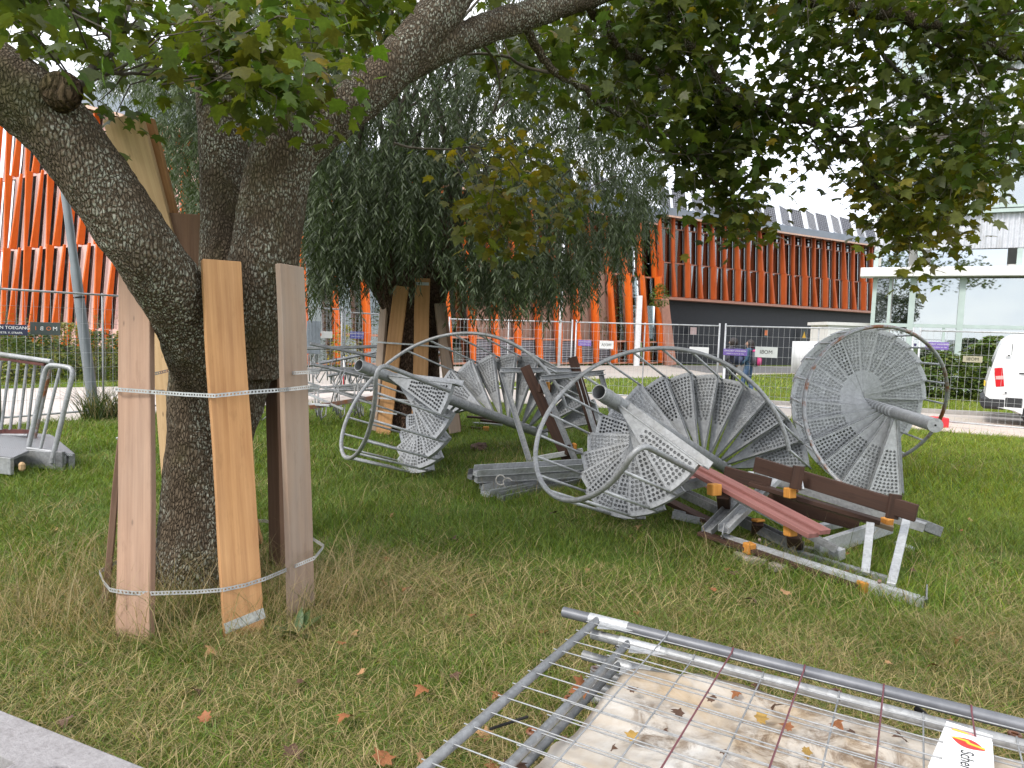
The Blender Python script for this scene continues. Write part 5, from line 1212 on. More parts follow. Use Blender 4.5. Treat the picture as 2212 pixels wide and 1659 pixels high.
block(z6(330, 462, .10), A); block(z6(882, 648, .03), A); block(z6(525, 196, .46), A); block(z6(990, 341, .27), A)
beam('end_plate', z6(1178, 712, .02), z6(1184, 672, .12), .10, .008, M['galv_dark'], A, up=(1, -.5, 0)); beam('end_plate', z6(205, 412, .10), z6(205, 368, .21), .10, .008, M['galv'], A, up=(1, -.5, 0))
beam('post_block', z6(362, 400, .05), z6(372, 335, .20), .085, .07, M['wood_dark'], A); block(z6(373, 328, .215), A, (.085, .075, .02))
for p in ((380, 425, .15), (955, 625, .1), (1058, 315, .3), (560, 190, .47)):
    q = z6(*p); MB().tube([q, q + Vector((-.006, -.012, .012))], .012, 8).build('bolt', M['rust'], A)
B = empty('bench_seat', z6(350, 250, 0), 'bench seat of two faded red slats lying across the steel frames', 'bench seat')
beam('slat', z6(28, 74, .54), z6(640, 402, .33), .105, .035, M['wood_red'], B); beam('slat', z6(72, 62, .56), z6(695, 386, .35), .105, .035, M['wood_red'], B)
chan('support', z6(150, 170, .45), z6(745, 480, .13), .05, .04, M['galv'], B); block(z6(162, 180, .46), B, (.09, .08, .09)); block(z6(527, 376, .30), B)
beam('end_plate', z6(735, 492, .09), z6(768, 480, .10), .09, .08, M['galv_light'], B)
beam('leg', z6(205, 205, .42), z6(215, 320, .08), .10, .07, M['wood_dark'], B); beam('leg', z6(545, 395, .24), z6(552, 470, .05), .10, .07, M['wood_dark'], B)
Cb = empty('bench_back', z6(750, 200, 0), 'dark brown bench back with moss-worn patches at the rear of the heap', 'bench back')
beam('slat', z6(357, 58, .62), z6(1135, 295, .46), .035, .125, M['wood_dark'], Cb); beam('slat', z6(210, 98, .52), z6(432, 158, .47), .035, .11, M['wood_dark'], Cb)
beam('slat', z6(430, 182, .42), z6(1022, 366, .24), .11, .035, M['wood_olive'], Cb); beam('slat', z6(330, 150, .47), z6(960, 335, .30), .10, .035, M['wood_dark'], Cb)
beam('slat', z6(420, 222, .27), z6(860, 335, .20), .04, .15, M['wood_dark'], Cb); beam('slat', z6(470, 262, .16), z6(676, 312, .12), .12, .03, M['wood_red'], Cb)  # first slat is a dark strip standing in for shadow below the boards
for q in ((551, 118, .60), (1012, 256, .48)):
    p = z6(*q); beam('bracket', p + Vector((-.01, -.035, -.09)), p + Vector((.01, -.035, .09)), .085, .03, M['wood_dark'], Cb, up=(0, 1, 0)); beam('brace', p + Vector((.05, -.02, -.10)), p + Vector((.04, .03, .0)), .02, .05, M['galv_light'], Cb)
beam('post', z6(340, 100, .52), z6(330, 160, .40), .05, .05, M['galv_light'], Cb)
L_ = lambda name, a, c, w, h, mat, lab, cat='steel beam', up=(0, 0, 1), ch=False: tag((chan if ch else beam)(name, a, c, w, h, mat, None, up), lab, cat)
L_('steel_beam', z6(-60, 178, .12), z6(570, 478, .08), .085, .07, M['galv_dark'], 'weathered grey beam lying low under the red bench seat', ch=True)
L_('steel_beam', z6(655, 468, .08), z6(1010, 352, .13), .05, .13, M['galv_light'], 'broad pale beam on the grass under the bench back')
L_('steel_beam', z6(650, 368, .07), z6(808, 334, .09), .06, .06, M['galv_light'], 'short pale steel piece on the grass behind the red bench seat')
L_('steel_beam', z6(12, 182, .34), z6(130, 152, .40), .10, .06, M['galv'], 'short channel beam between the nearest staircase and the red seat', ch=True)
L_('steel_beam', z6(-40, 312, .06), z6(112, 348, .03), .08, .06, M['galv'], 'grey beam end in the grass left of the bench heap', ch=True)
L_('steel_beam', z6(400, 435, .03), z6(660, 480, .03), .06, .05, M['galv_dark'], 'low dark steel bar inside the bench frame')
L_('steel_beam', z6(1150, 345, .20), z6(1232, 378, .13), .10, .085, M['galv_dark'], 'flared steel beam end at the far right of the heap')
L_('steel_beam', z6(1040, 440, .02), z6(1110, 470, .02), .06, .04, M['galv_light'], 'small steel offcut in the grass right of the bench frame')
L_('loose_slat', z6(-80, 225, .16), z6(155, 342, .06), .12, .035, M['wood_dark'], 'dark red-brown slat sloping into the grass left of the heap', 'slat')
L_('loose_slat', z6(30, 110, .34), z6(180, 180, .28), .11, .03, M['wood_red'], 'short faded red slat under the red bench seat', 'slat')
b = MB(); stone_m = flat('pale_flagstone', (.36, .31, .27), .9, 0, .2, 14)
for k, (q, lab) in enumerate((([(250, 512), (310, 490), (400, 498), (470, 540), (400, 552), (300, 540)], 'pale broken flagstone under the front bench frame'), ([(418, 566), (478, 540), (530, 560), (520, 580), (450, 582)], 'smaller flagstone piece beside the pale broken flagstone'))):
    P = [z6(x, y, .0) for x, y in q]; mb = MB(); mb.prism([(p.x, p.y) for p in P], .055); o = mb.build('flagstone', stone_m, bevel=.01); tag(o, lab, 'flagstone')
# the bench standing on its side between two staircases
z2 = lambda x, y, yy: D((1900 + x / 2.37) * .54861, (1240 + y / 2.37) * .54861, yy)
Db = empty('tipped_bench', G(1150, 1004), 'bench of steel frames and dark slats tipped on its side between two staircases', 'bench')
f_ = z2(440, 1405, 8.85); f_.z = .02
chan('frame_beam', f_, z2(178, 522, 9.15), .07, .05, M['galv'], Db, up=(0, -1, .2)); chan('frame_beam', z2(165, 520, 9.15), z2(905, 520, 9.4), .06, .06, M['galv_light'], Db, up=(0, -1, .2))
chan('frame_beam', z2(540, 595, 8.75), z2(1130, 540, 9.0), .06, .06, M['galv'], Db, up=(0, -1, .2)); g_ = z2(890, 1400, 8.62); g_.z = .02; chan('frame_beam', g_, z2(545, 600, 8.75), .07, .05, M['galv'], Db, up=(0, -1, .2))
g2 = z2(1300, 1100, 8.8); g2.z = .25; chan('frame_beam', g2, z2(1098, 540, 9.0), .06, .05, M['galv'], Db, up=(0, -1, .2)); chan('frame_beam', z2(890, 560, 9.35), z2(1015, 985, 9.2), .06, .05, M['galv_light'], Db, up=(0, -1, .2), ext=(0, .5))
p0 = z2(812, 1392, 8.78); beam('slat', p0, z2(395, 480, 9.0), .13, .035, M['wood_dark'], Db, up=(0, -1, .2)); beam('slat', z2(1012, 985, 9.22), z2(838, 395, 9.4), .12, .035, M['wood_dark'], Db, up=(0, -1, .2), ext=(.3, 0))
block(z2(578, 685, 8.82), Db, (.16, .08, .10), M['wood_dark']); block(z2(610, 662, 8.78), Db, (.03, .07, .10)); block(z2(822, 1255, 8.70), Db, (.13, .08, .14), M['wood_dark']); block(z2(856, 1235, 8.66), Db, (.035, .07, .10))
beam('cross_bar', z2(470, 1345, 8.85), z2(935, 1265, 8.72), .05, .06, M['galv_light'], Db); 
# stack of channel beams
zc = lambda x, y, z: G((1820 + x / 2.646) * .54861, (1800 + y / 2.646) * .54861, z)
SG = 'channel beams stacked on the lawn'
for k, (a, c, w, h, mt, lab) in enumerate((((130, 170, .235), (1210, 105, .235), .10, .085, 'galv_light', 'topmost pale channel beam of the stack left of the nearest staircase'), ((140, 238, .15), (760, 205, .15), .09, .08, 'galv_light', 'second channel beam of the stack with rust spots and a wire ring'), ((75, 205, .14), (1150, 130, .12), .10, .08, 'galv_dark', 'dark channel beam at the back of the stack'),
        ((205, 312, .07), (1210, 150, .08), .10, .08, 'galv', 'channel beam lying askew beneath the stack'), ((230, 385, .05), (1200, 190, .05), .12, .09, 'galv_light', 'broad pale channel beam at the foot of the stack'), ((390, 428, .03), (1250, 235, .03), .08, .06, 'galv', 'narrow channel beam lowest in the grass before the stack'))):
    a, c = zc(*a), zc(*c); d = c - a; o = MB(); o.channel(a, a + d.normalized() * 2.55, w, h * .8, .006, (0, -.5, 1), 1); o.beam(a + Vector((0, 0, -.01)), a + d.normalized() * 2.55 + Vector((0, 0, -.01)), w * .96, .03)
    tag(o.build('channel_beam', M[mt]), lab, 'steel beam', SG)
for q, lab in (((400, 232, .19), 'small wire ring tied on the second channel beam'), ((472, 262, .13), 'larger wire ring hanging off the channel beam stack')):
    c = zc(*q); tag(MB().tube([c + Vector((.045 * math.cos(t_), -.03, .05 * math.sin(t_))) for t_ in np.linspace(.3, 5.6, 16)], .006, 6).build('wire_ring', flat('pale_wire', (.5, .47, .42), .5), smooth=True), lab, 'ring')
# clump on the lawn
b = bmesh.new(); bmesh.ops.create_icosphere(b, subdivisions=3, radius=.12)
for v_ in b.verts: v_.co *= 1 + .5 * mnoise.noise(v_.co * 14); v_.co.z *= .55
me = bpy.data.meshes.new('sod'); b.to_mesh(me); b.free(); me.materials.append(flat('dry_sod', (.12, .075, .055), .95, 0, .5, 40)); tag(link('clod', me, None, Matrix.Translation(G(1037, 966, .04))), 'brown clod of earth on the lawn between two staircases', 'clod')

# ------------------------------------------------------------------ flat stack of mesh fence panels in front
e1 = Vector((.893, -.451, 0)).normalized(); e2 = Vector((-.538, -.843, 0)).normalized(); O = G(1283, 1338, .40)
tr_ = NT('red_smeared_tube'); v = tr_.coord('Object'); sx = tr_.n.new('ShaderNodeSeparateXYZ'); tr_.l.new(v, sx.inputs[0])
f1 = tr_.ramp(tr_.math('MULTIPLY', sx.outputs[0], .4), [(.22, (0, 0, 0)), (.26, (1, 1, 1)), (.66, (1, 1, 1)), (.69, (0, 0, 0))]); f2 = tr_.ramp(tr_.math('ADD', tr_.math('ADD', tr_.math('MULTIPLY', sx.outputs[1], -18.0), tr_.math('MULTIPLY', tr_.noise(v, 9, 4), .55)), .0), [(.50, (0, 0, 0)), (.60, (1, 1, 1))])
n_ = tr_.noise(v, 12, 5); M['tube_red'] = tr_.done(tr_.mix(tr_.math('MULTIPLY', f1, f2), tr_.ramp(n_, [(.3, (.115, .12, .135)), (.7, (.185, .19, .205))]), (.33, .022, .05)), .45, .3)
REDW = flat('red_coated_wire', (.16, .05, .06), .5, .2)
MIDG = mat_galv('mid_grey_steel', .12, .22, 0, (1, 1, 1.08), .3)
def flat_panel(dx, dy, z, label, L1, L2, tube, wires, rr, grp='mesh fence panels stacked flat'):
    mt = basis(e1, e2, (0, 0, 1), O + e1 * dx + e2 * dy + Vector((0, 0, z)))
    r = empty('stacked_fence_panel', (0, 0, 0), label, 'fence panel', grp, mt)
    lk = lambda nm, pts, ra, m_: link(nm, MB().tube(pts, ra, 14).mesh(nm, m_, True), r, local=True)
    b = MB(); b.hollow((-.15, 0, 0), (L1 + .1, 0, 0), rr, rr - .003, 18); link('post', autosmooth(b.mesh('post', tube)), r, local=True); lk('post', [(-.15, L2, 0), (L1 + .1, L2, 0)], rr, M['galv'])
    lk('rail', [(0.02, 0, .004), (0.02, L2, .004)], rr * .72, M['galv']); lk('rail', [(L1 - .1, 0, .004), (L1 - .1, L2, .004)], rr * .72, M['galv'])
    b = MB(); b.prism([(.035, .018), (.20, .018), (.05, .085)], .004); link('corner_plate', b.mesh('corner_plate', M['galv_light']), r, local=True)
    b = MB(); b.hollow((-.02, 0, 0), (.16, 0, 0), rr + .002, rr - .001, 18); link('sleeve', autosmooth(b.mesh('sleeve', M['galv_light'])), r, local=True)
    if wires:
        n = int((L2 - .05) / .1065); w1 = MB().tube([(-.005, 0, .014), (L1 * .5, 0, .010), (L1 - .1, 0, .014)], .0026, 6, False).mesh('long_wire', M['galv'], True)
        for i in range(n): link('long_wire', w1, r, Matrix.Translation((0, .075 + i * .1065 + random.uniform(-.006, .006), 0)) @ Matrix.Rotation(random.uniform(-.006, .006), 4, 'Z'), local=True)
        for i in range(7):
            x = wires + i * .268; m_ = REDW if (1 <= i <= 4 and dx == 0) else M['galv']
            q = [(x, rr * .9, -.004), (x, rr * .6, rr * .85), (x, 0, rr + .003), (x, -rr * .8, rr * .5), (x, -rr, -.002)]
            wv_ = MB().tube([(x + .002, L2, .018), (x, .5, .017), (x, .06, .016)] + [(x, rr * 1.1, .014), (x, rr * .7, rr * .9), (x, 0, rr + .003), (x, -rr * .8, rr * .55), (x, -rr * 1.05, -.004)], .0031, 6, False).mesh('cross_wire', m_, True)
            link('cross_wire', wv_, r, local=True)
    return r
top = flat_panel(0, 0, 0, 'topmost mesh fence panel of the flat stack, red paint on its long tube', 2.1, 3.4, M['tube_red'], .335, .0235)
second = flat_panel(.165, .055, -.046, 'second mesh fence panel of the flat stack, just above the tarpaulin', 2.1, 3.4, M['galv'], .30, .0215)
for k in range(4): flat_panel(.12 + random.uniform(-.03, .08), .03 + random.uniform(0, .05), -.150 - .062 * k, ('mesh fence panel right beneath the white tarpaulin', 'mesh fence panel third from the ground in the flat stack', 'mesh fence panel second from the ground in the flat stack', 'lowest mesh fence panel of the flat stack on the grass')[k], 2.1, 3.4, M['galv_dark'], 0, .021)
tp = NT('stained_white_tarpaulin'); v = tp.coord('Object')
s1 = tp.noise(v, 2.6, 8, 0.68, .6); s2 = tp.noise(v, 11, 8, 0.75, .8); s3 = tp.noise(v, 40, 6, .7); s4 = tp.noise(v, 1.5, 5, .6)
c = tp.ramp(s1, [(.33, (.62, .59, .55)), (.50, (.50, .44, .37)), (.62, (.46, .36, .25)), (.75, (.30, .20, .11))])
wet = tp.math('MULTIPLY', tp.ramp(s4, [(.47, (0, 0, 0)), (.58, (1, 1, 1))]), tp.ramp(s2, [(.45, (0, 0, 0)), (.60, (1, 1, 1))]))
c = tp.mix(tp.math('MULTIPLY', wet, .85), c, (.13, .075, .035)); c = tp.mix(tp.math('MULTIPLY', tp.ramp(s3, [(.63, (0, 0, 0)), (.68, (1, 1, 1))]), tp.math('ADD', tp.math('MULTIPLY', wet, .8), .12)), c, (.02, .013, .008))
tp.done(c, .42, 0, tp.bump(s2, .004, .4), .4)
def tarp(x0, x1, y0, y1, z, name, mat, label):
    nx, ny = 70, 100; V = []; F = []
    for j in range(ny + 1):
        for i in range(nx + 1):
            x, y = x0 + (x1 - x0) * i / nx, y0 + (y1 - y0) * j / ny
            ex, ey = min(i, nx - i) / nx, min(j, ny - j) / ny
            h = .030 * mnoise.noise(Vector((x * 2.1, y * 6.0 + x * 1.5, 1))) + .012 * mnoise.noise(Vector((x * 9, y * 11, 4))) + .012 * math.sin(y * 9 + 3 * mnoise.noise(Vector((x * 2, y, 7))))
            w = .02 * mnoise.noise(Vector((y * 7, 3, i * 0.0))) if i == 0 else (.02 * mnoise.noise(Vector((x * 7, 9, 0))) if j == 0 else 0)
            p = O + e1 * (x + (w if i == 0 else 0)) + e2 * (y + (w if j == 0 else 0)); V.append((p.x, p.y, O.z + z + h - .02))
    F = [(j * (nx + 1) + i, j * (nx + 1) + i + 1, (j + 1) * (nx + 1) + i + 1, (j + 1) * (nx + 1) + i) for j in range(ny) for i in range(nx)]
    me = np_mesh(name, V, F, mat, smooth=True); o = link(name, me); md = o.modifiers.new('t', 'SOLIDIFY'); md.thickness = .002; return tag(o, label, 'tarpaulin')
tarp_o = tarp(.235, 2.25, .085, 3.3, -.098, 'white_tarpaulin', tp.m, 'dirty white tarpaulin with brown stains lying within the stack of fence panels')
def onp(u, v, z): return G(u, v, O.z + z)
for (u, v) in ((1287, 1447), (1231, 1511), (1150, 1583), (1480, 1418), (1637, 1456), (1806, 1497), (2192, 1589), (1339, 1400)):
    c = onp(u, v, -.082); ring = MB(); ring.tube([c + Vector((.017 * math.cos(a), .017 * math.sin(a), .004)) for a in np.linspace(0, 2 * math.pi, 15)[:-1]], .006, 6, closed=True); ring.tube([c + Vector((0, 0, -.002)), c + Vector((0, 0, .002))], .013, 12); ring.build('eyelet', M['rust'], tarp_o, True)
b = MB(); c = onp(1995, 1540, -.07); b.tube([c + Vector((-.01, .03, 0)), c, c + Vector((-.006, -.05, .004)), c + Vector((-.012, -.10, .003))], [.012, .009, .007, .006], 6); tag(b.build('black_strap', DARKM, smooth=True), 'short black strap on the tarpaulin near the long tube', 'strap')
b = MB(); b.tube([onp(1058, 1575, -.06), onp(1140, 1548, -.05)], .005, 6); tag(b.build('black_stick', DARKM), 'thin black stick at the left edge of the tarpaulin', 'stick')
# name plates wired on the panels
PLW = flat('white_plate', (.80, .80, .80), .4, 0, .02); LRED = flat('logo_red', (.66, .035, .03), .4, 0, .02); LYEL = flat('logo_yellow', (.85, .52, .04), .4, 0, .02); LPINK = flat('logo_pink', (.75, .32, .32), .4, 0, .02)
def plate(c, label, red, body, tilt):
    r = empty('name_plate', (0, 0, 0), label, 'sign', None, basis(*(Matrix.Rotation(tilt, 3, 'Z') @ q for q in (e2, (e1 - e2 * e1.dot(e2)).normalized(), Vector((0, 0, 1)))), c))
    link('plate', MB().box((.17, 0, 0), (.34, .13, .003)).mesh('plate', PLW, bevel=.001), r, local=True)
    ell = lambda rx, ry, k=24, a0=0, a1=2 * math.pi: [(rx * math.cos(t_), ry * math.sin(t_)) for t_ in np.linspace(a0, a1, k)]
    lens = [(-.048 + .096 * i / 12, .030 * math.sin(math.pi * i / 12)) for i in range(13)] + [(.048 - .096 * i / 12, -.030 * math.sin(math.pi * i / 12)) for i in range(1, 12)]
    R90 = Matrix.Translation((.062, 0, .0018)) @ Matrix.Rotation(rad(70), 4, 'Z')
    link('logo', MB().prism(lens, .0008, R90).mesh('logo', red), r, local=True)
    band = [(-.045, -.004), (-.01, .006), (.0, -.004), (.045, .002), (.043, .012), (.004, .008), (-.006, .018), (-.042, .006)]
    link('logo_band', MB().prism(band, .0008, Matrix.Translation((0, 0, .0009)) @ R90).mesh('logo_band', LYEL), r, local=True)
    me = text_mesh(body, .050, BLKS, .0004, 'LEFT'); link('lettering', me, r, Matrix.Translation((.112, -.004, .0022)), local=True)
    return r
plate(onp(2091, 1588, .028), 'white name plate with red and yellow logo wired on top of the stacked fence panels', LRED, 'Scher', 0)
plate(onp(2094, 1574, .008), 'second white name plate with faded pink logo beneath the first', LPINK, 'Scher', -.12)

# ------------------------------------------------------------------ concrete block in the corner
p0, p1 = G(-60, 1509, .17), G(330, 1664, .17); d = (p1 - p0).normalized(); nrm = Vector((d.y, -d.x, 0)); 
if nrm.y > 0: nrm = -nrm
me = MB().box((.62, .12, -.085), (1.24, .24, .17)).mesh('block', conc); bo = link('concrete_block', me, None, basis(d, nrm, (0, 0, -1), p0)); 
me.transform(Matrix.Diagonal((1, 1, -1, 1))); me.flip_normals()
cut = MB(); cut.box((.385, .25, .10), (.34, .15, .22)); cut.tube([(.16, .205, -.1), (.16, .205, .3)], .052, 16); cut.tube([(.72, .15, -.1), (.72, .15, .3)], .04, 16)
cme = cut.mesh('cut', conc); co_ = link('cut', cme, None, bo.matrix_basis.copy())
bm = bmesh.new(); bm.from_mesh(me); bmesh.ops.recalc_face_normals(bm, faces=bm.faces[:]); bm.to_mesh(me); bm.free(); bm = bmesh.new(); bm.from_mesh(cme); bmesh.ops.recalc_face_normals(bm, faces=bm.faces[:]); bm.to_mesh(cme); bm.free()
md = bo.modifiers.new('b', 'BOOLEAN'); md.object = co_; md.operation = 'DIFFERENCE'; md.solver = 'EXACT'; md.use_self = True
md = bo.modifiers.new('v', 'BEVEL'); md.width = .010; md.segments = 2; md.limit_method = 'ANGLE'
me2 = bpy.data.meshes.new_from_object(bo.evaluated_get(bpy.context.evaluated_depsgraph_get())); bo.modifiers.clear(); bo.data = me2; bpy.data.objects.remove(co_)
tc_ = NT('rough_lilac_concrete'); v = tc_.coord('Object'); a1 = tc_.noise(v, 7, 8, .7); a2 = tc_.noise(v, 45, 6, .7)
cc = tc_.ramp(tc_.math('ADD', tc_.math('MULTIPLY', a1, .5), tc_.math('MULTIPLY', a2, .5)), [(.32, (.20, .185, .185)), (.5, (.31, .295, .30)), (.7, (.40, .385, .39))]); pit = tc_.vor(v, 60, 'F1', 'Distance')
cc = tc_.mix(tc_.math('MULTIPLY', tc_.ramp(pit, [(.06, (1, 1, 1)), (.14, (0, 0, 0))]), .5), cc, (.10, .09, .09))
me2.materials.clear(); me2.materials.append(tc_.done(cc, .95, 0, tc_.bump(a2, .01, .8), .15)); tag(bo, 'rough grey concrete block with round holes in the lower left corner', 'concrete block')

# ------------------------------------------------------------------ two people walking away behind the fence
def person(x, y, yaw, hgt, hair, coat, trousers, bag, bag2, label, long_hair):
    o = bpy.data.objects.new('person', bpy.data.meshes.new('person')); s = hgt / 1.70
    J = {'pel': (0, 0, .95), 'w': (0, .01, 1.10), 'ch': (0, .0, 1.28), 'sh': (0, -.01, 1.42), 'nk': (0, .01, 1.49), 'hd': (0, .03, 1.58), 'tp': (0, .02, 1.68),
         'ls': (-.18, -.01, 1.40), 'le': (-.235, -.02, 1.13), 'lw': (-.20, .16, .98), 'lh': (-.19, .22, .96), 'rs': (.18, -.01, 1.40), 're': (.235, -.03, 1.13), 'rw': (.20, .14, .96), 'rh': (.19, .20, .94),
         'lp': (-.10, 0, .90), 'lk': (-.11, .10, .50), 'la': (-.11, .16, .09), 'lf': (-.11, .28, .04), 'rp': (.10, 0, .90), 'rk': (.11, .02, .50), 'ra': (.11, -.16, .12), 'rf': (.11, -.04, .04)}
    names = list(J); ed = [('pel', 'w'), ('w', 'ch'), ('ch', 'sh'), ('sh', 'nk'), ('nk', 'hd'), ('hd', 'tp'), ('sh', 'ls'), ('ls', 'le'), ('le', 'lw'), ('lw', 'lh'), ('sh', 'rs'), ('rs', 're'), ('re', 'rw'), ('rw', 'rh'), ('pel', 'lp'), ('lp', 'lk'), ('lk', 'la'), ('la', 'lf'), ('pel', 'rp'), ('rp', 'rk'), ('rk', 'ra'), ('ra', 'rf')]
    RA = {'pel': .145, 'w': .13, 'ch': .15, 'sh': .11, 'nk': .055, 'hd': .092, 'tp': .07, 'ls': .07, 'le': .052, 'lw': .038, 'lh': .035, 'rs': .07, 're': .052, 'rw': .038, 'rh': .035, 'lp': .105, 'lk': .072, 'la': .05, 'lf': .04, 'rp': .105, 'rk': .072, 'ra': .05, 'rf': .04}
    o.data.from_pydata([tuple(c * s for c in J[k]) for k in names], [(names.index(a), names.index(b_)) for a, b_ in ed], []); C.objects.link(o)
    o.modifiers.new('s', 'SKIN'); o.modifiers.new('u', 'SUBSURF').levels = 2
    for i, k in enumerate(names): o.data.skin_vertices[0].data[i].radius = (RA[k] * s, RA[k] * s * (.8 if k in ('w', 'ch', 'sh', 'pel') else 1))
    o.data.skin_vertices[0].data[0].use_root = True
    me = bpy.data.meshes.new_from_object(o.evaluated_get(bpy.context.evaluated_depsgraph_get())); bpy.data.objects.remove(o); me.name = 'person'
    me.materials.clear(); skin = flat('skin', (.40, .24, .17), .6, 0, .05); shoe = flat('dark_shoe', (.03, .03, .03), .6)
    for m_ in (skin, coat, trousers, shoe): me.materials.append(m_)
    for p in me.polygons:
        z, x_, y_ = p.center.z / s, abs(p.center.x / s), p.center.y / s
        p.material_index = 0 if z > 1.485 or (y_ > .165 and z > .88 and z < 1.1) else (1 if z > .93 or (x_ > .165 and z > .85) else (2 if z > .10 else 3))
    me.shade_smooth()
    mt = Matrix.Translation((x, y, 0)) @ Matrix.Rotation(yaw, 4, 'Z'); r = link('person', me, None, mt); tag(r, label, 'person')
    b = MB(); b.tube([(0, .12 * s, 1.60 * s), (0, .135 * s, 1.57 * s)], [.008, .016], 6); link('nose', b.mesh('nose', skin, True), r, local=True)
    for k in (-1, 1):
        for q in range(4): pass
        link('ear', MB().tube([(k * .092 * s, .02, 1.60 * s), (k * .10 * s, .02, 1.565 * s)], [.018, .012], 6).mesh('ear', skin, True), r, local=True)
        for f in range(5): link('finger', MB().tube([(k * (.175 + .012 * f) * s, .22 * s, .965 * s), (k * (.175 + .012 * f) * s, .28 * s - .012 * abs(f - 2), .945 * s), (k * (.178 + .011 * f) * s, .30 * s - .012 * abs(f - 2), .915 * s)], [.009, .008, .006], 5).mesh('finger', skin, True), r, local=True)
    b = bmesh.new(); bmesh.ops.create_icosphere(b, subdivisions=4, radius=1)
    for v_ in b.verts:
        n0 = mnoise.noise(v_.co * (6 if long_hair else 9)); k = (.125 if not long_hair else .112) * s * (1 + .16 * n0); z = v_.co.z
        if z < 0: v_.co.z = z * (1.9 if long_hair else 1.35)
        if v_.co.y > .35 and z < .45: v_.co.y = .35 + (v_.co.y - .35) * .1
        v_.co *= k; v_.co += Vector((0, -.015, 1.605 * s))
    hm = bpy.data.meshes.new('hair'); b.to_mesh(hm); b.free(); hm.materials.append(hair); hm.shade_smooth(); link('hair', hm, r, local=True)
    # backpack
    bp = empty('backpack', (0, 0, 0), bag2[1], 'backpack', None, mt @ Matrix.Translation((0, -.20 * s, 1.18 * s)))
    def pad(name, c, sz, mat):
        bb = bmesh.new(); bmesh.ops.create_cube(bb, size=1); bmesh.ops.scale(bb, vec=sz, verts=bb.verts); bmesh.ops.bevel(bb, geom=bb.edges[:], offset=min(sz) * .32, segments=3, affect='EDGES'); bmesh.ops.translate(bb, vec=c, verts=bb.verts)
        m_ = bpy.data.meshes.new(name); bb.to_mesh(m_); bb.free(); m_.materials.append(mat); m_.shade_smooth(); link(name, m_, bp, local=True)
    pad('body', (0, 0, 0), (.30, .17, .46), bag); pad('pocket', (0, -.10, -.09), (.24, .08, .22), bag2[0]); pad('top_flap', (0, -.02, .20), (.28, .17, .08), bag2[0])
    for k in (-1, 1): pad('side_strip', (k * .11, -.10, .05), (.03, .03, .34), bag2[0]); b = MB(); b.tube([(k * .10, .08, .20), (k * .12, .20, .27), (k * .13, .34, .14), (k * .12, .30, -.02), (k * .10, .08, -.16)], .02, 6); link('shoulder_strap', b.mesh('shoulder_strap', bag, True), bp, local=True)
    return r
hairm = flat('dark_hair', (.022, .016, .014), .5, 0, .4, 40)
pa, pb = G(1577, 858), G(1613, 860)
person(pa.x, pa.y, rad(38), 1.66, hairm, flat('charcoal_coat', (.045, .043, .055), .8), flat('black_trousers', (.02, .02, .025), .8), flat('navy_pack', (.03, .036, .075), .7), (flat('navy_pack_light', (.05, .06, .12), .7), 'navy backpack on the back of the person in the charcoal coat'), 'person with curly dark hair in a charcoal coat walking behind the fence', False)
person(pb.x, pb.y, rad(52), 1.63, hairm, flat('blue_denim_jacket', (.03, .07, .12), .8), flat('blue_jeans', (.045, .085, .17), .8), flat('grey_pack', (.09, .085, .11), .7), (flat('pink_pack', (.62, .06, .22), .6), 'pink and grey backpack on the person in the blue jacket'), 'person with long dark hair in a blue jacket and jeans behind the fence', True)

# ------------------------------------------------------------------ white van
vx = Vector((.845, -.535, 0)).normalized(); vo = D(2128, 860, 15.0); vo.z = 0; vy = Vector((-vx.y, vx.x, 0))
if vy.y < 0: vy = -vy
van = empty('white_van', (0, 0, 0), 'white panel van with red tail lamp on the path, cut off by the right edge', 'van', None, basis(vx, vy, (0, 0, 1), vo))
prof = [(.04, .42), (.0, .62), (.02, .95), (.09, 1.30), (.17, 1.62), (.25, 1.84), (.36, 1.93), (1.0, 1.965), (2.6, 1.97), (3.5, 1.90), (4.05, 1.42), (4.75, 1.12), (4.98, .85), (5.0, .40)]
arch = lambda cx: [(cx + .39 * math.cos(a), .33 + .39 * math.sin(a)) for a in np.linspace(-.1, math.pi + .1, 14)]
poly = prof + [(4.55, .30)] + arch(4.05) + [(3.5, .30), (1.5, .30)] + arch(.98) + [(.45, .36)]
W = 1.86; bm = bmesh.new()
secs = [0, .05, .16, .4, W - .4, W - .16, W - .05, W]
def tumble(y, x, z):
    k = min(y, W - y); t_ = max(0, (z - 1.0) / .97); yy = y + (1 if y < W / 2 else -1) * .13 * t_ * t_ * (1 if k < .2 else 0)
    sh_ = (.05 - k) / .05 if k < .05 else 0
    return x + (.07 * sh_ * (1 if x < 2 else -1)), yy, z - (.05 * sh_ if z > 1.7 else 0)
rows = [[bm.verts.new(tumble(y, x, z)) for (x, z) in poly] for y in secs]
for a_, b_ in zip(rows, rows[1:]):
    for i in range(len(poly)): bm.faces.new((a_[i], a_[(i + 1) % len(poly)], b_[(i + 1) % len(poly)], b_[i]))
bm.faces.new(rows[0][::-1]); bm.faces.new(rows[-1]); bmesh.ops.recalc_face_normals(bm, faces=bm.faces[:]); bmesh.ops.triangulate(bm, faces=[f for f in bm.faces if len(f.verts) > 4])
me = bpy.data.meshes.new('body'); bm.to_mesh(me); bm.free(); me.materials.append(flat('white_van_paint', (.78, .79, .80), .25, 0, .02)); link('body', autosmooth(me, 35), van, local=True)
lv_ = lambda name, mb, mat, sm=False, bev=0, par=None: link(name, mb.mesh(name, mat, sm, bev), par or van, local=True)
BLKP = flat('black_plastic', (.025, .026, .028), .6); RLENS = flat('red_lens', (.55, .012, .02), .15, 0, .05); CLENS = flat('pale_lens', (.7, .42, .40), .15)
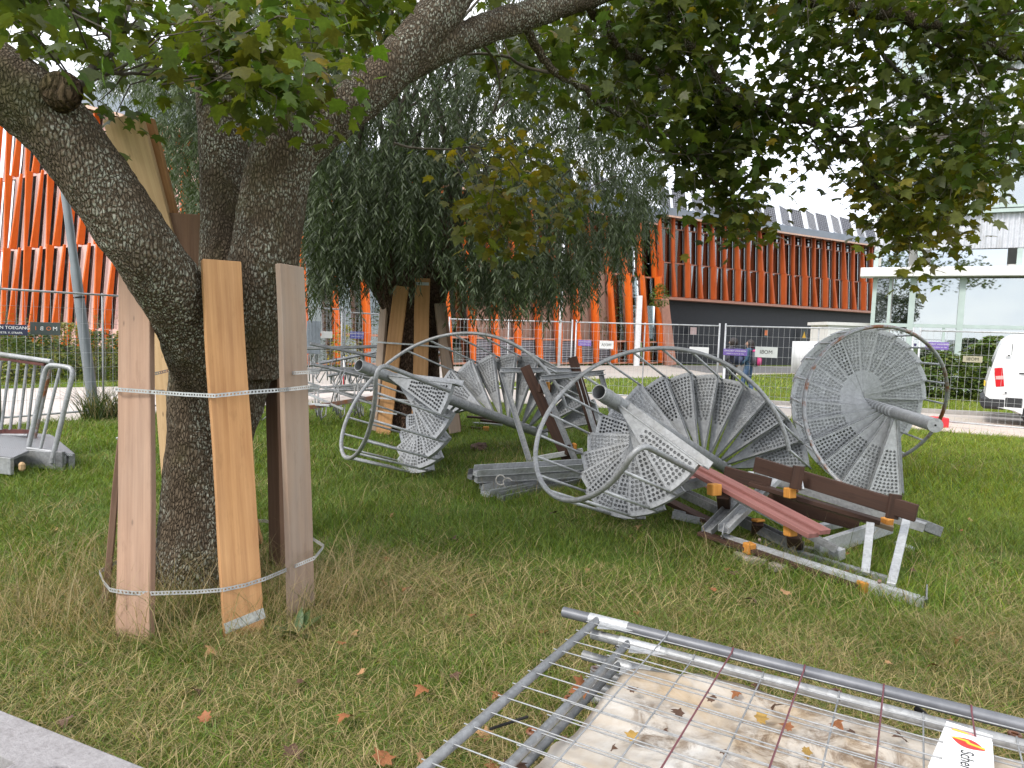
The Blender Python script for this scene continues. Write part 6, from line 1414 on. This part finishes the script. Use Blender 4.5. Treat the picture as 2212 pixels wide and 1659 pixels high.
tl = lv_('tail_lamp', MB().box((.215, .012, 1.035), (.15, .05, .40), Matrix.Rotation(rad(-8), 3, 'Y') @ Matrix.Identity(3)), RLENS, False, .012); lv_('lamp_band', MB().box((.222, -.004, 1.03), (.135, .03, .07), Matrix.Rotation(rad(-8), 3, 'Y')), CLENS, False, .004, tl)
lv_('tail_lamp', MB().box((.215, W - .012, 1.035), (.15, .05, .40)), RLENS, False, .012)
lv_('bumper', MB().box((.16, W / 2, .49), (.46, W + .02, .27)), BLKP, False, .06); lv_('side_skirt', MB().box((.50, .005, .52), (.30, .03, .20)), BLKP, False, .01)
for z in (1.50, .72):
    lv_('hinge', MB().box((.33, -.004, z), (.09, .03, .055)), bpy.data.materials['white_van_paint'], False, .006); lv_('hinge_pin', MB().box((.35, -.022, z), (.03, .015, .03)), BLKP)
lv_('door_rail', MB().box((1.3, .0, 1.14), (1.5, .02, .022)), BLKP); lv_('door_seam', MB().box((.40, .055, 1.3), (.010, .012, 1.15)), BLKP); lv_('rear_window', MB().box((.05, W / 2, 1.38), (.03, 1.3, .42), Matrix.Rotation(rad(-14), 3, 'Y')), GLASS_D)
lv_('plate', MB().box((-.01, W / 2, .86), (.02, .5, .11)), flat('yellow_plate', (.75, .55, .05), .5))
for cx in (.98, 4.05):
    for y in (.12, W - .12):
        w_ = empty('wheel', (0, 0, 0)); w_.parent = van; w_.matrix_basis = Matrix.Translation((cx, y, .33)) @ Matrix.Rotation(rad(90), 4, 'X')
        link('tyre', MB().tube([(0, 0, -.11), (0, 0, -.09), (0, 0, .09), (0, 0, .11)], [.29, .33, .33, .29], 28).mesh('tyre', BLKP, True), w_, local=True); link('rim', MB().tube([(0, 0, .105 if y < 1 else -.105), (0, 0, .118 if y < 1 else -.118)], [.21, .19], 20).mesh('rim', M['galv'], True), w_, local=True)
# ------------------------------------------------------------------ shrubs and weeds
def bush(name, c, r, h, n, size, col, label, cat, T=OVAL, TF=OVAL_F, group=None, mat=None, var=.35, droop=.3, stems=7, base=.0):
    root = empty(name, c, label, cat, group); c = np.array(c)
    a = RNG.uniform(0, 2 * np.pi, n); q = RNG.random(n) ** .45; z = RNG.random(n)
    prof_ = np.sin(np.pi * (.18 + .80 * z) ** .8) ** .6
    P = np.stack([c[0] + r * q * prof_ * np.cos(a), c[1] + r * q * prof_ * np.sin(a), c[2] + base + (h - base) * z], 1)
    f = 2.6 / max(r, .3); k = np.array([mnoise.noise(Vector(p) * f) for p in P]); P = P[k > -.22]; n = len(P)
    y, nn = leaf_dirs(n, droop); y[:, :2] += (P - c)[:, :2] / r
    K = np.array(col)[None] * RNG.uniform(1 - var, 1 + var, (n, 1)) * np.stack([RNG.uniform(.8, 1.3, n), np.ones(n), RNG.uniform(.7, 1.2, n)], 1)
    V, F, cc = scatter_leaves(P, y, nn, RNG.uniform(.7, 1.25, n) * size, T, TF, K)
    o = link('foliage', np_mesh('foliage', V, F, mat or M['plant'], cc), root); o['kind'] = 'stuff'
    b = MB()
    for i in range(stems):
        j = random.randrange(n); p0 = Vector(c) + Vector((random.uniform(-.15, .15) * r, random.uniform(-.15, .15) * r, 0)); b.tube([p0, p0.lerp(Vector(P[j]), .5) + Vector((0, 0, .1 * h)), Vector(P[j])], [.012, .009, .004], 5, False)
    b.build('stems', M['twig'], root, kind='stuff'); return root
# weeds and low bushes before the left wing
LANCE = np.array([(0, 0, 0), (.10, .35, .02), (.085, .65, 0), (0, 1, -.08), (-.085, .65, 0), (-.10, .35, .02)], np.float32)
spots = [(-14.6, 17.6, 1.0, 1.15, 'yel'), (-13.2, 18.6, .9, 1.2, 'grn'), (-12.1, 18.0, 1.0, 1.25, 'dk'), (-11.2, 19.2, .95, 1.3, 'dk'), (-12.9, 20.6, 1.1, 1.5, 'yel'), (-10.4, 19.6, .8, 1.0, 'yel'), (-14.9, 20.2, 1.2, 1.4, 'grn'), (-16.8, 19.0, 1.2, 1.3, 'yel'), (-9.6, 20.6, .8, 1.1, 'yel'), (-11.4, 21.6, 1.1, 1.5, 'yel'), (-13.6, 16.9, .7, .8, 'yel'), (-10.2, 18.8, .6, .7, 'grn'), (-17.5, 21.5, 1.4, 1.6, 'grn'), (-12.0, 17.0, .6, .6, 'yel')]
cols = {'yel': (.19, .20, .04), 'grn': (.10, .15, .03), 'dk': (.05, .085, .02)}
nm = {'yel': 'yellow-green', 'grn': 'mid-green', 'dk': 'dark green'}
where = ['at the left edge of the weed bed', 'left of the dark bushes behind the fence', 'behind the fence left of the lamp post', 'right beside the lamp post behind the fence', 'at the foot of the left wing', 'right of the lamp post near the building', 'far behind on the left', 'farthest left in the weed bed', 'beside the rosy board behind the path', 'tall against the pink panels', 'low at the path edge on the left', 'low at the path edge by the lamp post', 'deep in the left corner of the bed', 'small at the front of the bed']
for (x, y, r_, h, k), w in zip(spots, where): bush('weed_bush', (x, y, 0), r_, h, int(1500 * r_ * h), .10, cols[k], '%s weed bush %s' % (nm[k], w), 'bush', group='weed bushes before the pink facade')
# tall flowering stalks
b = MB(); LPp = []
for i in range(170):
    x, y = random.uniform(-17, -9.2), random.uniform(17.2, 22.5); h = random.uniform(.8, 1.9); p0 = Vector((x, y, 0)); p1 = p0 + Vector((random.gauss(0, .12), random.gauss(0, .12), h)); b.tube([p0, p0.lerp(p1, .5), p1], [.006, .005, .003], 4, False)
    for q in range(26): t_ = random.uniform(.35, 1.0); LPp.append(np.array(p0.lerp(p1, t_)) + RNG.normal(0, .06 * (1.25 - t_), 3))
b.build('weed_stalks', M['twig'], kind='stuff'); P = np.array(LPp); n = len(P); y, nn = leaf_dirs(n, .1)
V, F, cc = scatter_leaves(P, y, nn, RNG.uniform(.05, .12, n), LANCE, OVAL_F, np.array((.24, .22, .045))[None] * RNG.uniform(.6, 1.3, (n, 1)) * np.stack([RNG.uniform(.7, 1.2, n), np.ones(n), RNG.uniform(.6, 1.4, n)], 1)); link('weeds', np_mesh('weeds', V, F, M['plant'], cc))['kind'] = 'stuff'
# bushes before the metal building
for x, y, r_, h, lab in ((14.6, 21.6, 1.15, 2.0, 'tallest leafy bush in front of the metal building'), (13.3, 22.0, 1.0, 1.5, 'leafy bush left of the tallest bush at the metal building'), (16.0, 21.0, 1.1, 1.6, 'leafy bush right behind the white van'), (12.6, 22.8, .8, 1.1, 'small leafy bush partly hidden by the end-on staircase'), (17.4, 20.0, 1.2, 1.7, 'leafy bush hidden mostly behind the van roof')):
    bush('leafy_bush', (x, y, 0), r_, h, int(1500 * r_ * h), .16, (.10, .15, .035), lab, 'bush', group='bushes before the metal building')
# oleanders inside the glazed bays
for k, (x, yy, h) in enumerate(((4.6, .75, 3.6), (5.9, .7, 4.2), (7.2, .8, 3.4), (8.5, .7, 3.9), (9.7, .8, 3.2), (19.6, .8, 4.2), (21.0, .7, 3.6), (22.4, .8, 4.4))):
    p = S1.P(x, yy + .2, 0); p.z = .1
    bush('oleander', tuple(p), .62, h, 900, .24, (.13, .20, .055), 'tall oleander behind the glass of the %s' % ('middle wing left of the willow' if k < 5 else 'bays beside the salmon pillar'), 'oleander', LANCE, OVAL_F, group='oleanders behind the %s glass' % ('left' if k < 5 else 'right'))
p = S1.P(23.0, -.6, 0); bush('climbing_bush', (p.x, p.y, 3.3), .55, 1.3, 700, .14, (.10, .17, .04), 'green climbing bush tuft beside the salmon corner pillar', 'bush')
p = S1.P(3.8, -1.2, 0); bush('yellow_shrub', (p.x, p.y, 0), .7, 1.7, 800, .12, (.26, .25, .04), 'yellow-green shrub before the glass beside the greyed board', 'shrub')

# ------------------------------------------------------------------ grass
def blades(x, y, h, w, lean, col, seg=2, z0=None):
    n = len(x); a = RNG.uniform(0, 2 * np.pi, n); fa = RNG.uniform(0, 2 * np.pi, n)
    dx, dy = np.cos(a) * lean, np.sin(a) * lean; wx, wy = np.cos(fa) * w / 2, np.sin(fa) * w / 2
    Z = np.zeros(n) if z0 is None else z0
    if seg == 2:
        V = np.empty((n, 5, 3)); mh = h * .55
        V[:, 0] = np.stack([x - wx, y - wy, Z - .005], 1); V[:, 1] = np.stack([x + wx, y + wy, Z - .005], 1)
        V[:, 2] = np.stack([x - wx * .8 + dx * .35, y - wy * .8 + dy * .35, Z + mh], 1); V[:, 3] = np.stack([x + wx * .8 + dx * .35, y + wy * .8 + dy * .35, Z + mh], 1)
        V[:, 4] = np.stack([x + dx, y + dy, Z + h], 1); T = np.array([(0, 1, 3), (0, 3, 2), (2, 3, 4)])
    else:
        V = np.empty((n, 3, 3)); V[:, 0] = np.stack([x - wx, y - wy, Z - .005], 1); V[:, 1] = np.stack([x + wx, y + wy, Z - .005], 1); V[:, 2] = np.stack([x + dx, y + dy, Z + h], 1); T = np.array([(0, 1, 2)])
    k = V.shape[1]; F = (T[None] + (np.arange(n) * k)[:, None, None]).reshape(-1, 3)
    return V.reshape(-1, 3), F, np.repeat(col, k, 0)
def field(n, y0, y1, spread, power=1.0):
    """random spots in the fan of ground the viewer could see, a little wider than the view"""
    y = (y0 ** 2 + (y1 ** 2 - y0 ** 2) * RNG.random(n)) ** .5; x = RNG.uniform(-1, 1, n) * spread * y
    return x, y
def hard(x, y): return inside(PATH, x, y) | inside(PLAZA, x, y)
def dryness(x, y):
    d = .62 * np.exp(-((y - 3.0) / 1.9) ** 2) + .85 * np.exp(-(((x + .75) / .65) ** 2 + ((y - 4.5) / .55) ** 2)) + .35 * np.exp(-(((x - 2.2) / .8) ** 2 + ((y - 3.1) / .5) ** 2)) + .30 * np.exp(-(((x + 1.9) / 1.1) ** 2 + ((y - 4.1) / .8) ** 2))
    d += .28 * np.clip((6.5 - y) / 3.5, 0, 1) - .25 * np.clip((x - 1.5) / 3, 0, 1) * np.clip((y - 4) / 3, 0, 1)
    return np.clip(d + (vnoise(x, y, .55) - .5) * .75 + (vnoise(x + 9, y, .16) - .5) * .45, 0.02, .97)
def grass_col(x, y):
    n = len(x); d = dryness(x, y); lush = vnoise(x + 31, y + 7, 1.3)
    g = np.stack([.085 + .035 * lush, .128 + .05 * lush, np.full(n, .022)], 1)
    sunlit = np.clip((x - 2.0) / 3.0, 0, 1) * np.clip((y - 5.5) / 2.5, 0, 1); far = np.clip((y - 12) / 8, 0, 1)  # right lawn blades lightened, its sunlight put into their colour
    g = g * (1 - np.maximum(sunlit, far))[:, None] + np.array([.165, .215, .028])[None] * np.maximum(sunlit, far)[:, None]
    straw = np.array([.30, .235, .115])[None] * RNG.uniform(.55, 1.35, (n, 1)); is_straw = RNG.random(n) < d * .62
    g = g * RNG.uniform(.55, 1.45, (n, 1)) * np.stack([RNG.uniform(.8, 1.3, n), np.ones(n), RNG.uniform(.6, 1.4, n)], 1)
    g[is_straw] = straw[is_straw]; return g * 1.4, d
VV, FF, KK, off = [], [], [], 0
def add_grass(V, F, K):
    global off
    VV.append(V); FF.append(F + off); KK.append(K); off += len(V)
for n, y0, y1, sp, hs, ws, seg in ((105000, 1.7, 4.2, .88, (.035, .085), .0036, 2), (110000, 4.2, 7.5, .85, (.04, .10), .0050, 2), (105000, 7.5, 13.0, .85, (.05, .11), .0078, 2), (80000, 13.0, 22.0, .85, (.06, .12), .013, 1), (45000, 22.0, 42.0, .80, (.07, .14), .03, 1)):
    x, y = field(n, y0, y1, sp); k = ~hard(x, y) & ~((y > 24) & (x < -2)); k &= ((x + 1.92) ** 2 + (y - 4.45) ** 2 > .26 ** 2) & (vnoise(x + 3, y + 5, .22) + RNG.random(len(x)) * .6 > .38); x, y = x[k], y[k]
    c, d = grass_col(x, y); tall = vnoise(x + 17, y + 3, .5); h = RNG.uniform(hs[0], hs[1], len(x)) * (.6 + .9 * tall); lean = h * RNG.uniform(.25, 1.5, len(x)) * (1 + d)
    h = h * np.where(RNG.random(len(x)) < d * .5, .5, 1.0)
    add_grass(*blades(x, y, h, RNG.uniform(.7, 1.4, len(x)) * ws, lean, c, seg))
V = np.concatenate(VV); F = np.concatenate(FF); K = np.concatenate(KK)
link('grass', np_mesh('grass', V, F, M['grass'], K))['kind'] = 'stuff'
print('grass tris', len(F))
# long dry stalks, thick round the maple
VV, FF, KK, off = [], [], [], 0
def stalks(n, cx, cy, rx, ry, h0, h1, lean, w=.0030):
    a = RNG.uniform(0, 2 * np.pi, n); q = np.sqrt(RNG.random(n)); x = cx + rx * q * np.cos(a); y = cy + ry * q * np.sin(a); h = RNG.uniform(h0, h1, n)
    k = ((x + 1.92) ** 2 + (y - 4.45) ** 2 > .30 ** 2); x, y, h = x[k], y[k], h[k]; n = len(x)
    c = np.array([.42, .32, .17])[None] * RNG.uniform(.55, 1.2, (n, 1)); g = RNG.random(n) < .25; c[g] = np.array([.13, .16, .04]) * RNG.uniform(.7, 1.3, (g.sum(), 1))
    add_grass(*blades(x, y, h, RNG.uniform(.7, 1.3, n) * w, h * RNG.uniform(.3, lean, n), c, 2))
stalks(900, -1.75, 3.95, .95, .55, .12, .42, 1.6); stalks(500, -1.95, 4.1, 1.3, .8, .10, .5, 1.0); stalks(800, -.85, 4.45, .62, .45, .04, .16, 3.2, .0034); stalks(350, -1.0, 4.1, .5, .35, .05, .25, 2.5)
stalks(260, -2.7, 3.9, .7, .6, .15, .42, .9); stalks(500, .2, 3.3, 3.0, 1.5, .06, .2, 2.2); stalks(300, .4, 2.6, 1.6, .8, .05, .18, 2.5); stalks(220, 2.5, 4.6, 1.6, 1.2, .1, .35, 1.4); stalks(130, 6.0, 9.5, 1.4, 1.0, .12, .4, 1.6, .006); stalks(260, -1.0, 7.5, 2.5, 1.5, .1, .3, 1.2, .004); stalks(120, 1.6, 4.7, .8, .6, .15, .4, 1.2)
V = np.concatenate(VV); F = np.concatenate(FF); K = np.concatenate(KK); link('dry_grass', np_mesh('dry_grass', V, F, M['grass'], K))['kind'] = 'stuff'
# tuft at the lamp post
def tuft(c, n, h, lab, col, r_=.35):
    c = np.array(c); a = RNG.uniform(0, 2 * np.pi, n); q = np.sqrt(RNG.random(n)) * r_ * .45; x = c[0] + q * np.cos(a); y = c[1] + q * np.sin(a); hh = RNG.uniform(.4, 1, n) * h
    k = np.array(col)[None] * RNG.uniform(.6, 1.4, (n, 1)); s_ = RNG.random(n) < .3; k[s_] = np.array([.3, .24, .12]); V, F, K = blades(x, y, hh, np.full(n, .012), hh * RNG.uniform(.3, 1.1, n), k, 2)
    return tag(link('grass_tuft', np_mesh('grass_tuft', V, F, M['grass'], K)), lab, 'grass tuft')
g = G(222, 905); tuft((g.x, g.y), 420, .62, 'long grass tuft at the foot of the leaning lamp post', (.06, .09, .025), .7)
g = G(1510, 895); tuft((g.x, g.y), 160, .35, 'grass tuft growing under the middle staircase treads', (.10, .15, .03))
# plants with a seed head left of the board
for (u, v, h, lab) in ((438, 960 + 30, .38, ''), ):
    pass
g = G(441, 1000); b = MB(); b.tube([g, g + Vector((.02, 0, .22)), g + Vector((.01, 0, .40))], [.005, .004, .002], 5, False)
rt_ = empty('seed_weed', g, 'single pale seeding weed on the lawn left of the rosy board', 'weed'); b.build('stem', M['twig'], rt_); P = np.array([np.array(g + Vector((.015, 0, random.uniform(.12, .42)))) + RNG.normal(0, .022, 3) for _ in range(90)]); y, nn = leaf_dirs(90, 0); V, F, cc = scatter_leaves(P, y, nn, RNG.uniform(.02, .06, 90), LANCE, OVAL_F, np.array((.22, .24, .09))[None] * RNG.uniform(.7, 1.3, (90, 1))); link('foliage', np_mesh('foliage', V, F, M['plant'], cc), rt_)['kind'] = 'stuff'
# broad dock leaves by the front board
g = G(640, 1372); rt_ = empty('dock_plant', g, 'dark broad-leaved dock plant at the foot of the front boards', 'plant'); 
dk = mat_leaf_solid('dock_leaf', (.07, .10, .035), .2)
dm_ = np_mesh('dock_leaf', LANCE * np.array([1.6, 1, 1]), OVAL_F, dk)
for i in range(9):
    a = i * .75; m = Matrix.Rotation(a, 4, 'Z') @ Matrix.Rotation(rad(random.uniform(15, 60)), 4, 'X') @ Matrix.Scale(random.uniform(.12, .2), 4); link('leaf', dm_, rt_, m, local=True)

# ------------------------------------------------------------------ fallen leaves
fl_m = [flat('dead_leaf_' + n, c, .7, 0, .3, 30) for n, c in (('rust', (.27, .10, .035)), ('tan', (.36, .20, .09)), ('dark', (.09, .045, .025)), ('ochre', (.36, .22, .05)))]
cur = MAPLE.copy(); cur[:, 2] += .35 * (np.abs(cur[:, 0]) ** 1.4) + .12 * np.sin(cur[:, 1] * 4); fl_me = [np_mesh('fallen_leaf', cur, MAPLE_F, m_) for m_ in fl_m]
def fallen(p, s, k, label, group, name='fallen_leaf'):
    m = Matrix.Translation(p) @ Matrix.Rotation(random.uniform(0, 6.28), 4, 'Z') @ Matrix.Rotation(random.gauss(0, .35), 4, 'X') @ Matrix.Rotation(random.gauss(0, .3), 4, 'Y') @ Matrix.Scale(s, 4)
    return tag(link(name, fl_me[k], None, m), label, 'leaf', group)
for i in range(85):
    y = random.uniform(2.0, 6.5); x = random.uniform(-.7, .72) * y
    fallen(Vector((x, y, random.uniform(.02, .05))), random.uniform(.045, .085), random.choice((0, 0, 1, 1, 2)), 'small curled brown maple leaf fallen in the grass', 'brown leaves fallen in the grass')
for (u, v, s, k) in ((1112, 1645, .085, 2), (1265, 1478, .08, 0), (1365, 1495, .04, 2), (1540, 1515, .04, 2), (1600, 1497, .045, 0), (1470, 1550, .05, 2), (1366, 1600, .045, 3), (1705, 1578, .05, 0), (1640, 1560, .05, 3), (1800, 1560, .055, 0), (1850, 1588, .04, 2), (1955, 1600, .05, 2), (2005, 1548, .045, 3), (1668, 1535, .05, 2), (1430, 1580, .03, 2), (1640, 1488, .035, 2), (1320, 1620, .03, 2), (1220, 1600, .03, 2), (1735, 1615, .045, 3), (1560, 1620, .03, 2)):
    fallen(onp(u, v, -.082), s, k, 'dead leaf lying on the stained white tarpaulin', 'dead leaves on the tarpaulin')
